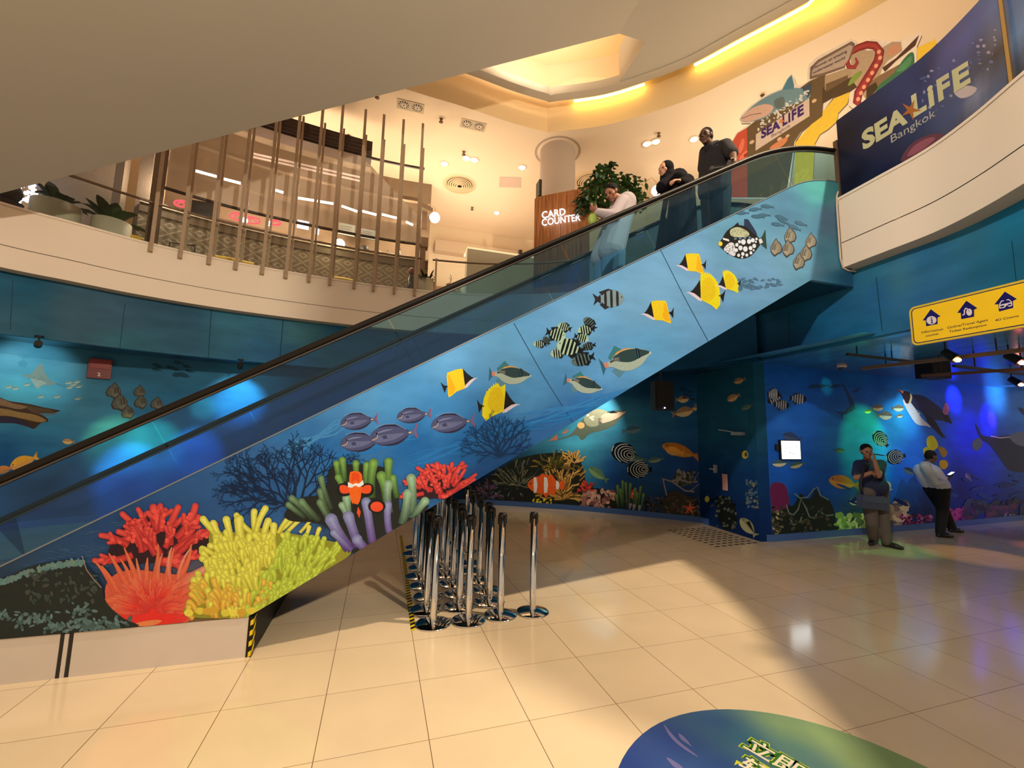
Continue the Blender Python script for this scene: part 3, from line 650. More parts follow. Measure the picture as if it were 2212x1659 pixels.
def clown(cx, cy, s):
    q = lambda x, y: (cx+x*s, cy+y*s)
    for sx in (-1, 1):
        p.smooth([q(sx*10,2),q(sx*22,-9),(q(sx*38,-6)),q(sx*42,8),q(sx*34,20),q(sx*14,18)], (24,24,20)); p.smooth([q(sx*12,4),q(sx*22,-4),q(sx*34,-4),q(sx*36,6),q(sx*30,14),q(sx*15,13)], (228, 76, 34))
    p.smooth([q(-13,-30),q(-6,-36),q(8,-35),q(15,-26),q(15,-4),q(13,14),q(11,28),q(4,40),q(-6,38),q(-12,22),q(-14,2)], (232, 96, 26)); p.smooth([q(-8,-30),q(0,-33),q(9,-28),q(8,-12),q(0,-16),q(-9,-12)], (222, 70, 20))
    p.poly([q(-17,-12),q(-6,-6),q(0,-9),q(8,-8),q(17,-16),q(19,-6),q(8,0),q(0,-4),q(-8,1),q(-17,0)], (226, 220, 214))
    p.poly([q(-6,36),q(6,40),q(10,52),q(2,66),q(-2,50)], (24,24,20)); p.poly([q(6,44),q(12,56),q(9,70),q(3,58)], (226, 70, 34))
clown(768, 1052, .95)
p.ell(814, 1093, 19, 15, (24,22,20)); p.ell(814, 1094, 14, 11, (228, 72, 40))
# dark rock, lower left
p.smooth([(0,1262),(30,1240),(70,1222),(120,1212),(165,1208),(195,1228),(222,1265),(228,1290),(240,1310),(270,1335),(300,1352),(200,1362),(60,1374),(0,1380)], (34, 38, 34))
for k in range(140):
    t = rnd.random(); x = 185*t; y = 1256-44*math.sin(t*1.6)+rnd.uniform(-2, 8); p.ell(x, y, rnd.uniform(3,8), rnd.uniform(2,5), (rnd.randint(84,108), rnd.randint(112,128), rnd.randint(108,120)), rnd.uniform(0,3), 7)
for k in range(220):
    cx_, cy_ = rnd.choice([(20,1325),(60,1340),(95,1335),(190,1345),(150,1352),(215,1352),(250,1345),(175,1318),(120,1352)]); x, y = cx_+rnd.gauss(0,16), cy_+rnd.gauss(0,7); b0 = rnd.randint(60,100); p.ell(x, y, rnd.uniform(3,8), rnd.uniform(2,5), (b0, b0+18, b0+14), rnd.uniform(0,3), 7)
for k in range(70): p.ell(rnd.uniform(60,210), rnd.uniform(1235,1300), rnd.uniform(3,9), rnd.uniform(2,4), (58+rnd.randint(-8,10), 64, 56), rnd.uniform(0,3), 7)
p.line([(180,1200),(190,1230),(205,1250),(222,1268)], 2, (150,120,110))
# fish
p.d = 0.0009
f_longnose(p, 1033, 816, 955, 838, .95); f_longnose(p, 1125, 874, 1031, 878, .95, True)
f_longnose(p, 1459, 574, 1526, 572, .98); f_longnose(p, 1383, 679, 1456, 676, 1.0); f_longnose(p, 1481, 632, 1566, 640, 1.0, True); f_longnose(p, 1545, 618, 1601, 612, 1.0, True)
for a in ((735,915,818,904),(857,901,933,893),(931,919,1027,908),(735,958,830,952),(799,946,903,932)): f_surgeon(p, *a, .95)
f_picasso(p, 1147, 818, 1055, 806, 1.1); f_picasso(p, 1299, 846, 1218, 818, 1.05); f_picasso(p, 1408, 769, 1296, 791, 1.1)
f_sergeant(p, 1349, 645, 1280, 647, .95, (128,146,148), 4, (38,34,36), (44,38,40))
for a in ((1152,743,1182,744,.9,0),(1174,727,1187,745,1.0,1),(1205,703,1235,712,1.05,0),(1262,687,1287,712,1.0,1),(1248,716,1285,710,1.0,0),(1221,728,1178,716,1.1,0),(1271,734,1239,725,1.0,0),(1255,753,1288,744,.8,1),(1189,765,1225,761,1.0,0),(1235,783,1286,769,.9,1),(1203,743,1264,761,1.0,0)): f_sergeant(p, *a[:4], a[4], (92,108,104) if a[5] else (178,196,160), 5, (16,18,20), (26,28,32))
# clown triggerfish
f = Fish(p, 1552, 529, 1655, 521, 1.0)
f.poly([(.86,.05),(.93,.12),(1.0,.25),(1.0,-.17),(.93,-.10),(.88,-.05)], (40,62,54)); f.poly([(.56,.34),(.58,.50),(.66,.48),(.80,.22),(.83,.10),(.7,.2)], (40,50,74)); f.poly([(.34,.36),(.44,.44),(.46,.36),(.44,.3)], (24,22,22))
f.poly([(0,.02),(.08,.12),(.20,.28),(.40,.38),(.60,.33),(.76,.17),(.88,.05),(.88,-.04),(.78,-.17),(.62,-.30),(.42,-.32),(.22,-.22),(.08,-.10)], (30,28,26), True)
f.poly([(.28,.30),(.42,.34),(.56,.28),(.66,.18),(.58,.12),(.34,.14),(.26,.2)], (186,180,142), True)
for k in range(70): u, v = rnd.uniform(.28,.64), rnd.uniform(.14,.32); f.ell(u, v, .007, .007, (70,64,48), 5)
f.ell(.04, .02, .045, .05, (226,184,60)); f.line([(.03,.03),(.06,.01),(.02,-.0)], .015, (250,220,90)); f.poly([(.10,.14),(.22,.10),(.23,.05),(.10,.10)], (226,216,206))
f.poly([(.10,-.10),(.22,.02),(.32,.0),(.34,-.2),(.3,-.26),(.2,-.2)], (214,204,204), True)
for k in range(26): u, v = rnd.uniform(.13,.33), rnd.uniform(-.2,0); f.ell(u, v, .014, .007, (30,28,28), 6)
for u, v, r in ((.38,-.03,.035),(.36,-.14,.035),(.40,-.25,.03),(.45,-.10,.045),(.49,-.23,.035),(.52,.02,.05),(.55,-.13,.05),(.57,-.26,.03),(.64,.02,.045),(.66,-.12,.04),(.72,.04,.04),(.74,-.08,.04),(.66,-.22,.03),(.78,.0,.02),(.80,.06,.025),(.47,-.30,.02),(.72,-.17,.02),(.44,.03,.03)): f.ell(u, v, r, r*1.15, (218,214,216))
for u in (.36,.46,.56,.66): f.ell(u, .10, .03, .026, (96,118,136))
f.poly([(.84,.05),(.9,.06),(.93,-.02),(.86,-.05)], (216,200,200))
for a in ((1664,536,1690,540),(1694,510,1720,515),(1690,538,1716,542),(1740,521,1764,526),(1728,548,1754,554),(1713,565,1738,572)): f_bat(p, *a, 1.05)
for x, y, a in ((1658,446,.1),(1632,452,-.1),(1604,460,0),(1637,468,.1),(1688,470,.3),(1692,478,.5),(1730,483,.3),(1680,485,.15),(1717,492,.4),(1650,465,.0)):
    c, s_ = math.cos(a), math.sin(a); f_plain(p, x-15*c, y-15*s_, x+15*c, y+15*s_, .7, (66,98,116), (66,98,116))
for k in range(46):
    x = rnd.uniform(1598, 1688); y = 607+rnd.uniform(-9, 22)*(1-(x-1598)/150); a = rnd.uniform(-.5,.5); c, s_ = math.cos(a)*5, math.sin(a)*5; f_plain(p, x-c, y-s_, x+c, y+s_, 1, (70,104,130), (84,116,140))
# seams between the cladding sheets
for a, b in (((1110,698),(1237,925)),((1427,540),(1530,745))):
    if abs(a[1]-b[1]) > 2: p.d = 0.0008; p.strip([a, ((a[0]+b[0])/2, (a[1]+b[1])/2), b], 1.6, (44,74,100), (44,74,100), cap=False)
M_print = vmat('reef_print', 0.32, 0.10, 2.5, (1,1,3), 0.25); M_print2 = vmat('reef_print_figures', 0.32, 0.07, 40, (1,1,1), 0.25)
mb.build('side_panel', [M_print, M_print2], esc)
# far side panel, underside, end faces
mb = MB(); dk = pf((2, EY, 1.8)); blk = lin((12, 14, 18))
poly = [(x, zbot(x)) for x in xs]; topl = [(x, interp(PT, x)) for x in xs]
mb.grid([[(x, EY2, z) for x, z in poly], [(x, EY2, z) for x, z in topl]], 0, [[dk]*len(xs)]*2, False)
un = [(x, z) for x, z in poly if x >= -0.93]
mb.grid([[(x, EY+0.012, z+0.006) for x, z in un], [(x, EY2, z+0.006) for x, z in un]], 0, [[tuple(v*(.12 if x < .6 else 1) for v in lin((22,62,92))) for x, z in un]]*2, False)  # lower end darkened in the colour, shade under the truss painted in
mb.build('truss_underside', vmat('underside_print_shaded', 0.4, 0.1), esc)
mb = MB(); mb.box((-4.8, EY+0.02, 0.0), (-0.90, EY2, 0.285)); mb.build('base_housing', mat('base_black', (14, 13, 13), 0.5), esc)
mb = MB(); mb.box((-4.8, EY+0.004, 0.0), (-2.07, EY+0.02, 0.287)); mb.box((-1.995, EY+0.004, 0.0), (-0.93, EY+0.02, 0.287)); mb.build('steel_plinth', M_steel, esc)
mb = MB(); mb.box((-2.068, EY+0.008, 0), (-2.045, EY+0.02, 0.285), 0); mb.box((-2.02, EY+0.008, 0), (-1.998, EY+0.02, 0.285), 0); mb.box((-2.044, EY+0.002, 0), (-2.021, EY+0.02, 0.285), 1)
mb.build('plinth_joint', [M_dark, M_steel], esc)
mb = MB(); Y_ = lin((214, 186, 30)); B_ = lin((20, 18, 16))   # warning tape folded round the plinth corner
mb.face([(-0.93,EY+.001,0),(-0.895,EY+.001,0),(-0.895,EY+.001,.288),(-0.93,EY+.001,.288)], 0, B_); mb.face([(-0.894,EY+.0,0),(-0.894,EY+.06,0),(-0.894,EY+.06,.288),(-0.894,EY+.0,.288)], 0, B_)
for k in range(4):
    z = .01+.075*k; mb.face([(-0.892,EY+.0,z),(-0.892,EY+.06,z+.05),(-0.892,EY+.06,min(.288,z+.09)),(-0.892,EY,z+.04)], 0, Y_); mb.face([(-0.915,EY-.0005,z-.01),(-0.895,EY-.0005,z),(-0.895,EY-.0005,z+.04),(-0.915,EY-.0005,z+.025)], 0, Y_)
mb.build('warning_tape', vmat('tape_vinyl', 0.4, 0.02), esc)
# metal edge strip along the panel top
def sweep(mb, pr, w, h, y, mi=0):
    R = [[(x, y-w/2, z-h/2) for x, z in pr], [(x, y-w/2, z+h/2) for x, z in pr], [(x, y+w/2, z+h/2) for x, z in pr], [(x, y+w/2, z-h/2) for x, z in pr], [(x, y-w/2, z-h/2) for x, z in pr]]
    mb.grid(R, mi, None, False)
mb = MB(); sweep(mb, [(x, z+0.004) for x, z in PT], 0.05, 0.012, EY+0.02); sweep(mb, [(x, z+0.004) for x, z in PT], 0.3, 0.008, EY+0.17); sweep(mb, [(x, z+0.004) for x, z in PT], 0.3, 0.012, EY2-0.15)
mb.build('deck_trim', mat('deck_aluminium', (120, 130, 140), 0.45, 0.4), esc)
# inner skirts and steps
mb = MB()
for y in (EY+0.32, EY2-0.32): mb.grid([[(x, y, z-0.6) for x, z in PT], [(x, y, z) for x, z in PT]], 0, None, False)
mb.build('inner_skirt', mat('skirt_steel', (60, 62, 66), 0.3, 0.8), esc)
mb = MB(); X = -3.1
while X < 4.8:
    z = z_st(X); mb.box((X, EY+0.33, z-0.6), (X+0.36, EY2-0.33, z-0.02)); X += 0.36
mb.box((4.6, EY+0.33, 4.2), (5.75, EY2-0.33, Z2)); mb.box((-4.8, EY+0.33, 0), (-3.1, EY2-0.33, 0.03)); mb.build('steps', mat('step_grey', (60, 60, 62), 0.5, 0.6), esc)
# glass balustrades: a row of sheets set square to the slope
G_near = glassmat('blue_glass', (0.34, 0.70, 0.90), 0.03, 0.03, 0.08, (50, 120, 170)); G_far = glassmat('deep_blue_glass', (0.22, 0.52, 0.78), 0.03, 0.03, 0.30, (0, 66, 180))
def glass_sheets(y, m, side):
    d = Vector((math.cos(PI/6), math.sin(PI/6))); nrm = Vector((-d.y, d.x))
    cuts = [-4.5, -3.2, -1.45, 0.22, 1.88, 3.55, 4.83, 5.72] if side == 0 else [-4.5,-3.2,-1.2,0.5,2.2,3.9,5.72]
    # cut positions lie on the panel edge; tops are shifted square to the slope
    for a, b in zip(cuts, cuts[1:]):
        mb = MB(); n = 10; lo = []; hi = []
        for k in range(n+1):
            X = a+(b-a)*k/n; z = interp(PT, X); lo.append(Vector((X+(0.005 if k == 0 else -0.005 if k == n else 0), y, z)))
            Xt = X-0.27 if -3.2 <= X <= 4.9 else (X-0.27*max(0, (5.72-X)/.82) if X > 4.9 else X); zt = interp(HR, Xt)-0.03
            hi.append(Vector((Xt+(0.005 if k == 0 else -0.005 if k == n else 0), y, zt)))
        mb.grid([lo, hi], 0, None, False); mb.build('glass_panel', m, esc)
glass_sheets(EY+0.035, G_near, 0); glass_sheets(EY2-0.035, G_far, 1)
for y in (EY+0.035, EY2-0.035):
    mb = MB(); mb.tube([(x, y, z) for x, z in HR], 0.03, 12, 0, True, None, (1.25, 0.9)); mb.build('handrail', M_rubber, esc)
    mb = MB(); sweep(mb, [(x, z-0.04) for x, z in HR], 0.03, 0.014, y); mb.build('handrail_guide', mat('guide_bronze', (84, 76, 70), 0.4, 0.5), esc)
# ------------------------------------------------------------------ ground-floor mural walls, curved bulkhead band and printed recess ceiling
BG = BANDP
def mk_hit(path, z0, z1):
    def f(x, y):
        h = None
        for dx in (0, 2, 4, 7, 11, -2, -4, -7, -11):
            h = hitpath(x+dx, y, path)
            if h: break
        if h is None: return None
        p, n = h; p.z = max(z0, min(z1, p.z)); return p, n
    return f
WG = (1.9, 1.9, 1.9)
BC = [(20,620,(30,96,122)),(60,690,(58,104,122)),(150,680,(70,100,116)),(260,690,(68,98,120)),(260,730,(58,110,122)),(400,700,(62,98,120)),(500,700,(72,124,140)),(560,760,(60,108,140)),(650,720,(86,130,138)),(620,780,(58,104,140)),(760,710,(50,110,140)),
      (1880,560,(56,112,124)),(1800,640,(40,90,120)),(1760,680,(30,96,124)),(1700,740,(22,62,84)),(1900,640,(44,90,122)),(2000,560,(50,96,118)),(2100,500,(56,104,114)),(2200,560,(40,96,110)),(2000,650,(50,90,118)),(1850,720,(34,92,116)),(1620,770,(14,52,74)),(1500,785,(16,56,76)),(2190,470,(40,110,126)),(1940,600,(70,110,116))]
band_hit = mk_hit(BG, ZBAND, ZF_B)
bfl = cfield(BC, band_hit, (.72,.98,1.25)); bfr = cfield(BC, band_hit, (1.0,1.5,2.2)); bf = lambda q: bfl(q) if q[0] < 3 else bfr(q)  # print colour raised on the right to make up for weaker light
def wallgrid(mb, path, z0, z1, nz, f, mi=0, maxseg=0.35):
    P = [path[0]]
    for a, b in zip(path, path[1:]):
        n = max(1, int((b-a).length/maxseg)); P += [a+(b-a)*k/n for k in range(1, n+1)]
    rows = [[(p.x, p.y, z0+(z1-z0)*j/nz) for p in P] for j in range(nz+1)]
    mb.grid(rows, mi, [[f(q) for q in r] for r in rows], True)
M_wall = vmat('mural_print', 0.38, 0.16, 1.6, (1,1,3), 0.15); M_wall2 = vmat('mural_print_figures', 0.38, 0.10, 30, (1,1,1), 0.15)
for nm, seg in (('wall_band_left', offset2(FAS, 0.22)), ('wall_band_right', offset2(FAS2, 0.22))):
    mb = MB()
    if nm == 'wall_band_right': seg = [Vector((5.72, 6.5)), Vector((5.86, 5.6)), Vector((5.86, 5.0))]+seg
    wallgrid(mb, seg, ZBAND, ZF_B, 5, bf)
    back = offset2(seg, 0.12); mb.grid([[(q.x,q.y,ZBAND) for q in seg], [(q.x,q.y,ZBAND) for q in back]], 0, [[bf((q.x,q.y,ZBAND)) for q in seg]]*2, False)
    pb = Paint(mb, band_hit, 1, gain=(1,1,1), base=0.002)
    xs_ = ((28,606,22,712),(270,655,259,752),(457,668,449,780),(612,690,603,790)) if nm == 'wall_band_left' else ((1703,680,1708,760),(1893,600,1906,715),(2186,520,2196,610))
    for a in xs_: pb.line([a[:2], ((a[0]+a[2])/2, (a[1]+a[3])/2), a[2:]], 1.6, (24,66,86))
    mb.build(nm, [M_wall, M_wall2], kind='structure')
# recess ceiling
ceil_hit = lambda x, y: (atz(x, y, ZC1), Vector((0,0,-1)))
cf = cfield([(60,745,(24,60,80)),(500,795,(20,50,76)),(1700,785,(24,80,120)),(1800,775,(34,104,144)),(1900,760,(60,130,160)),(1960,740,(90,150,170)),(2000,770,(40,100,130)),(2100,760,(40,90,140)),(2190,740,(70,130,160)),(1900,800,(20,60,110)),(2150,790,(30,80,150)),(1500,805,(12,40,66))], ceil_hit, (1.2,1.5,2.0))
mb = MB()
for path, wid in ((offset2(FAS, 0.3), 3.0), (offset2(FAS2, 0.3), 10.0)):
    n = 14; rows = [[(p.x, p.y, ZC1) for p in offset2(path, wid*k/n)] for k in range(n+1)]
    mb.grid(rows, 0, [[cf(q) for q in r] for r in rows], False)
rows = [[(5.55+0.6*i, y, ZC1+0.001) for i in range(17)] for y in (3.6,4.2,4.8,5.4,6.0,6.6,7.5,9)]
mb.grid(rows, 0, [[cf(q) for q in r] for r in rows], False)
mb.build('ceiling', vmat('ceiling_print', 0.22, 0.25, 2.0, (2,.5,1), 0.4), kind='structure')
# walls
hitA = mk_hit(WALLA, 0.10, 3.04); hitB = mk_hit(WALLB, 0.02, 3.04); hitC = mk_hit(WALLC, 0.10, 3.04)
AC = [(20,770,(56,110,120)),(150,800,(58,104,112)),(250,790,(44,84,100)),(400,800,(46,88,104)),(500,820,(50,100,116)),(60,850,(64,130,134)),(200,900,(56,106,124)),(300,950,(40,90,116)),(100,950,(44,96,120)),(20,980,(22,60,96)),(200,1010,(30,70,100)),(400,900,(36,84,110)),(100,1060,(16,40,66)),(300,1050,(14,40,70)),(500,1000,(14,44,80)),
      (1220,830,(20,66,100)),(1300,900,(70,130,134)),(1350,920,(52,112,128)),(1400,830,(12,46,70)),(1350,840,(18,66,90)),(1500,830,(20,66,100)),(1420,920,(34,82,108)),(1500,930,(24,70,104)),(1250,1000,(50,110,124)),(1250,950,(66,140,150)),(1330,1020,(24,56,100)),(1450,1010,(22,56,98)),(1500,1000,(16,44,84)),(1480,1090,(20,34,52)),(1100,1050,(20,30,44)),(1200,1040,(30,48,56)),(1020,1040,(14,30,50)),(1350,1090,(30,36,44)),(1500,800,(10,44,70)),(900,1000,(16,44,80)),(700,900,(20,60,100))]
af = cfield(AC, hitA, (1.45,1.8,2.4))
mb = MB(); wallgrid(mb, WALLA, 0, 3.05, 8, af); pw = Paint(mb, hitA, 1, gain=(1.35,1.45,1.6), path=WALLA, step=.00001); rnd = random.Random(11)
# eagle ray, far left, and fish
pw.smooth([(46,811),(56,809),(66,808),(80,792),(90,785),(95,800),(104,816),(112,824),(122,828),(110,832),(98,832),(88,834),(80,840),(72,828),(66,818)], (96,116,112)); pw.smooth([(66,818),(80,820),(100,828),(88,834),(80,840),(72,828)], (120,136,128))
pw.line([(120,828),(132,832),(142,834)], 1, (60,80,80))
for x, y in ((150,826),(160,830),(168,824),(152,836),(172,834),(90,856),(60,830),(20,835),(35,838),(125,856),(170,860)): f_plain(pw, x-9, y+2, x+9, y-1, 1, (92,120,116), (140,150,136))
for x0, y0, x1, y1 in ((262,845,228,850),(276,868,240,878),(290,888,262,898),(314,846,288,850),(318,868,289,874),(352,872,324,876)): f_bat(pw, x0, y0, x1, y1, .75, (84,84,76))
for k in range(9): x, y = rnd.uniform(320,400), rnd.uniform(780,800); f_plain(pw, x, y, x+22, y+5, .8, (34,66,84), (34,66,84))
for k in range(5): x, y = rnd.uniform(370,400), rnd.uniform(806,814); f_plain(pw, x, y, x+22, y+4, .8, (34,66,84), (34,66,84))
# brown furred diver with trailing flippers, cut by the frame
pw.smooth([(-60,852),(-10,856),(20,866),(60,872),(95,880),(130,887),(112,892),(86,893),(100,902),(104,910),(88,914),(74,926),(60,922),(30,914),(0,912),(-60,910)], (58,44,36)); pw.smooth([(-60,885),(0,882),(40,890),(76,896),(100,908),(84,912),(50,905),(10,898),(-60,900)], (126,100,62)); pw.smooth([(-60,856),(-5,860),(30,872),(60,878),(40,884),(0,876),(-60,872)], (110,84,60)); pw.smooth([(-60,898),(0,900),(40,905),(74,926),(40,915),(-60,912)], (44,42,60))
for k in range(5): pw.line([(50+k*4, 876+k*3),(80+k*4, 882+k*4),(108+k*4, 886+k*2)], 1.2, (90,70,50))
f_plain(pw, 135,953,162,955, 1.2, (150,120,80), (190,160,100)); f_plain(pw, 22,1010,84,985, 1.1, (190,140,50), (170,130,70)); f_plain(pw, -10,1018,30,1010, 1.1, (170,110,60), (140,100,60))
# manta and fishes under the escalator
pw.smooth([(1148,960),(1180,955),(1225,942),(1240,930),(1262,902),(1290,884),(1315,890),(1330,886),(1352,890),(1340,905),(1325,920),(1300,930),(1275,936),(1262,948),(1255,950),(1245,940),(1215,948)], (92,100,84))
pw.smooth([(1262,902),(1288,884),(1312,890),(1300,905),(1290,920),(1270,920)], (150,146,118)); pw.smooth([(1298,900),(1312,892),(1345,890),(1352,890),(1330,905),(1300,914)], (206,176,150)); pw.poly([(1312,890),(1325,887),(1335,892),(1320,893)], (30,26,30))
for k in range(4): pw.line([(1292,905+3*k),(1300,903+3*k)], 1.2, (40,40,40))
for x, y in ((1270,897),(1276,902),(1281,900),(1280,906)): pw.ell(x, y, 3, 2.5, (230,214,180))
pw.ell(1255, 919, 8, 7, (240,176,110)); pw.poly([(1185,953),(1203,938),(1205,950)], (180,110,90)); pw.poly([(1212,936),(1226,925),(1228,932),(1220,938)], (160,120,110))
f_plain(pw, 1385,926,1342,932, 1, (58,88,108), (90,120,134)); f_emperor(pw, 1322,968,1378,990, .95); f_emperor(pw, 1355,1014,1408,1014, .95)
f_plain(pw, 1360,990,1400,994, .9, (60,96,96), (100,120,110)); f_plain(pw, 1400,996,1436,990, .9, (60,96,96), (120,130,104)); f_plain(pw, 1272,1010,1314,1040, 1, (80,110,80), (110,140,90)); f_plain(pw, 1258,812+12,1265,826, 1, (40,60,80), (60,80,90))
f_plain(pw, 1430,962,1514,988, .8, (160,100,40), (170,120,50)); f_plain(pw, 1438,971,1478,980, 1.2, (210,140,60), (190,140,70))
for a in ((1497,886,1450,896,1.2),(1488,862,1458,864,1.4),(1529,870,1500,876,1.3),(1524,886,1498,886,1.2),(1512,880,1490,884,1.1)): f_plain(pw, *a[:4], a[4], (140,110,84), (190,170,130))
for k in range(10): x, y = rnd.uniform(1460,1490), rnd.uniform(836,862); f_plain(pw, x, y, x+14, y+1, .8, (24,50,76), (24,50,76))
# reef along the foot of the wall
def bush(x, y, rx, ry, cs, n, w=4, l=14):
    for k in range(n):
        a = rnd.uniform(0, PI); r = rnd.random(); px, py = x+rx*r*math.cos(a), y-ry*r*math.sin(a); c = rnd.choice(cs); an = a+rnd.uniform(-.6,.6)
        pw.rod(px, py, px+l*math.cos(an), py-l*math.sin(an), w, w*.7, c, tuple(v*.55 for v in c), tuple(min(255, v*1.2) for v in c), tuple(v*.8 for v in c), n=4)
def lumps(p, x0, x1, y0, y1, cs, n, r0=2, r1=6):
    for k in range(n): c = rnd.choice(cs); x, y = rnd.uniform(x0,x1), rnd.uniform(y0,y1); p.ell(x, y, rnd.uniform(r0,r1), rnd.uniform(r0,r1)*.7, c, rnd.uniform(0,3), 7)
pw.smooth([(1000,1085),(1010,1060),(1060,1030),(1100,1000),(1140,985),(1200,978),(1245,985),(1262,1020),(1270,1050),(1325,1062),(1330,1098),(1200,1090),(1100,1086)], (34,36,32))
lumps(pw, 1020,1130,1040,1080,[(40,44,56),(60,50,66),(90,90,110),(30,40,40)],60); bush(1055,1075,25,35,[(60,64,84),(90,90,110),(120,60,80)],40,3,9)
bush(1120,1050,60,50,[(80,90,80),(120,116,84),(60,64,60),(110,100,70)],90,2.4,16); bush(1215,1080,50,95,[(150,108,58),(190,140,70),(110,84,44),(210,160,84)],150,4,15); bush(1200,1010,40,25,[(60,60,30),(90,84,36),(130,100,40)],60,4,14); bush(1240,1000,18,22,[(196,150,80),(214,160,90)],20,4,13)
pw.rod(1218,992,1244,976,4,4,(200,140,70),(150,100,50)); lumps(pw, 1258,1325,1060,1098,[(170,124,110),(140,96,90),(196,150,130),(110,70,64)],90,3,7); bush(1268,1060,14,16,[(176,44,40),(200,70,56)],18,5,8)
def sideclown(p, x0, y0, x1, y1):
    f = Fish(p, x0, y0, x1, y1, 1.0); O = (220,90,36)
    f.poly([(.84,.05),(.92,.12),(1,.1),(1,-.1),(.92,-.12),(.84,-.05)], O, True); f.poly([(.25,.2),(.4,.32),(.56,.26),(.66,.3),(.8,.1)], O); f.poly([(.4,-.2),(.5,-.36),(.62,-.2)], O); f.poly([(.6,-.2),(.72,-.3),(.8,-.1)], O)
    f.poly([(0,0),(.06,.12),(.2,.22),(.45,.25),(.7,.15),(.87,.05),(.87,-.05),(.7,-.16),(.45,-.24),(.2,-.2),(.06,-.1)], O, True)
    for u, w in ((.17,.07),(.45,.08),(.78,.06)): f.poly([(u,-.22+.1*(u>.7)),(u-.01,0),(u,.23-.1*(u>.7)),(u+w,.2-.1*(u>.7)),(u+w+.03,0),(u+w,-.2+.1*(u>.7))], (222,214,210))
    f.ell(.08,.04,.02,.025, BLK)
sideclown(pw, 1140,1048,1219,1048); lumps(pw, 1150,1192,1078,1088,[(210,190,50),(190,170,40)],18,2,4)
for tx, ty, bx, by in ((1334,1050,1336,1092),(1345,1040,1346,1095),(1352,1044,1354,1095),(1340,1058,1344,1095),(1362,1046,1358,1098),(1372,1056,1368,1098),(1384,1052,1378,1098),(1331,1070,1336,1095),(1376,1066,1372,1102),(1390,1068,1384,1104)): pw.rod(bx, by, tx, ty, 5, 6, (50,66,44), (26,34,26), (110,140,84), (60,80,50), bulb=1.2)
for tx, ty, bx, by in ((1362,1090,1360,1100),(1370,1092,1368,1104),(1382,1094,1380,1106)): pw.rod(bx, by, tx, ty, 5, 6, (110,100,120), (60,56,70), (150,150,150), (90,90,96), bulb=1.3)
pw.smooth([(1362,1066),(1370,1056),(1378,1064),(1380,1074),(1372,1080),(1364,1076)], (206,70,40)); pw.ell(1371,1067,5,2,(220,206,200)); pw.ell(1354,1083,4,4,(200,64,40))
lumps(pw, 1395,1515,1075,1122,[(54,48,44),(40,38,40),(80,70,66),(30,30,34),(64,60,60)],160); pw.smooth([(1430,1115),(1440,1070),(1460,1060),(1490,1074),(1520,1100),(1522,1128),(1470,1122)], (56,50,42)); lumps(pw, 1440,1515,1075,1120,[(70,60,50),(48,44,38),(90,76,64)],60)
# twisted wreck frame and star
for a in ([(1430,1034),(1452,1040),(1480,1060),(1500,1062)],[(1452,1038),(1470,1036),(1490,1042),(1518,1040)],[(1432,1034),(1438,1060),(1440,1070)],[(1490,1062),(1518,1046)],[(1500,1038),(1514,1020),(1519,1024)]): pw.strip(a, 3.4, (150,136,126), (90,80,80), cap=False)
lumps(pw, 1458,1498,1018,1046,[(60,66,58),(90,92,84),(40,46,40),(120,116,104)],60,3,7)
def star(p, cx, cy, r, c, rot=0.0, k_=.22):
    pts = []
    for k in range(10):
        a = rot-PI/2+k*PI/5; q = r if k % 2 == 0 else r*k_; pts.append((cx+q*math.cos(a), cy+q*math.sin(a)))
    p.poly(pts, c)
star(pw, 1490, 1098, 17, (206,84,50), .1)
for k in range(7): pw.ell(1490+rnd.gauss(0,6), 1098+rnd.gauss(0,6), 1, 1, (230,140,90))
mb.build('wall_back', [M_wall, M_wall2], kind='structure')
BCc = [(1535,830,(16,62,78)),(1600,820,(20,68,84)),(1640,800,(20,64,80)),(1540,930,(24,70,88)),(1620,930,(26,72,90)),(1545,1010,(14,44,80)),(1630,1020,(16,46,84)),(1560,1100,(10,28,62)),(1630,1130,(14,34,70)),(1600,1150,(12,28,60))]
mb = MB(); fb = cfield(BCc, hitB, (1.5,1.8,2.3)); wallgrid(mb, WALLB, 0, 3.05, 8, fb); wallgrid(mb, V2([(6.15,5.82),(6.36,5.79)]), 0, 3.05, 8, fb)
pw = Paint(mb, hitB, 1, base=0.007, gain=(1.4,1.5,1.7))
pw.smooth([(1560,1140),(1550,1100),(1545,1085),(1570,1072),(1590,1100),(1590,1140)], (22,26,24)); lumps(pw, 1535,1590,1072,1140,[(24,26,24),(60,66,60),(80,84,74),(16,20,18)],60,2,5)
f_plain(pw, 1600,1120,1635,1160, 1.2, (120,120,90), (150,144,110)); pw.poly([(1612,1128),(1620,1126),(1630,1152)], (24,24,20))
lumps(pw, 1612,1650,1036,1100,[(50,84,110),(34,60,88),(70,96,110),(120,110,80)],60); f_plain(pw, 1572,865,1600,852, 1.3, (140,110,84), (180,150,110)); f_plain(pw, 1586,826,1612,818, 1.3, (120,100,80), (170,140,100)); f_plain(pw, 1602,884,1628,874, 1.1, (60,90,80), (90,110,96)); f_plain(pw, 1618,1000,1655,1000, 1, (60,90,104), (80,110,120))
pw.ell(1610,982,7,9,(170,150,60)); pw.ell(1612,982,3,5,(60,54,30)); pw.ell(1528,1078,5,7,(170,160,60)); pw.line([(1634,900),(1636,1000),(1638,1100)], 1, (40,80,96))
mb.build('wall_corner', [M_wall, M_wall2], kind='structure')
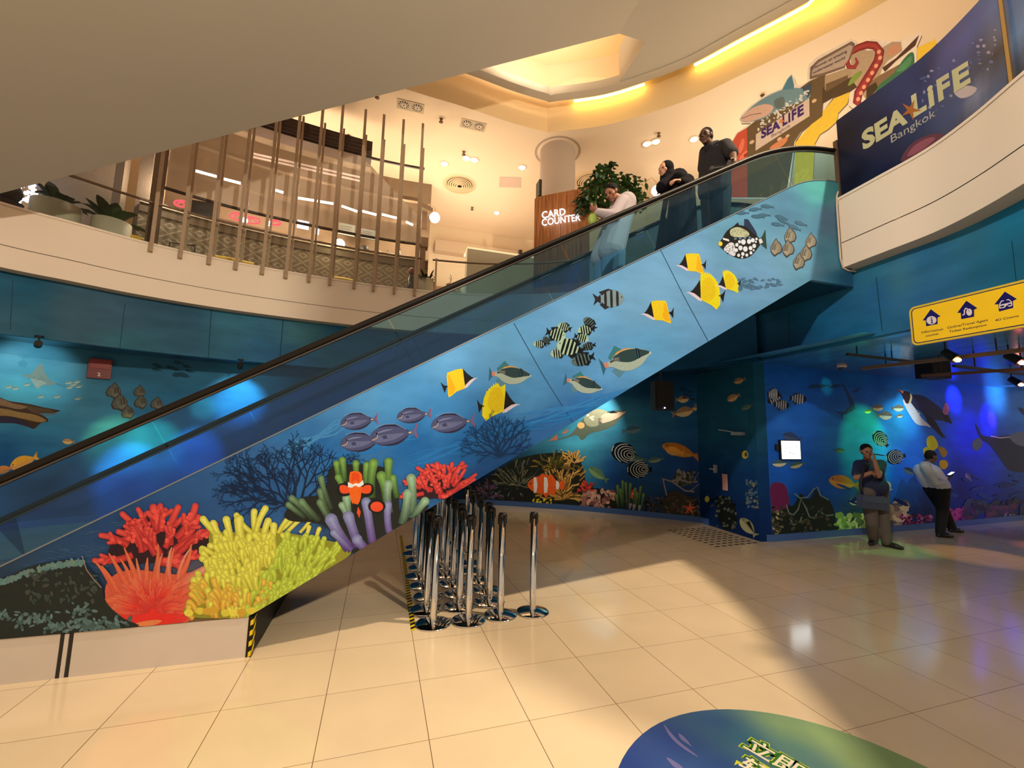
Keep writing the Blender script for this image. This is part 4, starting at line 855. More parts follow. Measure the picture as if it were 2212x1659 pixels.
CCc = [(1680,820,(28,72,128)),(1750,830,(22,68,124)),(1690,900,(44,90,154)),(1750,900,(30,80,142)),(1820,850,(22,74,122)),(1800,950,(20,80,112)),(1700,1000,(36,80,150)),(1780,1020,(20,62,110)),(1750,1060,(18,50,100)),(1900,830,(20,70,120)),(1930,900,(50,140,210)),(1980,1000,(30,90,150)),(2060,850,(44,84,160)),(2100,950,(24,44,150)),(2180,860,(50,110,170)),(2190,1000,(26,60,110)),(2080,1060,(16,20,70)),(2000,1100,(20,30,60)),(1750,1120,(24,36,36)),(1850,1130,(40,60,50)),(2180,1110,(20,26,60))]
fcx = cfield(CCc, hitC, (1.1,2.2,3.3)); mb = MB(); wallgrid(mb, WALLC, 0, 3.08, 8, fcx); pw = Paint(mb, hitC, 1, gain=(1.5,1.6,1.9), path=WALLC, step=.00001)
f_sergeant(pw, 1656+2,868,1690,855, 1.0, (30,32,40), 5, (170,176,176), (24,26,34))
for a in ((1705,876,1670,874),(1742,863,1704,860)): f_sergeant(pw, *a, 1.0, (32,34,42), 5, (160,166,170), (24,26,34))
f_sergeant(pw, 1684,852,1656,852, 1.5, (26,28,34), 5, (190,196,196), (22,24,30))
pw.smooth([(1818,824),(1828,840),(1840,860),(1846,880),(1838,890),(1825,888),(1835,876),(1832,860),(1824,842)], (30,60,92)); pw.smooth([(1800,888),(1815,890),(1835,888),(1830,894),(1822,896),(1819,908),(1816,895)], (32,60,90)); pw.smooth([(1840,845),(1858,838),(1850,848)], (30,62,96)); pw.poly([(1836,880),(1850,884),(1842,876)], (30,60,92))
for x in (1745,1760,1790): f_plain(pw, x, 836, x+32, 832, .7, (26,62,100), (26,62,100))
for a in ((1882,888,1864,890),(1908,881,1880,882),(1952,882,1924,882),(1927,899,1892,897),(1950,898,1934,900),(1988,892,1972,893)): f_plain(pw, *a, 1.4, (120,110,76), (214,206,150))
# penguin
pw.smooth([(1950,866),(1960,862),(1975,880),(1990,902),(2010,922),(2000,920),(1980,916),(1965,896)], (222,226,228)); pw.smooth([(1962,856),(1974,852),(1996,856),(2020,872),(2040,890),(2050,900),(2056,915),(2046,912),(2030,908),(2004,906),(1990,890),(1975,880)], (34,42,64)); pw.smooth([(2004,900),(2020,910),(2035,935),(2042,945),(2034,944),(2020,930),(2002,910)], (26,28,40))
pw.smooth([(1937,840),(1950,844),(1962,846),(1970,856),(1966,868),(1958,872),(1952,862),(1946,850)], (44,26,22)); pw.poly([(1937,840),(1950,850),(1952,845)], (206,120,96)); pw.smooth([(1966,850),(1970,856),(1968,868),(1962,872),(1966,860)], (206,190,120)); pw.poly([(2034,892),(2044,888),(2056,915),(2042,910)], (24,26,36))
f_emperor(pw, 1888,934,1918,964, .9, .022); f_emperor(pw, 1914,990,1956,984, 1.0, .022); f_plain(pw, 1790,1036,1858,1050, 1.1, (150,100,42), (170,124,50)); f_plain(pw, 1824,974,1800,972, 1.2, (40,70,70), (70,96,80))
f_plain(pw, 1690,940,1732,950, 1.2, (50,70,110), (70,90,120)); f_plain(pw, 1668,1002,1706,1000, 1.1, (60,96,110), (190,186,150)); f_plain(pw, 1706,1008,1740,1000, 1.1, (56,90,84), (160,156,120))
pw.smooth([(2003,945),(2014,941),(2022,950),(2026,965),(2012,974),(2002,962)], (214,206,40)); pw.smooth([(1994,970),(2005,966),(2010,980),(1998,985)], (200,180,40)); pw.smooth([(2026,966),(2040,968),(2046,980),(2036,988)], (170,130,40)); pw.smooth([(2030,996),(2042,994),(2048,1004),(2040,1014),(2030,1008)], (226,166,30)); pw.smooth([(2042,870),(2050,880),(2046,896),(2036,890)], (180,110,130))
pw.smooth([(2106,915),(2114,926),(2122,940),(2150,944),(2180,940),(2230,936),(2240,1010),(2186,1018),(2160,990),(2136,960),(2120,950),(2112,935)], (30,40,64)); pw.smooth([(2180,940),(2230,932),(2236,960),(2200,962)], (96,104,116)); pw.line([(2140,942),(2160,946),(2180,944)], 2, (220,190,210)); pw.smooth([(2102,952),(2116,946),(2122,960),(2110,974),(2100,966)], (90,100,80)); pw.smooth([(2200,880),(2225,890),(2225,905),(2206,892)], (30,50,90))
f_plain(pw, 1952,1012,1980,1026, 1.2, (40,60,70), (80,110,100)); f_plain(pw, 1912,1040,1925,1060, 1.6, (150,160,150), (190,190,170)); f_plain(pw, 1834,1084,1862,1082, 1.6, (110,170,90), (170,210,120)); f_plain(pw, 2086,1022,2098,1040, 1.4, (100,90,110), (130,120,130))
# giant clam and corals on wall C
pw.smooth([(1668,1158),(1670,1110),(1690,1100),(1700,1085),(1710,1094),(1720,1082),(1730,1066),(1740,1078),(1752,1076),(1762,1056),(1772,1072),(1790,1080),(1800,1100),(1806,1130),(1806,1154)], (26,34,28))
for a in ([(1698,1090),(1704,1108),(1714,1112),(1724,1100),(1730,1078),(1740,1096),(1748,1116),(1758,1120),(1768,1104)],[(1716,1066),(1728,1076),(1744,1074),(1758,1056),(1766,1052),(1772,1070),(1790,1080)],[(1706,1120),(1714,1134),(1726,1130),(1732,1116)],[(1770,1104),(1784,1114),(1800,1112)]): pw.line(a, 3, (92,108,96))
pw.smooth([(1664,1050),(1680,1042),(1698,1052),(1704,1090),(1690,1100),(1666,1100)], (96,34,70)); lumps(pw, 1666,1800,1095,1156,[(34,38,28),(24,30,24),(54,54,42),(70,66,50)],110,2,6); lumps(pw, 1668,1690,1104,1156,[(150,140,100),(100,96,70),(60,60,44)],26,2,5)
lumps(pw, 1808,1880,1112,1150,[(150,186,100),(110,150,70),(180,206,120),(84,120,60)],70,5,11); lumps(pw, 1915,1960,1086,1140,[(196,176,140),(150,130,104),(110,96,84),(90,84,90)],50,6,12); lumps(pw, 1944,2012,1112,1142,[(110,34,70),(150,60,96),(70,26,52),(180,120,150)],90,2,6); lumps(pw, 2048,2084,1098,1132,[(186,70,120),(150,44,96)],40,3,8); lumps(pw, 2084,2212,1080,1124,[(70,40,80),(50,60,84),(34,30,60),(90,50,70),(40,50,60)],120,4,11); lumps(pw, 2170,2212,1108,1126,[(130,150,170)],16,1,3)
for k in range(160):
    x, y = rnd.uniform(1690,2200), rnd.uniform(1020,1090); pw.ell(x, y, rnd.uniform(6,20), rnd.uniform(2,5), (20,40,90) if rnd.random() < .5 else (24,60,110), rnd.uniform(-.5,.5), 7) if rnd.random() < .15 else None
mb.build('wall_right', [M_wall, M_wall2], kind='structure')
# skirting boards
M_skirt = mat('blue_skirting', (58,96,160), 0.5)
def skirt(nm, path, th=0.02, h=0.115):
    mb = MB(); o = offset2(path, -th); ribbon(mb, o, 0, h); flat_ribbon(mb, o, path, h)
    for q, r in ((o[0], path[0]), (o[-1], path[-1])): mb.face([(q.x,q.y,0),(r.x,r.y,0),(r.x,r.y,h),(q.x,q.y,h)])
    mb.build(nm, M_skirt, kind='structure')
skirt('baseboard_back', WALLA+V2([(6.235,7.1)])); skirt('baseboard_right', V2([(6.16,5.86),(6.36,5.79)])+WALLC[1:])
# door in the short wall
def onB(y, d): t = (7.35-y)/1.53; return Vector((6.24-0.09*t-d, y, 0))
mb = MB(); y0, y1 = 6.95, 5.95
A, B_ = onB(y0, .005), onB(y1, .005); rows = [[(A.x+(B_.x-A.x)*i/6, A.y+(B_.y-A.y)*i/6, 0.01+2.2*j/6) for i in range(7)] for j in range(7)]
mb.grid(rows, 0, [[fb(q) for q in r] for r in rows], False)
for q in (A, B_): mb.face([(q.x,q.y,.01),(q.x+.005,q.y,.01),(q.x+.005,q.y,2.21),(q.x,q.y,2.21)], 0, lin((30,70,90)))
mb.face([(A.x,A.y,2.21),(B_.x,B_.y,2.21),(B_.x+.005,B_.y,2.21),(A.x+.005,A.y,2.21)], 0, lin((10,24,34)))
door = mb.build('door_1', [M_wall], kind='structure', loc=(A.x, A.y, 0))
M_alu = mat('satin_aluminium', (190,196,200), 0.35, 0.6)
mb = MB(); mb.box((6.10-.03, 6.05, 1.78), (6.15, 6.3, 1.84)); mb.bar((6.12,6.3,1.84),(6.08,6.6,1.88), .02, .02); mb.build('door_closer', M_alu, door)
mb = MB(); mb.box((6.14,6.78,1.05),(6.185,6.84,1.2)); mb.tube([(6.14,6.8,1.12),(6.10,6.8,1.12),(6.10,6.9,1.12)], .012, 8); mb.build('door_handle', M_alu, door)
mb = MB(); mb.box((6.14,6.5,.75),(6.152,6.62,1.05)); mb.build('door_tag', mat('tag_card', (200,150,150), .6), door)
mb = MB(); mb.bar((6.145,6.56,1.05),(6.145,6.56,1.2), .006, .006); mb.build('tag_string', M_dark, door)
# ------------------------------------------------------------------ lamps that light the murals
def spot_fixture(px, py, z, tgt, power, color, label, dropz=0.13, angle=70, lmp=True):
    q = atz(px, py, z); top = Vector((q.x, q.y, ZC1-0.001)); t = thing('track_spotlight', tuple(top), label, 'spotlight', 'black spotlights under the mural ceiling')
    mb = MB(); mb.lathe([(0.0,0),(.05,0),(.05,-.03),(0.0,-.03)], 16, 0, Matrix.Translation(top)); mb.build('mount', M_dark, t)
    mb = MB(); mb.tube([top+Vector((0,0,-.03)), top+Vector((0,0,-dropz+.05))], .01, 8); mb.build('stem', M_dark, t)
    c = top+Vector((0,0,-dropz)); d = (Vector(tgt)-c).normalized(); mb = MB(); mb.tube([c-d*.05, c+d*.06], .045, 16); mb.build('lamp_head', M_dark, t)
    mb = MB(); e = c+d*.062; mb.tube([e, e+d*.004], .036, 16); mb.build('lens', emat('lens_'+str(px), tuple(255*v for v in color), 8), t)
    if lmp: lamp('spot_lamp', 'SPOT', tuple(c+d*.075), power, color, .02, tgt, angle, .7)
h = hitA(66, 800)[0]; spot_fixture(85, 728, 3.03, h, 26, (.86,1,.96), 'black track spotlight shining on the eagle ray at far left')
h = hitA(505, 860)[0]; spot_fixture(520, 778, 3.03, h, 34, (.80,1,1), 'black track spotlight beside the escalator handrail on the left')
h = hitA(1290, 905)[0]; hp = h+Vector((-0.25,-0.7,0)); hp.z = 2.9; lamp('manta_spot_lamp', 'SPOT', tuple(hp), 75, (1,.93,.76), .03, tuple(h), 70, .8)
hp2 = hitA(1180, 1060)[0]; lamp('reef_spot_lamp', 'SPOT', (2.6,8.4,2.9), 60, (1,.9,.7), .03, tuple(hp2), 80, .9)
def wallspot(px, py, power, color, back=1.5, ang=40, side=0.0, z=2.9, hit=hitC):
    h = hit(px, py)[0]; lamp('colour_effect_lamp', 'SPOT', (h.x+side, h.y-back, z), power, color, .02, tuple(h), ang, .7)
wallspot(1945, 945, 48, (.35,.75,1), 1.4, 58); wallspot(1958, 885, 16, (.8,.95,1), .9, 50)
wallspot(1866, 955, 150, (.01,1,.12), 1.7, 44); wallspot(1785, 833, 3, (.05,1,.3), .5, 40)
wallspot(2135, 905, 60, (.35,.02,1), 1.3, 34); wallspot(2142, 905, 190, (1,.05,.75), 1.3, 16); wallspot(2150, 852, 12, (.75,.85,1), .5, 110); wallspot(2060, 860, 24, (.3,.1,1), .6, 60)
wallspot(2100, 1000, 50, (.1,.12,1), 1.6, 70)
lamp('colour_effect_lamp', 'SPOT', (9.6,4.6,2.9), 90, (1,.55,.16), .02, (8.9,4.4,0), 30, .6); lamp('colour_effect_lamp', 'SPOT', (11.5,4.2,2.9), 110, (1,.25,.12), .02, (11.0,4.1,0), 34, .6)
lamp('colour_effect_lamp', 'SPOT', (8.3,4.7,2.9), 60, (.2,1,.2), .02, (7.9,5.2,0), 34, .6)
lamp('colour_effect_lamp', 'POINT', (13.0,4.6,2.7), 8, (.3,.2,1), .05)
lamp('colour_effect_lamp', 'SPOT', (9.5,3.8,1.8), 40, (.45,.05,1), .02, (9.8,3.9,3.05), 40, .8)
# coloured projector light on the wall behind the escalator glass
for px, py, pw_, cc, an in ((330,970,90,(.2,1,.4),26),(280,1030,160,(.55,.85,1),24),(420,990,120,(.05,.7,1),26),(255,960,50,(.7,1,.3),26),(440,880,30,(.3,1,.5),14),(520,870,60,(.3,.9,1),30)):
    h = hitA(px, py)[0]; lamp('projector_lamp', 'SPOT', (h.x+.5, h.y-2.0, 2.8), pw_*5, cc, .04, tuple(h), an, .8)
# ------------------------------------------------------------------ level two: timber screen, bar, balustrade, planters
def arc_pt(px, py, off):
    h = hitpath(px, py, offset2(FAS, off)); return h
def arc_pos(path):
    s = [0.0]
    for a, b in zip(path, path[1:]): s.append(s[-1]+(b-a).length)
    return s
def sub_path(off, px0, px1, py0, py1, n=24):   # piece of the offset curve between two sight lines
    path = offset2(FAS, off); a = hitpath(px0, py0, path)[0]; b = hitpath(px1, py1, path)[0]
    out = [Vector((a.x, a.y))]+[q for q in path if a.x+.02 < q.x < b.x-.02]+[Vector((b.x, b.y))]; return out
def curved_box(name, path, th, z0, z1, m, **k):
    mb = MB(); bk = offset2(path, th); ribbon(mb, path, z0, z1); ribbon(mb, bk, z0, z1); flat_ribbon(mb, path, bk, z1); flat_ribbon(mb, path, bk, z0, 0, False)
    for i in (0, -1): mb.face([(path[i].x,path[i].y,z0),(bk[i].x,bk[i].y,z0),(bk[i].x,bk[i].y,z1),(path[i].x,path[i].y,z1)])
    return mb.build(name, m, **k)
SL = [(325,545),(389,560),(451,575),(509,583),(566,597),(617,605),(667,612),(712,618),(764,625),(806,630),(851,633),(895,637)]
for i, (x, y) in enumerate(SL):
    for row, off, z0, z1 in ((0, -0.045, 4.73, 8.9), (1, 0.42, 4.9, 8.62)):
        p0, n = arc_pt(x, y, off) if row == 0 else (arc_pt(x, y, -0.045)[0]+Vector((0.05, 0, 0))-arc_pt(x, y, -0.045)[1]*0.47, arc_pt(x, y, -0.045)[1])
        t = Vector((-n.y, n.x, 0)); M = Matrix(((t.x, n.x, 0, p0.x), (t.y, n.y, 0, p0.y), (0, 0, 1, 0), (0, 0, 0, 1)))
        mb = MB(); w = .028 if row == 0 else .022
        mb.box((-w, -.055, z0), (w, .045, z1), 0, M)
        o = mb.build('timber_fin', M_wood, loc=(p0.x, p0.y, z0))
        tag(o, 'tall timber fin fixed to the white fascia, front row of the screen' if row == 0 else 'shorter timber fin behind, back row of the screen', 'screen post', 'front row of timber fins' if row == 0 else 'back row of timber fins')
names = ['at the left end beside the dark post','second from the left end','third from the left end','fourth from the left end','fifth from the left end','sixth from the left end','sixth from the right end','fifth from the right end, before the bright bar lamp','fourth from the right end','third from the right end','second from the right end','at the right end beside the planter']
fr = [o for o in COL.objects if o.name.startswith('timber_fin')]
for k, o in enumerate(fr): o['label'] = ('tall front timber fin, ' if k % 2 == 0 else 'shorter back timber fin, ')+names[k//2]
# top rail, awning and metal-mesh curtain of the bar
bar = thing('restaurant_bar', (-1.8, 10.2, Z2), 'curved bar behind the timber fins with mesh curtain, dark awning and lozenge-pattern front', 'bar')
pth = sub_path(0.55, 345, 909, 395, 525)
M_brown = mat('dark_brown_metal', (70, 56, 50), 0.5)
curved_box('curtain_rail', pth, 0.04, 8.17, 8.22, M_brown, parent=bar)
curved_box('lower_rail', pth, 0.04, 6.20, 6.25, M_brown, parent=bar)
mc = bpy.data.materials.new('mesh_curtain'); mc.use_nodes = True; nt = mc.node_tree; nt.nodes.clear()
o_ = nd('ShaderNodeOutputMaterial'); tr = nd('ShaderNodeBsdfTransparent'); df = nd('ShaderNodeBsdfPrincipled'); df.inputs['Base Color'].default_value = lin((216,202,186))+(1,); df.inputs['Roughness'].default_value = .5; df.inputs['Metallic'].default_value = .15
nz = nd('ShaderNodeTexNoise'); nz.inputs['Scale'].default_value = 1.3; tcn = nd('ShaderNodeTexCoord'); nt.links.new(tcn.outputs['Object'], nz.inputs['Vector']); mxs = nd('ShaderNodeMixShader')
mrr = nd('ShaderNodeMapRange'); mrr.inputs['From Min'].default_value = .35; mrr.inputs['From Max'].default_value = .65; mrr.inputs['To Min'].default_value = .6; mrr.inputs['To Max'].default_value = .8; nt.links.new(nz.outputs['Fac'], mrr.inputs['Value'])
nt.links.new(mrr.outputs[0], mxs.inputs[0]); nt.links.new(tr.outputs[0], mxs.inputs[1]); nt.links.new(df.outputs[0], mxs.inputs[2]); nt.links.new(mxs.outputs[0], o_.inputs[0])
mb = MB(); n = len(pth)-1; hi = []
for i, q in enumerate(pth):
    X = q.x; zt = 8.17 if X < -0.9 else 8.17-(X+0.9)/(0.48+0.9)*1.25; hi.append((q.x, q.y, zt))
mb.grid([[(q.x,q.y,6.22) for q in pth], hi]); mb.build('mesh_curtain', mc, bar)
pa = sub_path(0.5, 500, 803, 300, 338)
o = curved_box('awning', pa, 0.5, 8.22, 8.56, mat('awning_grey', (84, 68, 66), .6), parent=bar); mb = MB(); f_ = offset2(pa, -.012)
for z in (8.25, 8.36, 8.45, 8.55): ribbon(mb, f_, z-.012, z+.012)
for i in range(0, len(f_), 3): q = f_[i]; mb.bar((q.x,q.y,8.24),(q.x,q.y,8.56), .02, .02)
for s_ in ():
    pass
mb.build('awning_battens', M_brown, o)
# bar front with lozenge pattern
ml = bpy.data.materials.new('lozenge_tile'); ml.use_nodes = True; nt = ml.node_tree; b = nt.nodes['Principled BSDF']; tcn = nd('ShaderNodeVertexColor'); tcn.layer_name = 'Col'
sp = nd('ShaderNodeSeparateColor'); nt.links.new(tcn.outputs[0], sp.inputs[0])
def mth2(op, a, b_=None):
    n = nd('ShaderNodeMath'); n.operation = op
    for i, v in enumerate((a, b_)):
        if v is None: continue
        if isinstance(v, (int, float)): n.inputs[i].default_value = v
        else: nt.links.new(v, n.inputs[i])
    return n.outputs[0]
def tri(v, k): f = mth2('FRACT', mth2('MULTIPLY', v, k)); return mth2('ABSOLUTE', mth2('SUBTRACT', f, .5))
dsum = mth2('ADD', tri(sp.outputs[0], 28.0), tri(sp.outputs[1], 3.4)); rings = mth2('LESS_THAN', mth2('ABSOLUTE', mth2('SUBTRACT', mth2('FRACT', mth2('MULTIPLY', dsum, 3.0)), .5)), .13)
mxl = nd('ShaderNodeMix'); mxl.data_type = 'RGBA'; nt.links.new(rings, mxl.inputs[0]); mxl.inputs[6].default_value = lin((104,94,76))+(1,); mxl.inputs[7].default_value = lin((146,134,112))+(1,); nt.links.new(mxl.outputs[2], b.inputs['Base Color'])
pc = sub_path(1.45, 300, 925, 452, 565); L_ = arc_pos(pc); mb = MB()
mb.grid([[(q.x,q.y,Z2) for q in pc], [(q.x,q.y,5.98) for q in pc]], 0, [[(s_/14.0, 0, 0) for s_ in L_], [(s_/14.0, 1, 0) for s_ in L_]])
mb.build('bar_front', ml, bar)
curved_box('bar_fascia', offset2(pc, -.03), .06, 5.98, 6.16, mat('bar_dark_wood', (84,70,50), .5, noise=.2), parent=bar)
curved_box('bar_top', offset2(pc, -.06), .6, 6.16, 6.2, mat('bar_stone', (160,150,130), .3), parent=bar)
pk = sub_path(3.0, 300, 925, 452, 565); curved_box('back_wall', pk, .1, Z2, ZC2, mat('bar_back_wall', (120, 100, 78), .8, noise=.2, nscale=2), parent=bar)
for off, z in ((1.6, 7.9), (2.2, 7.5)): curved_box('ceiling_batten', sub_path(off, 300, 900, 380, 520), .12, z, z+.1, mat('batten_%d' % (z*10), (110,88,66), .7), parent=bar)
Em_w = emat('tube_white', (255,240,215), 9); Em_p = emat('tube_pink', (255,205,170), 2.2)
def on_off(px, py, off): return hitpath(px, py, offset2(FAS, off))[0]
for a in ((640,427,720,440),(738,445,772,457),(779,455,813,464),(825,463,857,471),(877,479,892,486),(415,367,470,382),(478,385,520,396),(590,409,612,416)):
    mb = MB(); mb.bar(on_off(a[0], a[1], 1.9), on_off(a[2], a[3], 1.9), .035, .05); o = mb.build('strip_light', Em_w); o['label'] = ''; tag(o, 'x', 'light', 'strip lights above the bar')
for a in ((543,331,778,383),(543,338,778,391)):
    mb = MB(); mb.tube([on_off(a[0]+(a[2]-a[0])*t/6, a[1]+(a[3]-a[1])*t/6, 0.9) for t in range(7)], .022, 6); mb.build('cove_strip', Em_p, bar)
sl_names = ['long white strip light near the middle of the bar ceiling','short white strip light left of the bright bar lamp','white strip light above the bright bar lamp','white strip light over the menu board','shortest white strip light at the right end of the bar','thin white strip light at the far left of the bar','thin white strip light second from the left','faint strip light behind the fifth timber fin']
for o, l in zip([o for o in COL.objects if o.name.startswith('strip_light')], sl_names): o['label'] = l
# things on and behind the bar
def on_bar(px, off=1.7): h = hitpath(px, 500, offset2(FAS, off))[0]; return Vector((h.x, h.y, 6.206))
def single(name, mb, m, label, cat, loc=None, group=None): return mb.build(name, m, None, loc, label, cat, group)
q = on_bar(736); t = thing('globe_lamp', tuple(q), 'glaring warm globe lamp standing on the bar top', 'lamp')
mb = MB(); mb.lathe([(0,0),(.07,0),(.06,.02),(.012,.03),(.012,.1),(0,.1)], 16, 0, Matrix.Translation(q)); mb.build('base', M_brown, t)
mb = MB(); mb.ball(q+Vector((0,0,.2)), .12); mb.build('bulb', emat('bar_bulb', (255,236,180), 26), t)
lamp('bar_lamp', 'POINT', tuple(q+Vector((-.1,-.5,.25))), 26, (1,.8,.5), .1); lamp('bar_lamp', 'POINT', (-2.2, 10.6, 7.3), 90, (1,.75,.5), .3); lamp('bar_lamp', 'POINT', (0.0, 11.2, 7.3), 90, (1,.8,.55), .3)
for px, h_, r, c, nm, lab in ((790,.24,.11,(34,32,30),'bowl','round black pot on the bar top right of the bright lamp'),(840,.22,.035,(70,130,60),'bottle','green bottle on the bar top behind the fins'),(866,.30,.05,(220,225,235),'bottle','white plastic bottle with blue label near the bar end'),(820,.16,.10,(150,110,60),'bowl','brown bread basket on the bar top'),(806,.12,.05,(120,60,40),'jar','small reddish jar on the bar top'),(888,.12,.13,(26,28,34),'tray','flat black box at the right end of the bar top'),(852,.14,.09,(170,140,90),'bowl','tan bowl between the green and white bottles')):
    q = on_bar(px); mb = MB(); M = Matrix.Translation(q)
    if nm == 'bottle':
        mb.lathe([(0,0),(r,0),(r,h_*.6),(r*.8,h_*.7),(r*.35,h_*.8),(r*.35,h_),(0,h_)], 14, 0, M); o = single(nm, mb, mat('c%d' % px, c, .3), lab, nm, tuple(q))
        mb = MB(); mb.lathe([(r*.4,h_),(r*.4,h_+.03),(0,h_+.03)], 12, 0, M); mb.build('cap', M_brown, o, tuple(q))
        if r > .04: mb = MB(); mb.lathe([(r+.002,h_*.15),(r+.002,h_*.5)], 14, 0, M); mb.build('label', mat('blue_label', (40,90,170), .5), o, tuple(q))
    elif nm == 'tray': mb.box((q.x-.2,q.y-.12,q.z),(q.x+.2,q.y+.12,q.z+h_)); single(nm, mb, mat('c%d' % px, c, .5), lab, 'box', tuple(q))
    else: mb.lathe([(0,0),(r*.6,0),(r,h_*.5),(r*.95,h_),(r*.85,h_),(r*.85,h_*.6),(0,h_*.2)], 18, 0, M); single(nm, mb, mat('c%d' % px, c, .5), lab, nm, tuple(q))
for a, c, s_, lab in (((643,474,668,492),(235,238,255),5,'glowing white menu board behind the bar, left one'),((732,480,768,505),(240,224,180),1.3,'cream menu board with fine print left of the bright lamp'),((775,492,812,512),(235,225,190),1.1,'small cream menu board right of the bright lamp'),((682,488,690,506),(240,235,240),3,'narrow lit bottle shelf panel behind the bar')):
    A = on_off(a[0], a[1], 2.6); B_ = on_off(a[2], a[1], 2.6); z1 = on_off(a[0], a[1], 2.6).z; z0 = on_off(a[0], a[3], 2.6).z; mb = MB(); d = (B_-A); d.z = 0; nn = Vector((-d.y, d.x, 0)).normalized()*.03
    P_ = [Vector((A.x,A.y,z0)), Vector((B_.x,B_.y,z0)), Vector((B_.x,B_.y,z1)), Vector((A.x,A.y,z1))]; mb.face(P_, 0); mb.face([q+nn for q in P_][::-1], 1)
    for i in range(4): mb.face([P_[i], P_[(i+1)%4], P_[(i+1)%4]+nn, P_[i]+nn], 1)
    for k in range(4): z = z0+(z1-z0)*(k+.6)/5; mb.bar((A.x+d.x*.15,A.y+d.y*.15-.01,z),(A.x+d.x*.8,A.y+d.y*.8-.01,z), .01, .01, 1)
    single('menu_board', mb, [emat('board%d' % a[0], c, s_), M_brown], lab, 'sign', tuple(P_[0]))
for px, py, r, lab in ((392,440,.10,'red neon ring above the left end of the bar'),(545,476,.12,'red neon ring beside the first bright star lamp'),(515,468,.13,'red neon ring left of the bright star lamps'),(594,481,.09,'red neon ring right of the second star lamp')):
    c = on_off(px, py, 2.3); mb = MB(); mb.tube([c+Vector((r*1.4*math.cos(a*PI/8), 0, r*.7*math.sin(a*PI/8))) for a in range(17)], .018, 6); mb.tube([c+Vector((-r*.8,0,-.02)), c+Vector((0,0,.05)), c+Vector((r*.8,0,-.03))], .014, 6); single('neon_ring', mb, emat('neon%d' % px, (255,50,60), 3.5), lab, 'neon sign', tuple(c))
for px, py, lab in ((529,476,'white star-bright lamp over the bar, left one'),(582,483,'white star-bright lamp over the bar, right one')):
    c = on_off(px, py, 2.0); mb = MB(); mb.ball(c, .06); single('bar_spot', mb, emat('st%d' % px, (255,245,230), 30), lab, 'lamp', tuple(c))
lamp('bar_lamp', 'POINT', (-4.6, 9.6, 6.6), 40, (1,.8,.6), .1); lamp('bar_lamp', 'POINT', (-2.9, 10.4, 6.7), 30, (1,.8,.7), .1)
c = on_off(444, 455, 2.2); mb = MB(); mb.box((c.x-.28,c.y-.03,c.z-.22),(c.x+.28,c.y+.03,c.z+.2)); single('television', mb, mat('screen_black', (24,20,18), .3), 'dark flat screen hung over the left half of the bar', 'screen', tuple(c))
# yellow seats behind the fascia
for a, lab in (((228,512,316,530),'yellow bench cushion beside the white planters'),((458,556,548,570),'yellow bench cushion behind the third timber fin'),((713,604,762,612),'yellow bench cushion below the bright bar lamp')):
    A = on_off(a[0], a[1], .6); B_ = on_off(a[2], a[3], .6); mb = MB(); mb.tube([Vector((A.x,A.y,5.03)), Vector(((A.x+B_.x)/2,(A.y+B_.y)/2+.02,5.05)), Vector((B_.x,B_.y,5.03))], .09, 10, 0, True, None, (1.0,1.4)); single('bench_cushion', mb, mat('yellow_fabric%d' % a[0], (206,176,60), .7, emit=(206,170,50), estr=.0), lab, 'cushion', tuple(A))
# wire chair back
t0 = on_off(366, 530, .75); mb = MB(); z = 4.8
for dx in (0, .42): mb.tube([(t0.x+dx,t0.y,z),(t0.x+dx,t0.y,5.25)], .012, 8)
mb.tube([(t0.x,t0.y,5.25),(t0.x+.42,t0.y,5.25)], .012, 8); mb.tube([(t0.x,t0.y,5.0),(t0.x+.42,t0.y,5.0)], .008, 8); mb.box((t0.x,t0.y,5.0),(t0.x+.42,t0.y+.4,5.03)); single('metal_chair', mb, M_dark, 'black metal chair back showing above the fascia at the left', 'chair', tuple(t0))
# dark post with brackets at the left end of the bar
q = on_off(333, 470, .24); mb = MB(); mb.box((q.x-.07,q.y-.07,Z2),(q.x+.07,q.y+.07,ZC2-.01)); mb.box((q.x-.11,q.y-.11,7.0),(q.x+.11,q.y+.11,7.35)); M_stone = mat('grey_post', (112,90,70), .7, noise=.25, nscale=20); single('screen_post', mb, M_stone, 'thick grey-brown post at the left end of the bar', 'post', (q.x,q.y,Z2))
q = on_off(916, 480, 1.05); mb = MB(); mb.box((q.x-.07,q.y-.07,Z2),(q.x+.07,q.y+.07,7.3)); mb.box((q.x-.1,q.y-.12,6.35),(q.x+.12,q.y+.12,6.8)); mb.prism([(q.x-.12,q.y-.3),(q.x+.2,q.y-.1),(q.x+.12,q.y+.1),(q.x-.1,q.y+.1)], 7.3, 7.42); single('screen_post', mb, mat('taupe_post', (140,116,92), .7), 'taupe post with a box bracket at the right end of the bar', 'post', (q.x,q.y,Z2))
# balustrade along the left fascia
def balustrade(a, b, label):
    path = sub_path(.1, *a); bal = thing('glass_balustrade', (path[0].x, path[0].y, ZF_T), label, 'balustrade')
    mb = MB(); ribbon(mb, path, ZF_T, 5.62); mb.build('glass_sheet', glassmat('clear_rail_glass'+str(b), (.93,.96,.93), .05), bal)
    mb = MB(); mb.tube([(q.x,q.y,5.68) for q in path], .022, 10); mb.build('top_rail', mat('rail_steel'+str(b), (120,104,88), .35, .7), bal)
    for x, y in b:
        q = on_off(x, y, .1); mb = MB(); mb.box((q.x-.02,q.y-.02,ZF_T),(q.x+.02,q.y+.02,5.72)); mb.build('post', mat('post_steel', (190,160,130), .4, .5), bal)
balustrade((-200, 912, 350, 552), (), 'glass balustrade with slim steel rail along the left fascia')
balustrade((935, 1290, 555, 500), ((941,600),), 'glass balustrade with steel rail right of the timber fins')
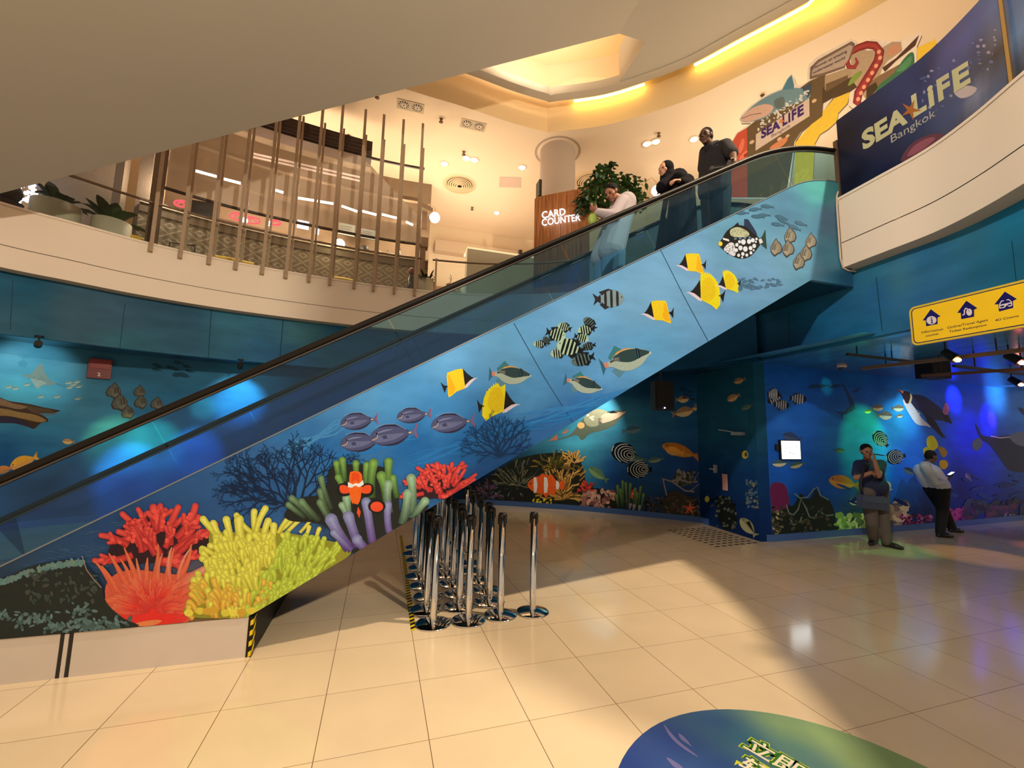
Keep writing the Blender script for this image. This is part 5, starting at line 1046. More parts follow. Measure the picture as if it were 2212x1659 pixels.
# round white planters
def leaf(mb, base, d, L, w, droop, col=None, n=6):
    d = Vector(d).normalized(); side = d.cross(Vector((0,0,1)));
    side = side.normalized() if side.length > .05 else Vector((1,0,0)); A = []; B = []; C = []
    for i in range(n+1):
        t = i/n; c = base+d*L*t+Vector((0,0,-droop*L*t*t)); ww = w*math.sin(PI*min(1, t*.93+.05))**.8; A.append(c-side*ww/2+Vector((0,0,.12*ww))); B.append(c); C.append(c+side*ww/2+Vector((0,0,.12*ww)))
    mb.grid([A, B, C])
M_leaf = mat('dark_leaf', (44, 66, 30), .5, noise=.35, nscale=9); M_pot = mat('white_pot', (200,198,178), .6); M_soil = mat('soil', (40,30,22), .9)
def planter(pos, r, h, label, seed, n=13, L=.5, w=.14, up=.9):
    rn = random.Random(seed); t = thing('potted_plant', pos, label, 'plant'); M = Matrix.Translation(pos)
    mb = MB(); mb.lathe([(0,0),(r*.86,0),(r,h*.2),(r,h),(r*.93,h),(r*.9,h*.9)], 28, 0, M); pot = mb.build('pot', M_pot, t)
    mb = MB(); mb.lathe([(0,h*.9),(r*.91,h*.9)], 24, 0, M); mb.build('soil', M_soil, pot)
    base = Vector(pos)+Vector((0,0,h*.88))
    for k in range(n):
        a = 2*PI*k/n+rn.uniform(-.3,.3); e = rn.uniform(.45, up+.9); mb = MB(); leaf(mb, base+Vector((.05*math.cos(a),.05*math.sin(a),0)), (math.cos(a), math.sin(a), e*1.3), L*rn.uniform(.7,1.15), w*rn.uniform(.8,1.2), rn.uniform(.1,.6)); mb.build('leaf', M_leaf, t)
q = on_off(118, 470, .6); planter((q.x,q.y,Z2), .30, .52, 'broad-leaved plant in a white round pot, nearer the left edge', 2, L=.55, w=.16)
q = on_off(240, 495, .62); planter((q.x,q.y,Z2), .27, .50, 'broad-leaved plant in a white round pot left of the grey-brown post', 5, L=.6, w=.18)
q = on_off(921, 610, .62); planter((q.x,q.y,Z2), .17, .58, 'bushy plant in a small white pot beside the last timber fin', 9, n=26, L=.32, w=.07)
q = on_off(889, 600, .6); mb = MB(); mb.lathe([(0,0),(.09,0),(.09,.55),(.05,.62),(.05,.68),(0,.68)], 16, 0, Matrix.Translation((q.x,q.y,Z2))); o = single('drinks_dispenser', mb, mat('dark_glass', (50,48,38), .15), 'dark glass drinks jar with red lid beside the small white planter', 'jar', (q.x,q.y,Z2))
mb = MB(); mb.lathe([(0,.68),(.07,.68),(.08,.78),(.03,.82),(0,.82)], 14, 0, Matrix.Translation((q.x,q.y,Z2))); mb.build('lid', mat('red_lid', (130,40,36), .4), o, (q.x,q.y,Z2))
for px, lab, c in ((952,'small red reindeer ornament on the upper floor, left one',(160,40,34)),(985,'small pale gold reindeer ornament on the upper floor, right one',(190,150,110))):
    q = on_off(px, 600, .9); z = 4.80+.12; mb = MB(); X, Y = q.x, q.y
    mb.tube([(X-.13,Y,z+.26),(X,Y,z+.28),(X+.13,Y,z+.27)], [.05,.06,.05], 10)
    for dx, dy in ((-.11,-.03),(-.11,.03),(.11,-.03),(.11,.03)): mb.tube([(X+dx,Y+dy,z-.12),(X+dx,Y+dy,z+.25)], .015, 6)
    mb.tube([(X-.12,Y,z+.28),(X-.16,Y,z+.48)], [.04,.03], 8); mb.tube([(X-.14,Y,z+.5),(X-.24,Y,z+.47)], [.035,.02], 8)
    for s_ in (-1, 1): mb.tube([(X-.14,Y+s_*.02,z+.52),(X-.12,Y+s_*.06,z+.62),(X-.16,Y+s_*.1,z+.7)], .008, 5)
    single('reindeer_ornament', mb, mat('deer%d' % px, c, .5), lab, 'ornament', (X,Y,4.8))
# far walls and stair of the upper floor
mb = MB(); mb.box((-14,14.9,Z2),(14,15.1,ZC2)); mb.build('wall_upper_back', M_white, kind='structure')
mb = MB(); mb.box((1.3,14.55,8.2),(7,14.9,8.6)); mb.build('trim_2', mat('beam_paint', (196,172,146), .8), kind='structure')
mb = MB(); mb.box((-7.6,10.9,Z2),(-7.4,14.9,ZC2)); mb.build('wall_upper_left', M_white, kind='structure')
a, b_ = on_off(250, 400, 2.4), on_off(300, 400, 2.4); mb = MB(); mb.box((a.x,a.y,Z2),(b_.x+.3,b_.y+.4,ZC2)); mb.build('wall_upper_pier', mat('pier_paint', (238,206,160), .75), kind='structure')
A = on_off(95, 400, 1.6); B_ = on_off(262, 380, 1.6); mb = MB(); mb.face([(A.x,A.y,Z2),(B_.x,B_.y,Z2),(B_.x,B_.y,8),(A.x,A.y,7.4)]); mb.box((B_.x-.1,B_.y-.05,Z2),(B_.x+.06,B_.y+.12,8)); mb.box((B_.x+.2,B_.y+.15,Z2),(B_.x+.42,B_.y+.3,7.6))
mb.build('wall_booth', mat('woven_panel', (118,104,88), .8, noise=.25, nscale=60, bump=.6), kind='structure')
st = thing('staircase', (1.0, 12.6, Z2), 'pale wooden staircase rising behind the right end of the bar', 'staircase')
mb = MB()
for k in range(12): mb.box((1.1-.02*k, 12.5+.18*k, Z2+.17*k), (2.1-.0*k, 12.7+.18*k, Z2+.17*k+.17))
mb.build('treads', mat('stair_wood', (170,130,90), .6), st); mb = MB(); mb.bar((2.12,12.5,Z2),(2.25,14.75,Z2+2.2), .05, .3); mb.build('stringer', mat('stringer', (196,160,120), .6), st)
mb = MB(); q = aty(1050, 560, 11.0); mb.box((1.8,10.6,Z2),(4.6,10.9,6.62)); o = single('service_counter', mb, mat('counter_panel', (196,190,168), .5), 'plain pale grey-green service counter behind the balustrade', 'counter', (2.1,10.6,Z2)); mb = MB(); mb.box((1.8,10.6,6.62),(4.6,11.2,6.65)); mb.build('worktop', mat('counter_top', (214,196,160), .25), o, (2.1,10.6,Z2))
q = aty(1124, 531, 10.8); mb = MB(); mb.lathe([(0,0),(.05,0),(.065,.2),(.06,.2),(.05,.02)], 14, 0, Matrix.Translation((q.x,10.8,6.655))); single('tumbler', mb, mat('black_cup', (36,36,30), .4), 'black tumbler standing on the pale service counter', 'cup', (q.x,10.8,6.655))
# globe lamps on curved arms
def globe(px, py, Y, label, arm=1):
    c = aty(px, py, Y); t = thing('globe_wall_lamp', tuple(c), label, 'lamp'); mb = MB(); mb.ball(c, .14); mb.build('globe', emat('glb%d' % px, (255,236,205), 7), t)
    mb = MB(); mb.tube([c+Vector((-.3*arm,.05,-.9)), c+Vector((-.34*arm,.05,-.1)), c+Vector((-.30*arm,.03,.25)), c+Vector((-.15*arm,0,.36)), c+Vector((0,0,.26)), c+Vector((0,0,.14))], .014, 8); mb.build('arm', mat('arm_brass%d' % px, (190,150,110), .4, .6), t)
globe(939, 470, 11.0, 'round glowing globe lamp on a curved arm right of the timber fins'); globe(1418, 412, 9.6, 'round glowing globe lamp on a curved arm right of the big plant'); globe(305, 323, 10.8, 'round glowing globe lamp left of the grey-brown post')
# card counter kiosk
A = atz(1155, 426, 7.6); B_ = atz(1265, 405, 7.6); d = (B_-A); d.z = 0; d.normalize(); n_ = Vector((d.y, -d.x, 0)); 
kio = thing('card_counter_kiosk', (A.x, A.y, Z2), 'brown wooden kiosk wall with glowing white CARD COUNTER lettering', 'kiosk')
def kpt(u, v, w): q = Vector((A.x, A.y, 0))+d*u+n_*w; return Vector((q.x, q.y, v))
mw = mat('kiosk_wood', (150, 92, 48), .45); nt = mw.node_tree; tcn = nt.nodes.new('ShaderNodeTexCoord'); mp_ = nt.nodes.new('ShaderNodeMapping'); mp_.inputs['Scale'].default_value = (9, 9, .35); nzz = nt.nodes.new('ShaderNodeTexNoise'); nzz.inputs['Scale'].default_value = 4; nzz.inputs['Detail'].default_value = 8; cr = nt.nodes.new('ShaderNodeValToRGB'); cr.color_ramp.elements[0].position = .35; cr.color_ramp.elements[1].position = .65; cr.color_ramp.elements[0].color = lin((122,70,34))+(1,); cr.color_ramp.elements[1].color = lin((176,112,62))+(1,)
nt.links.new(tcn.outputs['Object'], mp_.inputs[0]); nt.links.new(mp_.outputs[0], nzz.inputs['Vector']); nt.links.new(nzz.outputs['Fac'], cr.inputs[0]); nt.links.new(cr.outputs[0], nt.nodes['Principled BSDF'].inputs['Base Color'])
mb = MB(); P8 = [kpt(0, Z2, 0), kpt(1.35, Z2, 0), kpt(1.35, 7.6, 0), kpt(.06, 7.6, 0), kpt(0, 7.55, 0)]; Q8 = [p_-n_*.12 for p_ in P8]; mb.face(P8); mb.face(Q8[::-1])
for i in range(5): mb.face([P8[i], P8[(i+1)%5], Q8[(i+1)%5], Q8[i]])
mb.build('wood_wall', mw, kio)
kh = lambda x, y: atplane(x, y, kpt(0,0,.02), n_)
def px_text(mb, body, size, org, xv, yv, hit, col=(1,1,1), mi=0, depth=0.0, nrm=None, **kw):
    def fn(x, y, z):
        p_ = hit(org[0]+xv[0]*x+yv[0]*y, org[1]+xv[1]*x+yv[1]*y)
        if isinstance(p_, tuple): p_ = p_[0]+p_[1]*depth
        elif nrm is not None: p_ = p_+nrm*(depth+z)
        return p_
    add_text(mb, body, size, fn, mi, col, **kw)
mb = MB(); fit_text(mb, 'CARD', (1171,473), (1222,465), (-.5,-15.5), kh, nrm=n_, depth=.02, bold=.01); fit_text(mb, 'COUNTER', (1171,489), (1254,477), (-.5,-15.5), kh, nrm=n_, depth=.02, bold=.008)
mb.build('lettering', emat('letter_white', (240,244,255), 2.6), kio); lamp('kiosk_letter_lamp', 'POINT', tuple(kpt(.6,6.9,.35)), 2, (.9,.93,1), .2)
mb = MB(); q0 = kpt(.08, 7.62, -.06); mb.box((q0.x-.02,q0.y-.1,q0.z),(q0.x+.05,q0.y+.14,q0.z+.42)); single('monitor', mb, M_dark, 'thin black screen seen edge-on on top of the wooden kiosk', 'screen', tuple(q0))
# round column meeting the ceiling; its shadow there is drawn as a flat ring
c = atz(1212, 305, ZC2); cc = Vector((c.x+.08, c.y+.42, 0)); mb = MB(); mb.lathe([(.47,Z2),(.47,ZC2)], 40, 0, Matrix.Translation(cc)); mb.lathe([(.56,ZC2-.004),(.62,ZC2-.004)], 40, 0, Matrix.Translation(cc)); single('round_column', mb, mat('column_grey', (176,158,144), .6), 'plain grey round column rising to the ceiling behind the kiosk', 'column', (cc.x,cc.y,Z2))
# large leafy tree in front of the kiosk
base = aty(1322, 440, 8.6); base.z = Z2; t = thing('indoor_tree', tuple(base), 'tall leafy green indoor tree standing right of the wooden kiosk', 'tree'); rn = random.Random(5)
mb = MB(); mb.lathe([(0,0),(.24,0),(.28,.5),(.25,.5),(.24,.42),(0,.42)], 24, 0, Matrix.Translation(base)); mb.build('pot', M_pot, t)
cl = [(1308,372,.12),(1300,385,.2),(1322,392,.22),(1282,405,.3),(1310,410,.4),(1270,425,.34),(1295,430,.42),(1262,440,.22),(1290,448,.3),(1345,395,.2),(1362,398,.26),(1375,410,.26),(1350,420,.34),(1370,428,.26),(1380,440,.2),(1330,425,.36),(1300,455,.3),(1268,450,.24),(1320,360,.08),(1292,372,.12)]
ML = mat('tree_leaf', (48,78,34), .45, noise=.4, nscale=6)
tr_ = MB(); fol = []
crown = base+Vector((0,0,2.1)); tr_.tube([base+Vector((0,0,.4)), base+Vector((.03,.02,1.4)), crown], [.04,.035,.025], 8)
mbL = MB()
for x, y, r in cl:
    c = aty(x, y, 8.35+rn.uniform(-.15,.15)); tr_.tube([crown, (crown+c)/2+Vector((0,0,.1)), c], [.018,.012,.006], 6)
    for k in range(int(24+r*110)):
        v = Vector((rn.gauss(0,1), rn.gauss(0,1), rn.gauss(0,1))).normalized()*r*rn.random()**.5; leaf(mbL, c+v, (rn.uniform(-1,1), rn.uniform(-1,1), rn.uniform(-.6,1)), rn.uniform(.09,.15), .085, .3, n=4)
tr_.build('trunk', mat('bark', (84,66,44), .8), t); mbL.build('foliage', ML, t)
# ceiling fittings of level two
def ceil(px, py): return atz(px, py, ZC2)
dl = [((960,353),'left of the pair'),((1007,341),'left one of the touching pair'),((1025,345),'right one of the touching pair'),((1128,361),'right of the pale ceiling hatch row'),((1073,459),'low and far, left of the kiosk'),((1397,310),'left one of the pair above the hooded rider'),((1417,305),'right one of the pair above the hooded rider'),((1499,300),'just left of the standing man\'s head')]
M_bez = mat('downlight_trim', (235,215,190), .5)
for (x, y), lab in dl:
    q = ceil(x, y); q.z -= .001; t = thing('downlight', tuple(q), 'bright round ceiling downlight, '+lab, 'downlight', 'downlights in the upper ceiling'); M = Matrix.Translation(q); mb = MB(); mb.lathe([(.10,0),(.13,0),(.12,-.02),(.09,-.02)], 20, 0, M); mb.build('bezel', M_bez, t); mb = MB(); mb.lathe([(0,-.055),(.05,-.05),(.09,-.015)], 20, 0, M); mb.build('bulb', emat('dl%d' % x, (255,238,205), 22), t)
for x, y, lab in ((815,204,'nearest the timber fins, at the soffit edge'),(753,292,'over the dark awning'),(953,257,'between the two square ceiling vents'),(1002,328,'beside the touching downlights'),(1020,448,'far, above the pale beam'),(1423,288,'above the pair of downlights at right'),(1647,206,'above the shark cut-out'),(915,415,'right of the timber fins')):
    q = ceil(x, y); M = Matrix.Translation(q); mb = MB(); mb.lathe([(0,-.09),(.05,-.085),(.05,-.075),(.012,-.07),(.02,-.02),(.045,0)], 12, 0, M); single('sprinkler_head', mb, mat('sprk%d' % x, (110,84,60), .4, .6), 'small ceiling sprinkler head '+lab, 'sprinkler', tuple(q), 'sprinklers in the upper ceiling')
for (x, y), lab in (((887,229),'left, near the soffit edge'),((1022,270),'right, nearer the corner')):
    q = ceil(x, y); t = thing('ceiling_vent', tuple(q), 'double square ceiling vent, '+lab, 'vent', 'double vents in the upper ceiling'); mb = MB(); mb.box((q.x-.31,q.y-.15,ZC2-.012),(q.x+.31,q.y+.15,ZC2)); mb.build('frame', mat('vfr%d' % x, (190,170,140), .6), t)
    for sx in (-.155, .155):
        mb = MB(); mb.lathe([(0,-.014),(.12,-.014)], 16, 0, Matrix.Translation((q.x+sx,q.y,ZC2))); 
        for k in range(6): mb.bar((q.x+sx-.12*math.cos(k*PI/6),q.y-.12*math.sin(k*PI/6),ZC2-.02),(q.x+sx+.12*math.cos(k*PI/6),q.y+.12*math.sin(k*PI/6),ZC2-.02), .015, .01, 1)
        mb.build('fan_grille', [mat('vgr%d' % x, (70,62,52), .7), M_bez], t)
for (x, y), lab in (((993,398),'below the downlights in the middle'),((1275,392),'half hidden behind the leafy tree')):
    q = ceil(x, y); M = Matrix.Translation(q); mb = MB()
    mb.lathe([(0,-.002),(.42,-.002)], 30, 1, M)
    for k in range(6): r = .07+.065*k; mb.lathe([(r,-.012-.01*(6-k)),(r+.045,-.03-.01*(6-k)),(r+.04,-.02)], 32, 0, M)
    mb.lathe([(.44,-.02),(.52,-.002)], 32, 0, M); single('round_air_diffuser', mb, [mat('dif%d' % x, (226,196,156), .6), mat('difd%d' % x, (60,50,40), .8)], 'round ringed ceiling air diffuser, '+lab, 'vent', tuple(q), 'round diffusers in the upper ceiling')
mb = MB(); Hq = [ceil(*v) for v in ((1079,382),(1126,383),(1126,405),(1078,404))]; q = Hq[0]; mb.face([v-Vector((0,0,.006)) for v in Hq]); single('ceiling_hatch', mb, mat('hatch', (206,178,160), .6), 'pale pinkish square hatch in the upper ceiling', 'hatch', tuple(q))
# cove strips between ring and bulkhead
for seg, lab in (((1240,216,1392,182),'glowing yellow cove light on the left part of the curved bulkhead'),((1500,142,1775,5),'long glowing yellow cove light on the right part of the curved bulkhead')):
    pth2 = offset2(BJ, -.12); a = hitpath(seg[0], seg[1], pth2)[0]; b_ = hitpath(seg[2], seg[3], pth2)[0]; P_ = [(a.x,a.y,9.98)]+[(q.x,q.y,9.98) for q in pth2 if a.x+.05 < q.x < b_.x-.02]+[(b_.x,b_.y,9.98)]
    mb = MB(); mb.tube(P_, .028, 8); single('cove_light', mb, emat('cove%d' % seg[0], (255,205,90), 17), lab, 'light', P_[0])
# ------------------------------------------------------------------ queue posts
def stanchion(x, y, label, rz=0.0):
    t = thing('queue_stanchion', (x, y, 0), label, 'stanchion', 'queue posts parked under the escalator'); M = Matrix.Translation((x, y, 0))
    mb = MB(); mb.lathe([(0,0),(.158,0),(.158,.010),(.150,.014),(.09,.026),(.045,.034),(0,.034)], 40, 0, M); mb.build('base', M_chrome, t)
    mb = MB(); mb.lathe([(.032,.03),(.032,.906),(0,.906)], 24, 0, M); mb.build('pole', M_chrome, t)
    mb = MB(); mb.lathe([(.033,.905),(.037,.905),(.037,.935),(.034,.945),(0,.948)], 24, 0, M); mb.build('belt_head', M_dark, t)
    for a in (rz, rz+PI/2, rz+PI, rz+3*PI/2):
        mb = MB(); mb.box((.032,-.012,.845),(.047,.012,.93), 0, M@Matrix.Rotation(a, 4, 'Z')); mb.build('belt_clip', M_dark, t)
    return t
first = stanchion(1.455, 4.06, 'chrome queue post standing alone at the right end of the front row', .4)
rows_ = [(1.131,4.065,6,'third'),(0.814,4.02,8,'second'),(0.495,4.03,9,'first')]
nm_ = ['front','second','third','fourth','fifth','sixth','seventh','eighth','rearmost']
for x, y, n, cn in rows_:
    for k in range(n):
        dx = (0.0, -.03, .02)[k % 3]; w = nm_[k] if k < n-1 or k == 0 else 'rearmost'
        dup(first, (x+dx*(1 if k else 0), y+.325*k, 0), 'chrome queue post, %s one in the %s column counted from the hazard tape' % (w, cn))
dup(first, (1.20, 6.25, 0), 'chrome queue post standing apart behind the third column'); dup(first, (0.95, 6.75, 0), 'chrome queue post at the very back of the parked group')
mb = MB(); n = 46
for k in range(n):
    y0 = 3.93+.075*k
    mb.face([(.295,y0,.0015),(.34,y0+.03,.0015),(.34,y0+.0675,.0015),(.295,y0+.0375,.0015)], 0, Y_); mb.face([(.295,y0+.0375,.0015),(.34,y0+.0675,.0015),(.34,y0+.105,.0015),(.295,y0+.075,.0015)], 0, B_ if False else lin((22,20,18)))
mb.build('hazard_tape', vmat('floor_tape', .5, .02), None, (.3,3.93,0), 'black and yellow striped tape on the floor beside the queue posts', 'tape')
# tactile mat of black studs by the door
mb = MB(); A = atz(1446, 1146); B_c = atz(1549, 1181); C_c = atz(1655, 1170); D_ = atz(1545, 1139)
for i in range(9):
    for j in range(10):
        u, v = i/8, j/9; q = A*(1-u)*(1-v)+B_c*(1-u)*v+C_c*u*v+D_*u*(1-v)
        if q.x < 6.05: mb.box((q.x-.03,q.y-.02,0),(q.x+.05,q.y+.02,.004))
mb.build('floor_grip_strips', mat('grip_black', (40,34,24), .8), None, tuple(Vector((A.x,A.y,0))), 'patch of short black anti-slip strips on the floor in front of the door', 'floor marking')['kind'] = 'stuff'
# ------------------------------------------------------------------ round floor sticker
fh = lambda x, y: (atz(x, y, 0.0012), Vector((0,0,1)))
cx_, cy_, R_ = 1.93, 1.446, .968
fcC = cfield([(1350,1650,(44,64,120)),(1450,1600,(48,68,120)),(1550,1560,(54,84,120)),(1620,1600,(56,104,122)),(1560,1659,(48,76,122)),(1700,1570,(130,158,104)),(1780,1590,(142,168,106)),(1850,1640,(140,160,100)),(1760,1659,(92,128,120)),(1720,1620,(96,138,120)),(1950,1650,(138,160,94))], fh, (.95,1,1.25))
mb = MB(); rows = []
for i in range(11): rows.append([(cx_+R_*i/10*math.cos(2*PI*k/72), cy_+R_*i/10*math.sin(2*PI*k/72), .0012) for k in range(72)])
mb.grid(rows, 0, [[fcC(q) for q in r] for r in rows], False, True)
pd = Paint(mb, fh, 0, base=.0003, step=.000004, gain=(1,1,1.1))
for a in (((1434,1564),(1452,1586),(1470,1604),(1508,1634),(1490,1626),(1462,1606),(1444,1586)),((1466,1584),(1480,1594),(1494,1612),(1484,1606),(1470,1596)),((1440,1636),(1456,1644),(1476,1659),(1460,1659),(1446,1646))): pd.smooth(a, (104,104,150))
# characters: outline layers first
e1 = (atz(1673,1623)-atz(1615,1590)); e1.normalize(); e2 = Vector((-e1.y, e1.x, 0)) if Vector((-e1.y, e1.x, 0)).dot(atz(1615,1590)-atz(1607,1640)) > 0 else Vector((e1.y, -e1.x, 0))
o1 = atz(1603, 1611); o2 = atz(1590, 1654); sz = (atz(1673,1623)-atz(1615,1590)).length*1.02
for bold, c, dz in ((.13, (206,214,60), .0003), (.095, (60,120,50), .0005), (.012, (240,232,206), .0007)):
    for org, txt in ((o1, '立即扌'), (o2, '轻')):
        vs, fs = text_mesh(txt, sz, bold=bold*sz)
        P_ = [org+e1*v[0]+e2*v[1] for v in vs]
        for f_ in fs: mb.face([(P_[i].x, P_[i].y, .0012+dz) for i in f_], 0, lin(c))
mb.build('floor_sticker', vmat('sticker_vinyl', .3, .08, 3, (1,1,1), .2), None, (cx_,cy_,0), 'round blue and green floor sticker with white and green Chinese characters', 'sticker')
# ------------------------------------------------------------------ yellow hanging direction sign
S0, S1 = Vector((4.83,2.71,0)), Vector((4.79,1.93,0)); sd = (S1-S0).normalized(); sn = Vector((sd.y, -sd.x, 0)); sn = sn if sn.dot(CC-S0) > 0 else -sn
sh_ = lambda x, y: (atplane(x, y, S0+sn*.012, sn), sn)
def rrect(u0, u1, z0, z1, r, n=6):
    out = []
    for cu, cz, a0 in ((u1-r, z1-r, 0), (u0+r, z1-r, PI/2), (u0+r, z0+r, PI), (u1-r, z0+r, 1.5*PI)): out += [(cu+r*math.cos(a0+PI/2*k/n), cz+r*math.sin(a0+PI/2*k/n)) for k in range(n+1)]
    return out
sg = thing('direction_sign', (4.81, 2.2, 2.83), 'yellow hanging sign with three dark blue house arrows for information, tickets and cinema', 'sign')
mb = MB(); u1 = 1.05
def spt(u, z, w): q = S0+sd*u+sn*w; return Vector((q.x, q.y, z))
o = rrect(-.004, u1, 2.642, 3.022, .05)
for w, c in ((.012,(214,188,60)),): mb.face([spt(u, z, w) for u, z in o], 0, lin(c)); mb.face([spt(u, z, -.012) for u, z in o][::-1], 0, lin(c))
for i in range(len(o)): j = (i+1) % len(o); mb.face([spt(*o[i], .012), spt(*o[j], .012), spt(*o[j], -.012), spt(*o[i], -.012)], 0, lin((190,160,60)))
mb.face([spt(u, z, .0125) for u, z in rrect(.012, u1-.016, 2.660, 3.004, .04)], 0, lin((30,24,84))); mb.face([spt(u, z, .013) for u, z in rrect(.020, u1-.024, 2.668, 2.996, .034)], 0, lin((246,206,36)))
ps = Paint(mb, sh_, 0, base=.0014, step=.00001)
z3_ = lambda x, y: (1900+x/7.09, 560+y/7.09)
NAVY = (24, 20, 104)
def house(cx0, top, l, r, bl, br, bot_l, bot_r): ps.poly([z3_(*q) for q in (top, r, br, bot_r, bot_l, bl, l)], NAVY)
house(0, (785,765), (660,940), (935,875), (708,935), (890,890), (715,1028), (890,992)); ps.ell(*z3_(797,935), 78/7.09, 64/7.09, (222,214,226), -.15); ps.ell(*z3_(797,902), 1.7, 1.5, NAVY); ps.poly([z3_(*q) for q in ((782,925),(812,918),(812,970),(825,970),(825,982),(785,984),(785,972),(795,970),(795,934),(782,936))], NAVY)
house(0, (1330,635), (1190,822), (1500,750), (1245,822), (1448,775), (1252,920), (1450,880)); ps.smooth([z3_(*q) for q in ((1345,770),(1385,758),(1415,790),(1412,840),(1380,865),(1345,850),(1328,810))], (222,214,226)); ps.line([z3_(*q) for q in ((1270,855),(1300,845),(1300,790),(1320,752),(1350,760))], 2.6, (222,214,226)); ps.line([z3_(*q) for q in ((1368,775),(1370,800))], 1.2, NAVY)
house(0, (1920,495), (1760,692), (2105,608), (1820,690), (2045,640), (1830,802), (2050,745)); ps.line([z3_(*q) for q in ((1838,745),(1840,690),(1870,640),(1905,635))], 2.0, (222,214,226)); ps.line([z3_(*q) for q in ((2030,700),(2020,650),(1975,615),(1945,625))], 2.0, (222,214,226)); ps.poly([z3_(*q) for q in ((1835,700),(2030,655),(2030,715),(1985,728),(1950,700),(1920,742),(1840,758))], (222,214,226)); ps.poly([z3_(*q) for q in ((1852,716),(1915,702),(1908,730),(1850,742))], NAVY); ps.poly([z3_(*q) for q in ((1958,692),(2018,678),(2018,702),(1975,712))], NAVY)
T = lambda b, a, c, cap=(-.3,-5.2): fit_text(mb, b, z3_(*a), z3_(*c), cap, sh_, lin((40,30,60)), 0, .0016, bold=.012)
T('Information', (648,1138), (975,1085)); T('counter', (710,1192), (915,1152)); T('Online/Travel Agent', (1040,1068), (1665,945)); T('Ticket Redemption', (1068,1128), (1640,1020)); T('4D Cinema', (1772,955), (2135,880))
mb.build('panel', vmat('sign_enamel', .4, .03), sg); mb = MB()
for u in (.2, .85): mb.bar(spt(u, 2.93, -.012), spt(u, 3.06, -.62), .014, .014)
mb.build('hanger', M_dark, sg)
# ------------------------------------------------------------------ printed glass balustrade on the right fascia
GPp = offset2(FAS2, .07); gh = lambda x, y: (lambda h: h)(hitpath(x, y, GPp)); G1, G0 = 6.03, 4.905
def gh2(x, y):
    for dx in (0,2,4,7,11,16): 
        h = hitpath(x+dx, y, GPp)
        if h: p_, n_1 = h; p_.z = max(G0+.002, min(G1-.002, p_.z)); return p_, n_1
    return None
gb = thing('printed_glass_balustrade', (5.6, 3.0, ZF_T), 'dark blue printed glass balustrade with large pale lettering on the right fascia', 'balustrade')
gf = cfield([(1825,300,(34,34,44)),(1840,390,(16,18,40)),(1900,270,(40,42,64)),(1920,370,(20,26,60)),(1960,200,(58,66,110)),(1990,330,(30,44,70)),(2000,150,(54,60,96)),(2050,130,(66,80,150)),(2060,240,(56,80,130)),(2100,80,(70,90,160)),(2110,200,(130,140,170)),(2150,30,(90,120,180)),(2160,110,(40,40,46)),(2120,120,(34,32,34)),(2200,60,(110,150,200)),(2200,170,(60,60,50)),(2130,160,(60,70,90)),(2080,280,(50,60,80)),(2150,210,(90,110,150))], gh2, (1.1,1.1,1.2))
mb = MB(); P2 = GPp; rows = [[(q.x, q.y, G0+(G1-G0)*j/5) for q in P2] for j in range(6)]; mb.grid(rows, 0, [[gf(q) for q in r] for r in rows], True)
bk_ = offset2(P2, .012); rb = [[(q.x, q.y, z) for q in bk_] for z in (G0, G1)]; mb.grid(rb, 0, [[lin((30,36,60))]*len(bk_)]*2, True); mb.grid([rows[5], rb[1]], 0, [[lin((60,80,90))]*len(P2)]*2)
pg = Paint(mb, gh2, 0, base=.0008, path=GPp); rnd = random.Random(4)
for k in range(60): x = rnd.uniform(1990,2150); y = 330-.75*(x-1850)+rnd.uniform(-60,40); pg.ell(x, y, rnd.uniform(1,5), rnd.uniform(1,4), rnd.choice([(110,120,180),(80,96,150),(150,150,190)]), 0, 8)
pg.smooth([(1946,345),(1960,320),(1985,300),(2020,288),(2050,296),(2030,315),(1990,335),(1955,347)], (104,64,84)); pg.smooth([(1960,338),(1975,315),(2005,298),(2020,300),(1990,325)], (150,90,110)); pg.smooth([(2060,196),(2085,185),(2110,190),(2100,205),(2075,212)], (200,190,200))
GL = (204, 206, 168)
fit_text(mb, 'SEA', (1865,326), (1962,265), (-5,-42), gh2, lin(GL), 0, .004, bold=.045)
for tx_, a_, c_ in (('L',0,.235),('i',.275,.375),('F',.44,.66),('E',.71,1.0)):
    fit_text(mb, tx_, (1974+124*a_,255-77*a_), (1974+124*c_,255-77*c_), (-6,-50), gh2, lin(GL), 0, .004, bold=.045)

fit_text(mb, 'Bangkok', (1926,309), (2022,250), (-2,-17), gh2, lin((180,184,184)), 0, .004)
pg.d = .006; star(pg, 1968, 238, 24, (176,110,60), .35, .3)
mb.build('printed_glass', vmat('glass_print', .22, .06, 4, (1,1,1), 0), gb)
mb = MB(); e = GPp[0]; mb.box((e.x-.02,e.y+.0,ZF_T+.006),(e.x+.03,e.y+.05,G1-.28)); mb.build('end_post', mat('bronze_post', (110,88,70), .5, .4), gb)
h = gh(2184, 100)
if h: mb = MB(); q = h[0]+h[1]*.03; mb.box((q.x-.012,q.y-.012,G0),(q.x+.012,q.y+.012,G1+.05)); mb.build('mid_post', mat('brass_post', (200,160,96), .4, .5), gb)
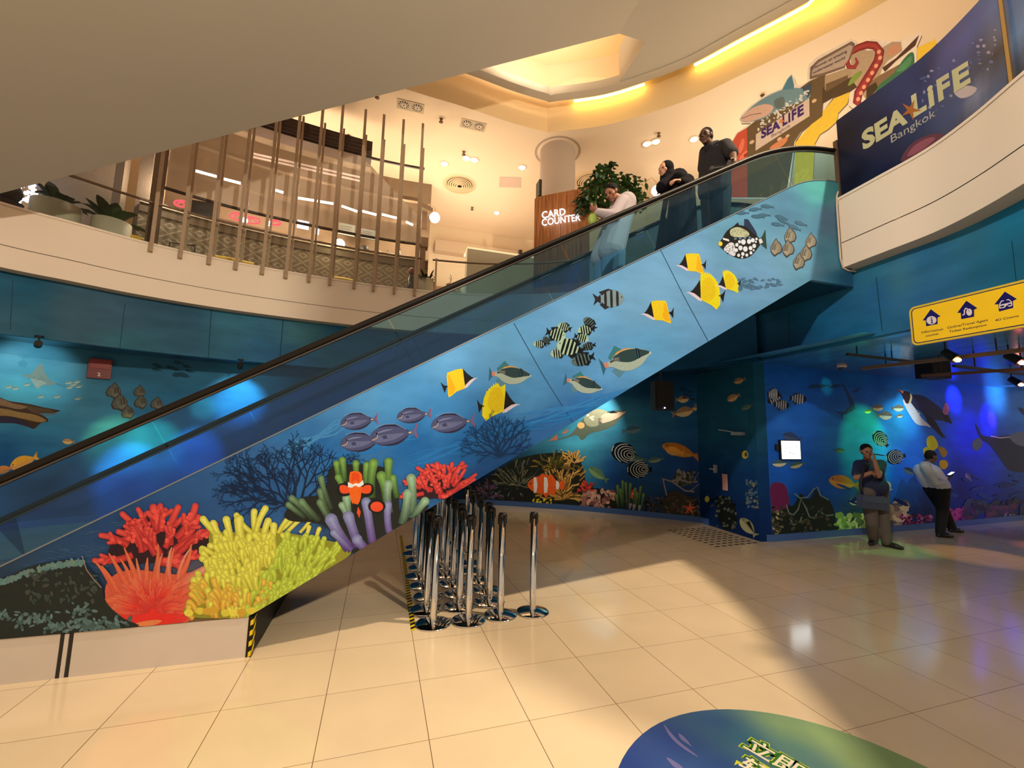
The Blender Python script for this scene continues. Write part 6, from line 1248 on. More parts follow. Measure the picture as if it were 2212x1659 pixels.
# ------------------------------------------------------------------ cut-out display of the upper floor
c0, c1 = Vector((6.4,6.06,0)), Vector((7.5,3.78,0)); cd = (c1-c0).normalized(); cn_ = Vector((cd.y, -cd.x, 0)); cn_ = cn_ if cn_.dot(CC-c0) > 0 else -cn_
ch = lambda x, y: (atplane(x, y, c0, cn_), cn_)
Z7 = lambda l: [(1580+x/4.608, 60+y/4.608) for x, y in l]
dsp = thing('aquarium_display', (6.9, 5.0, Z2), 'large cut-out display with shark, red octopus arm on the upper floor', 'display')
mb = MB(); pc_ = Paint(mb, ch, 0, base=.0, step=.00002)
def board(l, th=.05, col=(228,212,196)):
    P_ = [ch(*q)[0] for q in Z7(l)]; B2 = [q-cn_*th for q in P_]; mb.face(P_, 0, lin(col)); mb.face(B2[::-1], 0, lin(col))
    for i in range(len(P_)): j = (i+1) % len(P_); mb.face([P_[i], P_[j], B2[j], B2[i]], 0, lin((150,130,110)))
low = lambda x: 1700
board([(-10,1700),(-5,1150),(50,1045),(130,990),(200,950),(95,950),(75,915),(100,860),(200,765),(330,675),(500,600),(560,495),(600,457),(628,500),(645,565),(700,570),(755,535),(755,430),(770,365),(850,290),(1190,108),(1245,130),(1250,170),(1320,145),(1400,108),(1500,125),(1590,140),(1660,115),(1700,130),(1880,42),(1895,70),(1845,190),(1845,345),(1430,650),(1300,790),(1230,822),(1165,770),(1175,640),(1010,700),(900,850),(700,1030),(640,1120),(560,1700)])
board([(620,1700),(640,1140),(760,1000),(900,845),(1020,705),(1185,635),(1155,750),(1062,850),(1050,930),(960,1010),(880,1060),(830,1150),(800,1700)], .04, (226,188,64)); 
S_ = lambda l, c: pc_.smooth(Z7(l), c, 3); Pp = lambda l, c: pc_.poly(Z7(l), c)
pc_.d = .002
Pp([(-5,1690),(0,1150),(60,1050),(155,995),(250,1180),(230,1690)], (196,84,60)); S_([(80,1290),(150,1220),(200,1220),(190,1270),(130,1310),(90,1330)], (224,120,90)); S_([(120,1270),(160,1240),(180,1250),(140,1290)], (150,60,44)); S_([(70,1220),(100,1120),(130,1110),(120,1190),(90,1250)], (224,116,90))
Pp([(155,995),(240,925),(780,530),(940,460),(905,880),(690,1040),(630,1130),(540,1690),(160,1690)], (104,84,58)); Pp([(905,600),(1180,420),(1300,560),(1180,640),(1010,700),(905,760)], (84,66,46)); Pp([(930,480),(1130,410),(1320,360),(1320,430),(930,620)], (170,146,116)); Pp([(940,560),(1160,470),(1160,510),(940,640)], (110,88,64))
Pp([(1180,170),(1360,230),(1480,210),(1600,140),(1690,140),(1700,230),(1560,330),(1500,400),(1440,640),(1330,700),(1200,520)], (176,152,126)); Pp([(1500,400),(1640,300),(1870,70),(1830,180),(1640,330),(1530,440)], (84,58,46)); Pp([(1350,560),(1480,470),(1700,350),(1640,470),(1420,650),(1330,760)], (130,104,76)); Pp([(1340,600),(1440,540),(1460,600),(1350,720)], (70,58,40))
S_([(1545,270),(1580,200),(1640,160),(1680,180),(1650,250),(1580,280)], (196,140,110)); S_([(1440,640),(1480,560),(1600,470),(1640,420),(1700,330),(1770,255),(1815,255),(1815,380),(1720,450),(1600,520),(1520,600)], (62,110,76)); S_([(1640,430),(1720,340),(1790,280),(1780,360),(1700,430)], (84,136,96)); S_([(1160,580),(1200,490),(1280,430),(1300,450),(1240,530)], (130,150,70))
pc_.strip(Z7([(1235,300),(1255,345),(1225,395),(1170,390),(1148,330),(1180,250),(1260,200),(1350,170),(1430,178),(1478,235),(1462,330),(1400,440),(1330,550),(1265,650),(1250,740),(1290,790)]), [4,7,9,11,12,13,15,17,19,20,20,20,20,19,18,6], (170,70,64), (120,40,40), cap=False)
for t in ((1480,300),(1440,380),(1400,450),(1360,520),(1320,590),(1290,650),(1262,710),(1468,240)): pc_.ell(*Z7([t])[0], 4, 5, (226,160,130), .6)
Pp([(778,505),(785,395),(860,320),(1195,135),(1232,160),(1190,300),(1140,330),(1130,400),(930,470),(790,515)], (122,100,84)); Pp([(800,480),(808,405),(870,345),(1180,170),(1210,185),(1165,320),(1120,380),(930,445)], (178,158,142))
for b_t, a, c in (('Discover an amazing', (806,420),(1150,245)), ('underwater world', (815,462),(1130,310))): fit_text(mb, b_t, Z7([a])[0], Z7([c])[0], (-.3,-6), ch, lin((60,40,70)), 0, .006, bold=.01)
S_([(92,905),(130,860),(210,780),(340,690),(500,620),(600,600),(700,605),(780,640),(765,710),(600,770),(450,830),(330,900),(200,935),(110,935)], (112,142,152)); Pp([(505,618),(560,510),(600,470),(625,580),(620,610)], (84,128,146)); Pp([(700,600),(800,545),(795,640),(760,700)], (66,80,90)); S_([(100,905),(190,810),(330,760),(420,790),(360,870),(200,930),(110,930)], (206,168,150)); S_([(430,720),(520,690),(520,790),(440,800)], (100,110,110)); pc_.line(Z7([(110,905),(180,870),(300,850)]), 1.2, (90,60,60))
rnd = random.Random(8)
for k in range(70): x = 260+rnd.random()*520; y = 1040-(x-260)*.68-rnd.random()*90; pc_.ell(*Z7([(x, y)])[0], rnd.uniform(1,4), rnd.uniform(1,3), (206,204,196), 0, 6)
Pp([(245,1062),(775,700),(778,880),(240,1225)], (206,184,168)); fit_text(mb, 'SEA', Z7([(298,1112)])[0], Z7([(488,1000)])[0], (-.6,-21), ch, lin((66,44,104)), 0, .008, bold=.045); [fit_text(mb, tx_, Z7([(510+212*a_,985-123*a_)])[0], Z7([(510+212*c_,985-123*c_)])[0], (-.6,-24), ch, lin((66,44,104)), 0, .008, bold=.045) for tx_, a_, c_ in (('L',0,.235),('i',.275,.375),('F',.44,.66),('E',.71,1.0))]; fit_text(mb, 'Bangkok', Z7([(400,1095)])[0], Z7([(590,985)])[0], (-.3,-7), ch, lin((120,100,110)), 0, .008)
pc_.d = .009; star(pc_, *Z7([(500,930)])[0], 9, (206,130,80), .3, .3)
for x, y, r in ((205,1140,6),(825,730,6),(480,1110,6),(560,1080,5)): pc_.ell(*Z7([(x, y)])[0], r, r*.6, (206,176,140), -.6)
S_([(380,1200),(470,1130),(560,1090),(540,1150),(440,1220)], (206,130,90))
board([(1845,200),(1920,165),(2035,112),(2040,150),(2025,190),(1930,260),(1850,335)], .04, (226,188,64))
mb.build('cut_out_board', vmat('display_print', .5, .05, 20, (1,1,1)), dsp)
mb = MB()
for u in (.3, 1.6, 2.3): q = c0+cd*u-cn_*.3; mb.box((q.x-.03,q.y-.03,Z2),(q.x+.03,q.y+.03,6.9))
mb.build('support_leg', M_dark, dsp)
# ------------------------------------------------------------------ speakers, rig, notices
def speaker(px0, py0, px1, py1, Y, depth, label, nm='loudspeaker', led=False):
    a = aty(px0, py0, Y); b_ = aty(px1, py1, Y); t = thing(nm, tuple((a+b_)/2), label, 'speaker'); x0, x1 = a.x, b_.x; z1, z0 = a.z, b_.z
    mb = MB(); mb.prism([(x0,Y),(x1,Y),(x1-.05,Y+depth),(x0+.05,Y+depth)], z0, z1); mb.build('cabinet', mat('spk%d' % px0, (16,15,16), .6), t)
    mb = MB(); mb.box((x0+.02,Y-.012,z0+.03),(x1-.02,Y,z1-.02)); mb.build('grille', mat('spg%d' % px0, (24,22,24), .8, bump=.5, nscale=90), t)
    mb = MB(); mb.bar(((x0+x1)/2,Y+depth*.5,z1-.01),((x0+x1)/2,Y+depth*.5,ZC1), .03, .03); mb.build('bracket', M_dark, t)
    if led: mb = MB(); q = aty(1436, 881, Y-.015); mb.ball(q, .014); mb.build('indicator', emat('led', (190,180,255), 6), t)
speaker(1415, 822, 1457, 886, 6.6, .22, 'black loudspeaker with a tiny violet light in front of the dark mural', led=True)
speaker(2008, 768, 2056, 818, 4.4, .24, 'black loudspeaker hung from the lighting rig beside the yellow sign')
Zr = [2.98]
def rig(a, b_, w, label, c=(30,28,30)):
    Zr[0] -= .06; A = atz(a[0], a[1], Zr[0]); B_ = atz(b_[0], b_[1], Zr[0]); mb = MB(); mb.bar(A, B_, w, w); single('lighting_bar', mb, mat('rig%d' % a[0], c, .5), label, 'lighting bar', tuple(A))
    for q in (A*.85+B_*.15, A*.3+B_*.7):
        mr_ = MB(); mr_.bar(q, Vector((q.x, q.y, ZC1)), .012, .012); mr_.build('hanger_rod', M_dark, [o for o in COL.objects if o.name.startswith('lighting_bar')][-1])
rig((1830,765), (1966,781), .035, 'black ceiling bar left of the hung loudspeaker'); rig((1862,796), (2330,742), .05, 'long grey-brown lighting bar passing behind the hung loudspeaker', (110,92,80)); rig((2060,790), (2330,822), .035, 'thin black bar slanting down to the right edge'); rig((1990,812), (2320,790), .04, 'brown lower lighting bar right of the hung loudspeaker', (90,60,50))
for px, py, c, lab in ((2066,776,(255,170,70),'stage lamp glowing orange beside the hung loudspeaker'),(2205,782,(255,110,90),'stage lamp glowing red near the right edge'),(2204,830,(255,150,120),'stage lamp glowing pink low at the right edge')):
    q = atz(px, py, 2.8); t = thing('stage_lamp', tuple(q), lab, 'lamp'); mb = MB(); mb.tube([q+Vector((0,0,.0)), q+Vector((.0,.12,.12))], [.06,.05], 14); mb.build('can', M_dark, t); mb = MB(); mb.ball(q+Vector((0,-.01,-.01)), (.055,.03,.03)); mb.build('lens', emat('stg%d' % px, c, 12), t); mb = MB(); mb.bar(q+Vector((0,.1,.1)), Vector((q.x,q.y+.1,ZC1)), .015, .015); mb.build('yoke', M_dark, t)
q = atz(1818, 790, ZC1); t = thing('dome_camera', (q.x,q.y,ZC1), 'small white dome camera on the blue recess ceiling', 'camera'); mb = MB(); mb.lathe([(0,-.03),(.07,-.03),(.075,0)], 20, 0, Matrix.Translation((q.x,q.y,ZC1))); mb.build('housing', mat('cam_white', (220,200,186), .5), t); mb = MB(); mb.lathe([(0,-.08),(.03,-.07),(.045,-.03)], 16, 0, Matrix.Translation((q.x,q.y,ZC1))); mb.build('dome', mat('cam_dark', (40,60,90), .1), t)
mb = MB(); a, b_ = hitC(1682, 952)[0], hitC(1722, 991)[0]; t = thing('light_box_notice', (a.x, a.y, b_.z), 'small bright white lit notice board on the blue mural wall', 'notice board')
mb.box((a.x-.02,a.y-.05,b_.z-.015),(b_.x+.02,a.y-.004,a.z+.015)); mb.build('frame', M_dark, t); mb = MB(); mb.box((a.x,a.y-.056,b_.z),(b_.x,a.y-.05,a.z)); fc_ = mb.build('lit_face', emat('notice_lit', (228,240,246), 3.2), t)
mb = MB(); rnd = random.Random(2)
for k in range(9): u, v, w = rnd.uniform(.1,.8), rnd.uniform(.1,.7), rnd.uniform(.02,.1); x = a.x+(b_.x-a.x)*u; z = b_.z+(a.z-b_.z)*v; mb.box((x,a.y-.058,z),(x+w*.4,a.y-.056,z+.012))
mb.build('printed_marks', mat('notice_ink', (130,140,150), .6), fc_); mb = MB(); q = hitC(1676, 966)[0]; mb.box((q.x-.03,q.y-.04,q.z-.06),(q.x+.02,q.y-.003,q.z+.05)); mb.build('side_box', M_dark, t)
# red call point on the left mural wall
h = hitA(216, 797); q, n_2 = h; tt = Vector((-n_2.y, n_2.x, 0)); M = Matrix(((tt.x, n_2.x, 0, q.x), (tt.y, n_2.y, 0, q.y), (0, 0, 1, q.z), (0, 0, 0, 1))); M_red = mat('alarm_red', (116,14,18), .4)
t = thing('fire_alarm_box', tuple(q), 'red fire alarm box numbered 2 on the left mural wall', 'alarm box'); w_, hh_ = .155, .18
mb = MB(); mb.box((-w_,.004,-hh_),(w_,.07,hh_), 0, M); mb.build('case', M_red, t); mb = MB(); mb.box((-w_+.02,.07,-.0),(w_-.02,.085,hh_-.02), 0, M); mb.build('sounder', mat('alarm_red_light', (140,24,28), .4), t)
mb = MB(); hA2 = lambda x, y: (atplane(x, y, q+n_2*.075, n_2), n_2); fit_text(mb, '2', (210,812), (217,813), (.6,-8), hA2, lin((230,225,225)), 0, .002, bold=.03); mb.build('number', vmat('white_paint', .5, 0), t)
mb = MB(); q2 = h[0]; a2, b2 = hitpath(305, 765, offset2(FAS, .30)), hitpath(508, 785, offset2(FAS, .30))
# fairy lights at the far left of the upper floor
mb = MB(); rnd = random.Random(6)
for k in range(75):
    px, py = rnd.uniform(18,78), rnd.uniform(374,436)
    q = on_off(px, py, 1.0+rnd.uniform(0,.2)); mb.ball(q, rnd.uniform(.014,.032), 6, 4)
mb.build('fairy_lights', emat('fairy', (214,220,255), 14), None, tuple(q), 'curtain of bright white fairy lights at the far left upper floor', 'lights', None, 'stuff')
mb = MB(); q = on_off(20, 412, .8); mb.ball((q.x,q.y,q.z-.03), (.16,.14,.18), 12, 8); mb.lathe([(0,0),(.17,0),(.18,.4),(0,.45)], 16, 0, Matrix.Translation((q.x,q.y,Z2))); single('dark_armchair', mb, mat('dark_uph', (44,30,28), .8), 'dark rounded armchair beside the fairy lights at the far left', 'chair', tuple(q))
# ------------------------------------------------------------------ people: one continuous body each, clothes and hair over it
def capsule(mb, a, b_, ra, rb, n=12, flat=None):
    a = Vector(a); b_ = Vector(b_); d = b_-a; L = d.length
    if L < 1e-5: mb.ball(a, ra, n, 8); return
    t = d/L; pts = []; R = []
    for k in range(5): an = PI/2*(1-k/4); pts.append(a-t*ra*math.sin(an)); R.append(max(.0008, ra*math.cos(an)))
    for k in range(1, 4): pts.append(a+d*k/4); R.append(ra+(rb-ra)*k/4)
    for k in range(5): an = PI/2*k/4; pts.append(b_+t*rb*math.sin(an)); R.append(max(.0008, rb*math.cos(an)))
    mb.tube(pts, R, n, 0, True, None, flat)
def ellip(mb, c, r, X, Y, Z, n=16, m=12):
    c = Vector(c); rows = []
    for i in range(m+1):
        th = PI*i/m; rows.append([c+X*(r[0]*math.sin(th)*math.cos(2*PI*k/n))+Y*(r[1]*math.sin(th)*math.sin(2*PI*k/n))-Z*(r[2]*math.cos(th)) for k in range(n)])
    mb.grid(rows, 0, None, True, True)
def skin_obj(mb, name, m, parent, vox=.009, it=3):
    o = mb.build(name, m, parent); md = o.modifiers.new('blend', 'REMESH'); md.mode = 'VOXEL'; md.voxel_size = vox; md.use_smooth_shade = True
    s_ = o.modifiers.new('soften', 'SMOOTH'); s_.iterations = it; s_.factor = .5
    return o
def hand(mb, w, d, pn, curl=.6, s=1.0):   # wrist, direction of the palm, palm normal
    d = Vector(d).normalized(); pn = Vector(pn); pn = (pn-d*pn.dot(d)).normalized(); sd = d.cross(pn); w = Vector(w)
    ellip(mb, w+d*.045*s, (.042*s, .017*s, .052*s), sd, pn, d)
    for k, (o_, L) in enumerate(((-.030,.070),(-.010,.080),(.010,.075),(.029,.060))):
        p0 = w+d*.085*s+sd*o_*s; a = curl; p1 = p0+(d*math.cos(a*.6)+pn*math.sin(a*.6))*L*.5*s; p2 = p1+(d*math.cos(a*1.6)+pn*math.sin(a*1.6))*L*.32*s; p3 = p2+(d*math.cos(a*2.4)+pn*math.sin(a*2.4))*L*.25*s
        capsule(mb, p0-d*.02*s, p1, .0098*s, .009*s, 8); capsule(mb, p1, p2, .009*s, .0082*s, 8); capsule(mb, p2, p3, .0082*s, .0072*s, 8)
    t0 = w+d*.02*s-sd*.03*s; t1 = t0+(d*.7-sd*.6+pn*.4).normalized()*.038*s; capsule(mb, t0, t1, .0125*s, .0105*s, 8); capsule(mb, t1, t1+(d*.8-sd*.1+pn*.5).normalized()*.03*s, .0105*s, .009*s, 8)
def head(mb, c, f, up, s=1.0, ear=True):
    f = Vector(f).normalized(); up = Vector(up); up = (up-f*up.dot(f)).normalized(); sd = f.cross(up); c = Vector(c)
    ellip(mb, c+up*.025*s-f*.005*s, (.074*s, .092*s, .092*s), sd, f, up); ellip(mb, c-up*.045*s+f*.018*s, (.055*s, .066*s, .068*s), sd, f, up)
    ellip(mb, c-up*.098*s+f*.056*s, (.026*s, .022*s, .02*s), sd, f, up)                     # chin
    capsule(mb, c+f*.082*s+up*.012*s, c+f*.104*s-up*.026*s, .010*s, .015*s, 8); capsule(mb, c+f*.088*s-up*.028*s-sd*.011*s, c+f*.088*s-up*.028*s+sd*.011*s, .010*s, .010*s, 8)
    capsule(mb, c+f*.078*s-up*.062*s-sd*.016*s, c+f*.078*s-up*.062*s+sd*.016*s, .010*s, .010*s, 8)   # lips
    capsule(mb, c+f*.074*s+up*.026*s-sd*.04*s, c+f*.084*s+up*.028*s, .012*s, .010*s, 8); capsule(mb, c+f*.074*s+up*.026*s+sd*.04*s, c+f*.084*s+up*.028*s, .012*s, .010*s, 8)   # brow
    for q in (-1, 1):
        ellip(mb, c+sd*.048*s*q+f*.05*s-up*.02*s, (.022*s, .026*s, .026*s), sd, f, up)
        if ear: ellip(mb, c+sd*.076*s*q-f*.006*s-up*.002*s, (.010*s, .019*s, .031*s), sd, f, up)
    return f, up, sd
def eyes(parent, c, f, up, s=1.0):
    f = Vector(f).normalized(); up = Vector(up); up = (up-f*up.dot(f)).normalized(); sd = f.cross(up); mb = MB(); c = Vector(c)
    for q in (-1, 1): mb.ball(c+f*.080*s+up*.004*s+sd*.030*s*q, .0115*s, 10, 8)
    mb.build('eyes', M_eye, parent); mb = MB()
    capsule(mb, c+f*.0865*s-up*.062*s-sd*.018*s, c+f*.0865*s-up*.062*s+sd*.018*s, .0032*s, .0032*s, 6); mb.build('lips', M_lip, parent)
M_eye = mat('eye_dark', (26,18,14), .2); M_lip = mat('lip_line', (120,66,58), .5)
def hair_cap(parent, c, f, up, s, m, name='hair', low=.0, back=.0):
    f = Vector(f).normalized(); up = Vector(up); up = (up-f*up.dot(f)).normalized(); sd = f.cross(up); c = Vector(c); mb = MB()
    ellip(mb, c+up*.048*s-f*.018*s, (.082*s, .094*s, .082*s), sd, f, up); ellip(mb, c+up*.01*s-f*.042*s, (.078*s, .066*s, .085*s+low), sd, f, up)
    for q in (-1, 1): capsule(mb, c+sd*.068*s*q+up*.05*s+f*.02*s, c+sd*.07*s*q-up*.0*s-f*.0*s, .014*s, .010*s, 8)
    if back: ellip(mb, c-f*.08*s+up*.0, (.05*s, back, .05*s), sd, f, up)
    return skin_obj(mb, name, m, parent, .008, 2)
def limb(mb, a, b_, c, r): capsule(mb, a, b_, r[0], r[1]); capsule(mb, b_, c, r[1], r[2])
def shoe(mb, an, toe, s=1.0):
    an = Vector(an); toe = Vector(toe); d = toe-an; d.z = 0; d.normalize(); heel = Vector((an.x, an.y, .045))-d*.03
    capsule(mb, heel, Vector((an.x,an.y,.045))+d*.12, .043*s, .044*s); capsule(mb, Vector((an.x,an.y,.036))+d*.1, Vector((an.x,an.y,.032))+d*.19, .042*s, .032*s); capsule(mb, an, heel+d*.02+Vector((0,0,.02)), .042, .042)
def pl(Y):   # upright plane at depth Y seen from the camera
    return lambda x, y, dy=0.0: aty(x, y, Y+dy)
# --- man with a phone at his ear
def skinmat(n, c): return mat(n, c, .55, noise=.06, nscale=30)
Q = lambda x, y: (1820+x/3.66, 940+y/3.66)
def J1(x, y, dy=0.0): return aty(*Q(x, y), 5.16+dy)
P1 = thing('person', (7.93, 5.16, 0), 'standing person in navy polo and grey trousers, phone at ear, blue satchel', 'person')
hc = J1(190,128,-.05); f1 = Vector((-.55,-.80,-.12)); sk = skinmat('skin_a', (146,100,76)); mb = MB(); head(mb, hc, f1, (0,0,1), .98)
nk = J1(200,198,.02); capsule(mb, hc-Vector((0,0,.06)), nk, .052, .058); shL = J1(128,232); shR = J1(305,228,.04); capsule(mb, shL+Vector((.03,0,-.02)), shR-Vector((.03,0,.02)), .062, .062); capsule(mb, (shL+shR)/2-Vector((0,0,.06)), J1(245,440), .11, .10)
elL = J1(108,338,-.10); haL = J1(222,296,-.24); limb(mb, shL, elL, haL, (.050,.042,.030)); hand(mb, haL, J1(262,300,-.25)-haL, (0,.6,-.5), .7)
elR = J1(283,322,-.22); wrR = J1(252,196,-.20); limb(mb, shR, elR, wrR, (.050,.043,.030)); hand(mb, wrR, Vector((.02,.06,1)), (-.3,.8,0), .8)
hpL = J1(205,450); hpR = J1(300,452); knL = J1(232,690,-.03); knR = J1(322,700,-.03); anL = J1(245,838,.12); anR = J1(352,872,-.06)
anL.z = .09; anR.z = .09; limb(mb, hpL, knL, anL, (.08,.052,.038)); limb(mb, hpR, knR, anR, (.08,.052,.038)); capsule(mb, hpL, hpR, .085, .085)
skin_obj(mb, 'body', sk, P1); eyes(P1, hc, f1, (0,0,1), .98); hair_cap(P1, hc, f1, (0,0,1), .98, mat('hair_black_a', (14,11,10), .85, spec=.2))
mb = MB(); c0_, c1_ = (shL+shR)/2-Vector((0,0,.09)), J1(250,462)
for dx in (-.085, 0, .085): capsule(mb, c0_+Vector((dx,0,0)), c1_+Vector((dx*.9,0,0)), .125, .135)
capsule(mb, shL, shR, .078, .078); capsule(mb, shL, shL+(elL-shL)*.72, .078, .074); capsule(mb, shR, shR+(elR-shR)*.62, .078, .074); ellip(mb, c1_+Vector((0,-.05,.12)), (.17,.16,.16), Vector((1,0,0)), Vector((0,1,0)), Vector((0,0,1)))
skin_obj(mb, 'polo_shirt', mat('navy_cotton', (20,30,66), .8, noise=.1), P1, .011); mb = MB(); capsule(mb, nk-Vector((.05,-.02,.02)), nk+Vector((.05,.02,-.02)), .045, .045); skin_obj(mb, 'collar', mat('navy_collar', (26,36,72), .8), P1, .01)
mb = MB(); capsule(mb, hpL+Vector((.02,0,.0)), hpR, .125, .125); limb(mb, hpL, knL, anL, (.118,.088,.072)); limb(mb, hpR, knR, anR, (.118,.09,.074)); capsule(mb, c1_, (hpL+hpR)/2, .14, .13); skin_obj(mb, 'trousers', mat('taupe_trousers', (92,82,78), .85, noise=.12), P1, .012)
mb = MB(); shoe(mb, anL, J1(192,850)); ms = mat('dark_shoes', (26,22,20), .5); skin_obj(mb, 'shoe', ms, P1, .009); mb = MB(); shoe(mb, anR, anR+Vector((.05,-.3,0))); skin_obj(mb, 'shoe', ms, P1, .009)
t = thing('satchel', tuple(J1(260,530,-.2)), 'slate blue satchel hanging at the hip of the person on the phone', 'bag'); mb = MB(); q = [J1(x, y, -.19) for x, y in ((155,470),(362,492),(366,602),(158,575))]; bk_ = [v+Vector((0,.09,0)) for v in q]; mb.face(q); mb.face(bk_[::-1])
for i in range(4): mb.face([q[i], q[(i+1)%4], bk_[(i+1)%4], bk_[i]])
o = mb.build('bag_body', mat('slate_nylon', (52,66,92), .6), t); bv = o.modifiers.new('b', 'BEVEL'); bv.width = .018; bv.segments = 3; mb = MB(); q = [J1(x, y, -.202) for x, y in ((157,474),(360,496),(362,545),(159,524))]; mb.face(q); mb.face([v-Vector((0,-.008,0)) for v in q][::-1]); mb.build('flap', mat('slate_flap', (60,74,100), .6), t)
mb = MB(); mb.tube([J1(158,480,-.15), J1(140,380,-.2), J1(170,260,-.17), J1(215,215,-.02), J1(260,240,.13), J1(340,400,.16), J1(360,500,-.1)], .011, 6, 0, True, None, (1.8,.5)); mb.build('strap', mat('strap_black', (20,22,30), .7), t)
mb = MB(); w = J1(275,160,-.235); mb.bar(J1(258,150,-.215), J1(316,160,-.235), .07, .012, 0); o = mb.build('mobile_phone', M_dark, None, tuple(w), 'black mobile phone held at the ear of the person in navy polo', 'phone')
# --- man in the white shirt looking at his phone
def J2(x, y, dy=0.0): return aty(*Q(x, y), 5.50+dy)
P2_ = thing('person', (10.2, 5.5, 0), 'person in white shirt and black trousers leaning on the mural wall, looking at a phone', 'person')
hc = J2(700,172,-.05); f2 = Vector((.86,-.30,-.34)); sk = skinmat('skin_b', (92,62,46)); mb = MB(); head(mb, hc, f2, (.25,0,1), .98); nk = J2(668,215); capsule(mb, hc-Vector((.03,0,.06)), nk, .052, .058)
shN = J2(652,240,-.16); shF = J2(676,236,.16); hip = J2(742,415); elN = J2(735,372,-.2); wrN = J2(822,368,-.17); elF = J2(760,368,.14); wrF = J2(828,345,.0)
capsule(mb, shN, shF, .06, .06); capsule(mb, (shN+shF)/2-Vector((0,0,.08)), hip, .09, .09); limb(mb, shN, elN, wrN, (.05,.042,.03)); limb(mb, shF, elF, wrF, (.05,.042,.03)); hand(mb, wrN, J2(850,360,-.12)-wrN, (0,.3,1), .7); hand(mb, wrF, J2(856,330,-.04)-wrF, (.2,-.3,1), .8)
kn1 = J2(790,600,-.10); kn2 = J2(800,596,.10); an1 = J2(772,772,-.12); an2 = J2(868,758,.12); an1.z = .09; an2.z = .09
limb(mb, hip+Vector((0,-.08,0)), kn1, an1, (.08,.052,.038)); limb(mb, hip+Vector((0,.08,0)), kn2, an2, (.08,.052,.038)); skin_obj(mb, 'body', sk, P2_); eyes(P2_, hc, f2, (.25,0,1), .98); hair_cap(P2_, hc, f2, (.25,0,1), .97, mat('hair_short_b', (32,24,20), .9, spec=.2))
mb = MB(); ch_ = (shN+shF)/2-Vector((0,0,.1))
for dy in (-.09, 0, .09): capsule(mb, ch_+Vector((0,dy,0)), hip+Vector((0,dy*.8,.04)), .122, .14)
capsule(mb, shN, shF, .08, .08); limb(mb, shN, elN, elN+(wrN-elN)*.92, (.078,.062,.046)); limb(mb, shF, elF, elF+(wrF-elF)*.92, (.078,.062,.046)); ellip(mb, hip+Vector((.03,0,.13)), (.155,.15,.17), Vector((1,0,0)), Vector((0,1,0)), Vector((0,0,1))); skin_obj(mb, 'shirt', mat('white_shirt', (196,204,220), .8, noise=.06), P2_, .011)
mb = MB(); capsule(mb, hip+Vector((0,-.07,.0)), hip+Vector((0,.07,.0)), .138, .138); limb(mb, hip+Vector((0,-.08,-.03)), kn1, an1, (.122,.09,.07)); limb(mb, hip+Vector((0,.08,-.03)), kn2, an2, (.122,.09,.07)); skin_obj(mb, 'trousers', mat('black_trousers', (14,13,15), .85), P2_, .012)
mb = MB(); shoe(mb, an1, an1+Vector((.3,-.12,0))); ms = mat('black_shoes', (16,14,14), .4); skin_obj(mb, 'shoe', ms, P2_, .009); mb = MB(); shoe(mb, an2, an2+Vector((.3,-.1,0))); skin_obj(mb, 'shoe', ms, P2_, .009)
mb = MB(); a, b_ = J2(838,318,-.08), J2(878,292,-.12); mb.bar(a, b_, .075, .009); o = mb.build('mobile_phone', M_dark, None, tuple(a), 'mobile phone with lit screen held by the person in white shirt', 'phone'); mb = MB(); d = (b_-a); mb.bar(a+d*.1+Vector((-.001,0,.007)), a+d*.9+Vector((-.001,0,.007)), .066, .003); mb.build('screen', emat('phone_lit', (220,230,255), 4), o)
# --- riders on the escalator (they stand on the moving steps between the balustrades)
R_ = lambda x, y: (1250+x/3.1725, 240+y/3.1725)
EYm = 4.52
def JR(x, y, dy=0.0): return aty(*R_(x, y), EYm+dy)
def feet_z(X): return z_st(math.floor((X+3.1)/.36)*.36-3.1)
# first rider, white hooded top, head bowed over a phone
hc = JR(228,560,0); fx = Vector((-.80,-.25,-.52)); uu = Vector((-.35,-.05,1)); X0 = JR(190,700).x+.02; fz = feet_z(X0)
P3 = thing('person', (X0, EYm, fz), 'rider in white top, head bowed over a phone, lowest on the escalator', 'person'); sk = skinmat('skin_c', (150,98,74)); mb = MB(); head(mb, hc, fx, uu, .97)
shN = JR(300,622,-.14); shF = JR(300,618,.17); hip = Vector((X0+.02, EYm, fz+.86)); capsule(mb, hc+Vector((.05,0,-.04)), (shN+shF)/2, .05, .055); capsule(mb, shN, shF, .055, .055); capsule(mb, (shN+shF)/2, hip, .10, .12)
elN = JR(240,722,-.2); wrN = JR(128,692,-.14); elF = JR(250,720,.2); wrF = JR(120,690,.04); limb(mb, shN, elN, wrN, (.048,.04,.028)); limb(mb, shF, elF, wrF, (.048,.04,.028)); hand(mb, wrN, JR(90,668,-.1)-wrN, (.2,.5,1), .6); hand(mb, wrF, JR(88,668,-.0)-wrF, (.2,-.5,1), .6)
for dy in (-.09, .09): limb(mb, hip+Vector((0,dy,0)), hip+Vector((-.02,dy,-.42)), Vector((X0+.02,EYm+dy,fz+.1)), (.075,.05,.038))
skin_obj(mb, 'body', sk, P3); eyes(P3, hc, fx, uu, .97); hair_cap(P3, hc, fx, uu, .98, mat('hair_black_c', (20,14,12), .85, spec=.2), back=.055)
mb = MB(); top_ = (shN+shF)/2-Vector((0,0,.06))
for dy in (-.10, .10): capsule(mb, top_+Vector((0,dy,0)), hip+Vector((-.03,dy,-.03)), .125, .165)
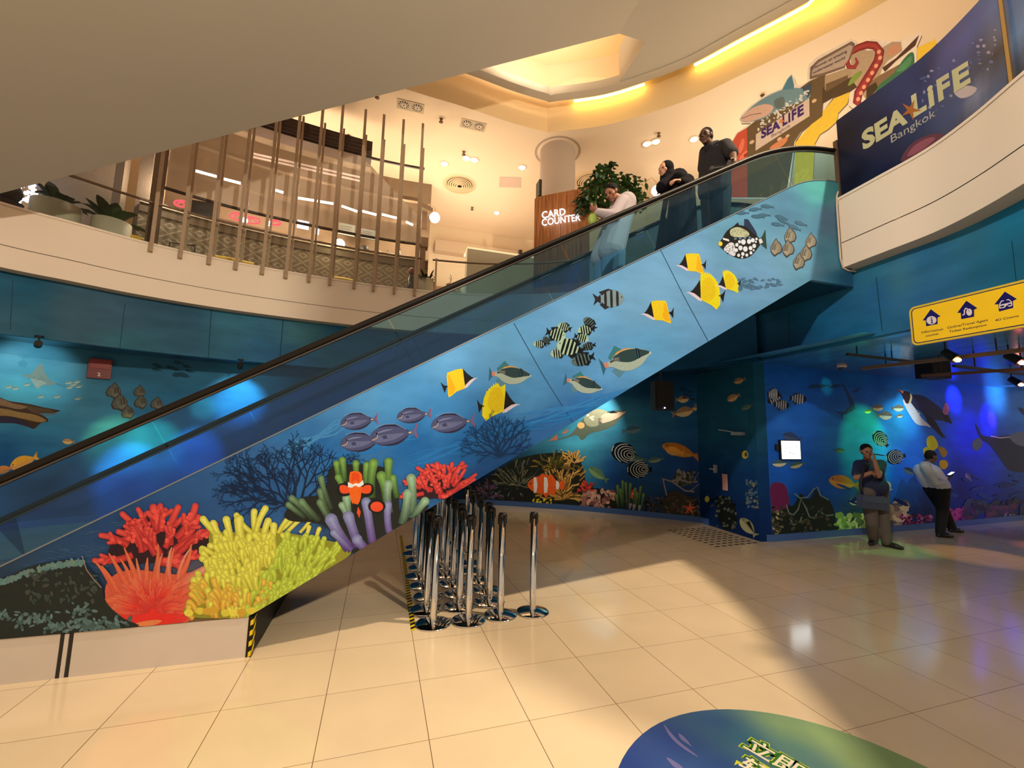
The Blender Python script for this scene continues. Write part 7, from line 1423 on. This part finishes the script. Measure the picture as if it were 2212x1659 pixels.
capsule(mb, shN, shF, .085, .085); limb(mb, shN, elN, elN+(wrN-elN)*.93, (.085,.08,.05)); limb(mb, shF, elF, elF+(wrF-elF)*.93, (.085,.08,.05)); capsule(mb, hc+Vector((.13,0,-.07)), top_+Vector((.06,0,.04)), .07, .09); skin_obj(mb, 'hooded_top', mat('white_sweat', (168,156,162), .85, noise=.05), P3, .011)
mb = MB()
for dy in (-.10, .10): limb(mb, hip+Vector((0,dy,-.05)), hip+Vector((-.02,dy,-.42)), Vector((X0,EYm+dy,fz+.12)), (.15,.14,.13))
skin_obj(mb, 'wide_trousers', mat('pale_denim', (92,124,152), .85, noise=.06), P3, .013)
ms = mat('pale_shoes', (180,176,170), .6)
for dy in (-.1, .1): mb = MB(); capsule(mb, Vector((X0+.02,EYm+dy,fz+.045)), Vector((X0-.12,EYm+dy,fz+.04)), .042, .036); skin_obj(mb, 'shoe', ms, P3, .009)
mb = MB(); a, b_ = JR(100,668,-.07), JR(62,640,-.06); mb.bar(a, b_, .075, .01); mb.build('mobile_phone', M_dark, None, tuple(a), 'black mobile phone held out by the lowest escalator rider', 'phone')
t = thing('hand_bag', tuple(JR(95,745,-.1)), 'small lime green and gold bag at the front of the lowest escalator rider', 'bag'); mb = MB(); ellip(mb, JR(98,745,-.1), (.06,.05,.085), Vector((1,0,0)), Vector((0,1,0)), Vector((0,0,1))); mb.build('bag_body', mat('lime_bag', (150,176,80), .5), t); mb = MB(); mb.tube([JR(80,735,-.1), JR(85,700,-.12), JR(110,692,-.14), JR(115,735,-.1)], .007, 6); mb.build('strap', mat('gold_strap', (190,160,90), .4), t)
# second rider, black abaya and headscarf
hc = JR(592,405,0); fx = Vector((-.92,-.2,-.10)); uu = Vector((0,0,1)); X0 = JR(650,700).x; fz = feet_z(X0)
P4 = thing('person', (X0, EYm, fz), 'rider in a black headscarf and long black robe, middle of the three on the escalator', 'person'); sk = skinmat('skin_d', (196,140,112)); mb = MB(); head(mb, hc, fx, uu, .95, False)
shN = JR(690,462,-.16); shF = JR(690,462,.16); hip = Vector((X0, EYm, fz+.86)); capsule(mb, hc, (shN+shF)/2, .05, .055); capsule(mb, shN, shF, .055, .055); capsule(mb, (shN+shF)/2, hip, .11, .12); elN = JR(745,505,-.2); wrN = JR(690,478,-.28); elF = JR(720,560,.2); wrF = JR(600,560,.05); limb(mb, shN, elN, wrN, (.048,.04,.028)); limb(mb, shF, elF, wrF, (.048,.04,.028)); hand(mb, wrN, Vector((-1,-.1,-.15)), (0,.4,-1), .9, 1.05); hand(mb, wrF, Vector((-1,0,.1)), (0,0,-1), .8)
for dy in (-.09, .09): limb(mb, hip+Vector((0,dy,0)), hip+Vector((-.02,dy,-.42)), Vector((X0+.02,EYm+dy,fz+.1)), (.075,.05,.038))
skin_obj(mb, 'body', sk, P4); eyes(P4, hc, fx, uu, .95); mrobe = mat('black_robe', (13,12,15), .95, noise=.1, spec=.15); mscarf = mat('black_scarf', (18,15,22), .95, spec=.15)
mb = MB(); ellip(mb, hc+uu*.03-fx*.028, (.10,.098,.112), fx.cross(uu).normalized(), fx.normalized(), uu); ellip(mb, hc-uu*.07-fx*.05, (.1,.1,.12), fx.cross(uu).normalized(), fx.normalized(), uu); capsule(mb, hc-uu*.12-fx*.02, (shN+shF)/2+Vector((-.03,0,-.02)), .085, .13); capsule(mb, (shN+shF)/2+Vector((-.02,0,0)), JR(575,520,-.02), .13, .09); skin_obj(mb, 'headscarf', mscarf, P4, .01, 3)
mb = MB(); capsule(mb, shN, shF, .095, .095)
for dx, dy in ((-.06,-.1),(-.06,.1),(.07,-.1),(.07,.1)): capsule(mb, (shN+shF)/2+Vector((dx*.6,dy*.7,-.1)), Vector((X0+dx*1.7,EYm+dy,fz+.16)), .12, .15)
limb(mb, shN, elN, elN+(wrN-elN)*.8, (.095,.085,.055)); limb(mb, shF, elF, elF+(wrF-elF)*.9, (.095,.085,.06)); skin_obj(mb, 'robe', mrobe, P4, .013, 3)
ms = mat('shoes_d', (24,22,22), .5)
for dy in (-.1, .1): mb = MB(); capsule(mb, Vector((X0+.02,EYm+dy,fz+.045)), Vector((X0-.13,EYm+dy,fz+.04)), .042, .036); skin_obj(mb, 'shoe', ms, P4, .009)
# third rider, charcoal shirt, hand on the handrail
hc = JR(872,175,0); fx = Vector((-.90,-.35,-.10)); X0 = JR(930,640).x; fz = feet_z(X0)
P5 = thing('person', (X0, EYm, fz), 'tall rider in charcoal shirt leaning with one hand on the handrail, highest on the escalator', 'person'); sk = skinmat('skin_e', (84,54,38)); mb = MB(); head(mb, hc, fx, uu, 1.05)
shF = JR(868,278,.24); shN = JR(1008,232,-.20); hip = Vector((X0+.03, EYm, fz+.95)); nk = JR(900,235,.02); capsule(mb, hc-uu*.05, nk, .055, .065); capsule(mb, nk, (shN+shF)/2-uu*.02, .065, .09); capsule(mb, shN, shF, .06, .06); capsule(mb, (shN+shF)/2-uu*.08, hip, .13, .13)
elN = JR(1058,300,-.42); wrN = JR(1066,338,-.62); elF = JR(850,420,.22); wrF = JR(860,520,.1); limb(mb, shN, elN, wrN, (.056,.046,.033)); limb(mb, shF, elF, wrF, (.056,.046,.033)); hand(mb, wrN, Vector((-.25,-.5,-.5)), (-.6,0,-.8), .9, 1.1); hand(mb, wrF, Vector((-.2,0,-1)), (-1,0,0), .5, 1.1)
for dy in (-.10, .10): limb(mb, hip+Vector((0,dy,0)), hip+Vector((-.02,dy,-.46)), Vector((X0+.02,EYm+dy,fz+.1)), (.085,.056,.042))
skin_obj(mb, 'body', sk, P5); eyes(P5, hc, fx, uu, 1.05); hair_cap(P5, hc, fx, uu, 1.03, mat('hair_cropped', (14,10,9), .9, spec=.2)); sdv = fx.cross(uu).normalized(); mb = MB(); f_ = fx.normalized()
for q in (-1, 1): mb.tube([hc+f_*.098+uu*.006+sdv*(.032*q+.024*math.cos(a*PI/6))+uu*.018*math.sin(a*PI/6) for a in range(13)], .0028, 5); mb.tube([hc+f_*.096+uu*.01+sdv*.056*q, hc+sdv*.084*q+uu*.01], .0028, 5)
mb.build('spectacles', M_dark, P5)
mb = MB(); top_ = (shN+shF)/2-uu*.1
for k in (-.5, 0, .5): v = (shN-shF)*k*.55; capsule(mb, top_+v, hip+v*.7+Vector((-.03,0,.02)), .14, .165)
capsule(mb, shN, shF, .084, .084); capsule(mb, shN, shN+(elN-shN)*.85, .086, .082); capsule(mb, shF, shF+(elF-shF)*.8, .086, .08); capsule(mb, nk-uu*.03, (shN+shF)/2, .08, .11); skin_obj(mb, 'shirt', mat('charcoal_shirt', (42,40,44), .9, noise=.12, spec=.2), P5, .012, 3)
mb = MB(); capsule(mb, hip+Vector((0,-.08,0)), hip+Vector((0,.08,0)), .15, .15)
for dy in (-.1, .1): limb(mb, hip+Vector((0,dy,-.04)), hip+Vector((-.02,dy,-.46)), Vector((X0,EYm+dy,fz+.1)), (.14,.11,.09))
skin_obj(mb, 'trousers', mat('black_trousers_e', (18,18,22), .85), P5, .013)
ms = mat('shoes_e', (20,18,18), .5)
for dy in (-.1, .1): mb = MB(); capsule(mb, Vector((X0+.03,EYm+dy,fz+.05)), Vector((X0-.15,EYm+dy,fz+.045)), .046, .04); skin_obj(mb, 'shoe', ms, P5, .009)
t = thing('belt_bag', tuple(JR(960,396,-.2)), 'small dark belt bag across the waist of the tallest escalator rider', 'bag'); mb = MB(); capsule(mb, JR(915,400,-.20), JR(1000,388,-.24), .045, .045, 10); mb.build('pouch', mat('grey_pouch', (64,60,56), .5), t); mb = MB(); mb.tube([JR(922,392,-.245), JR(995,380,-.285)], .005, 6); mb.build('zip', M_alu, t)
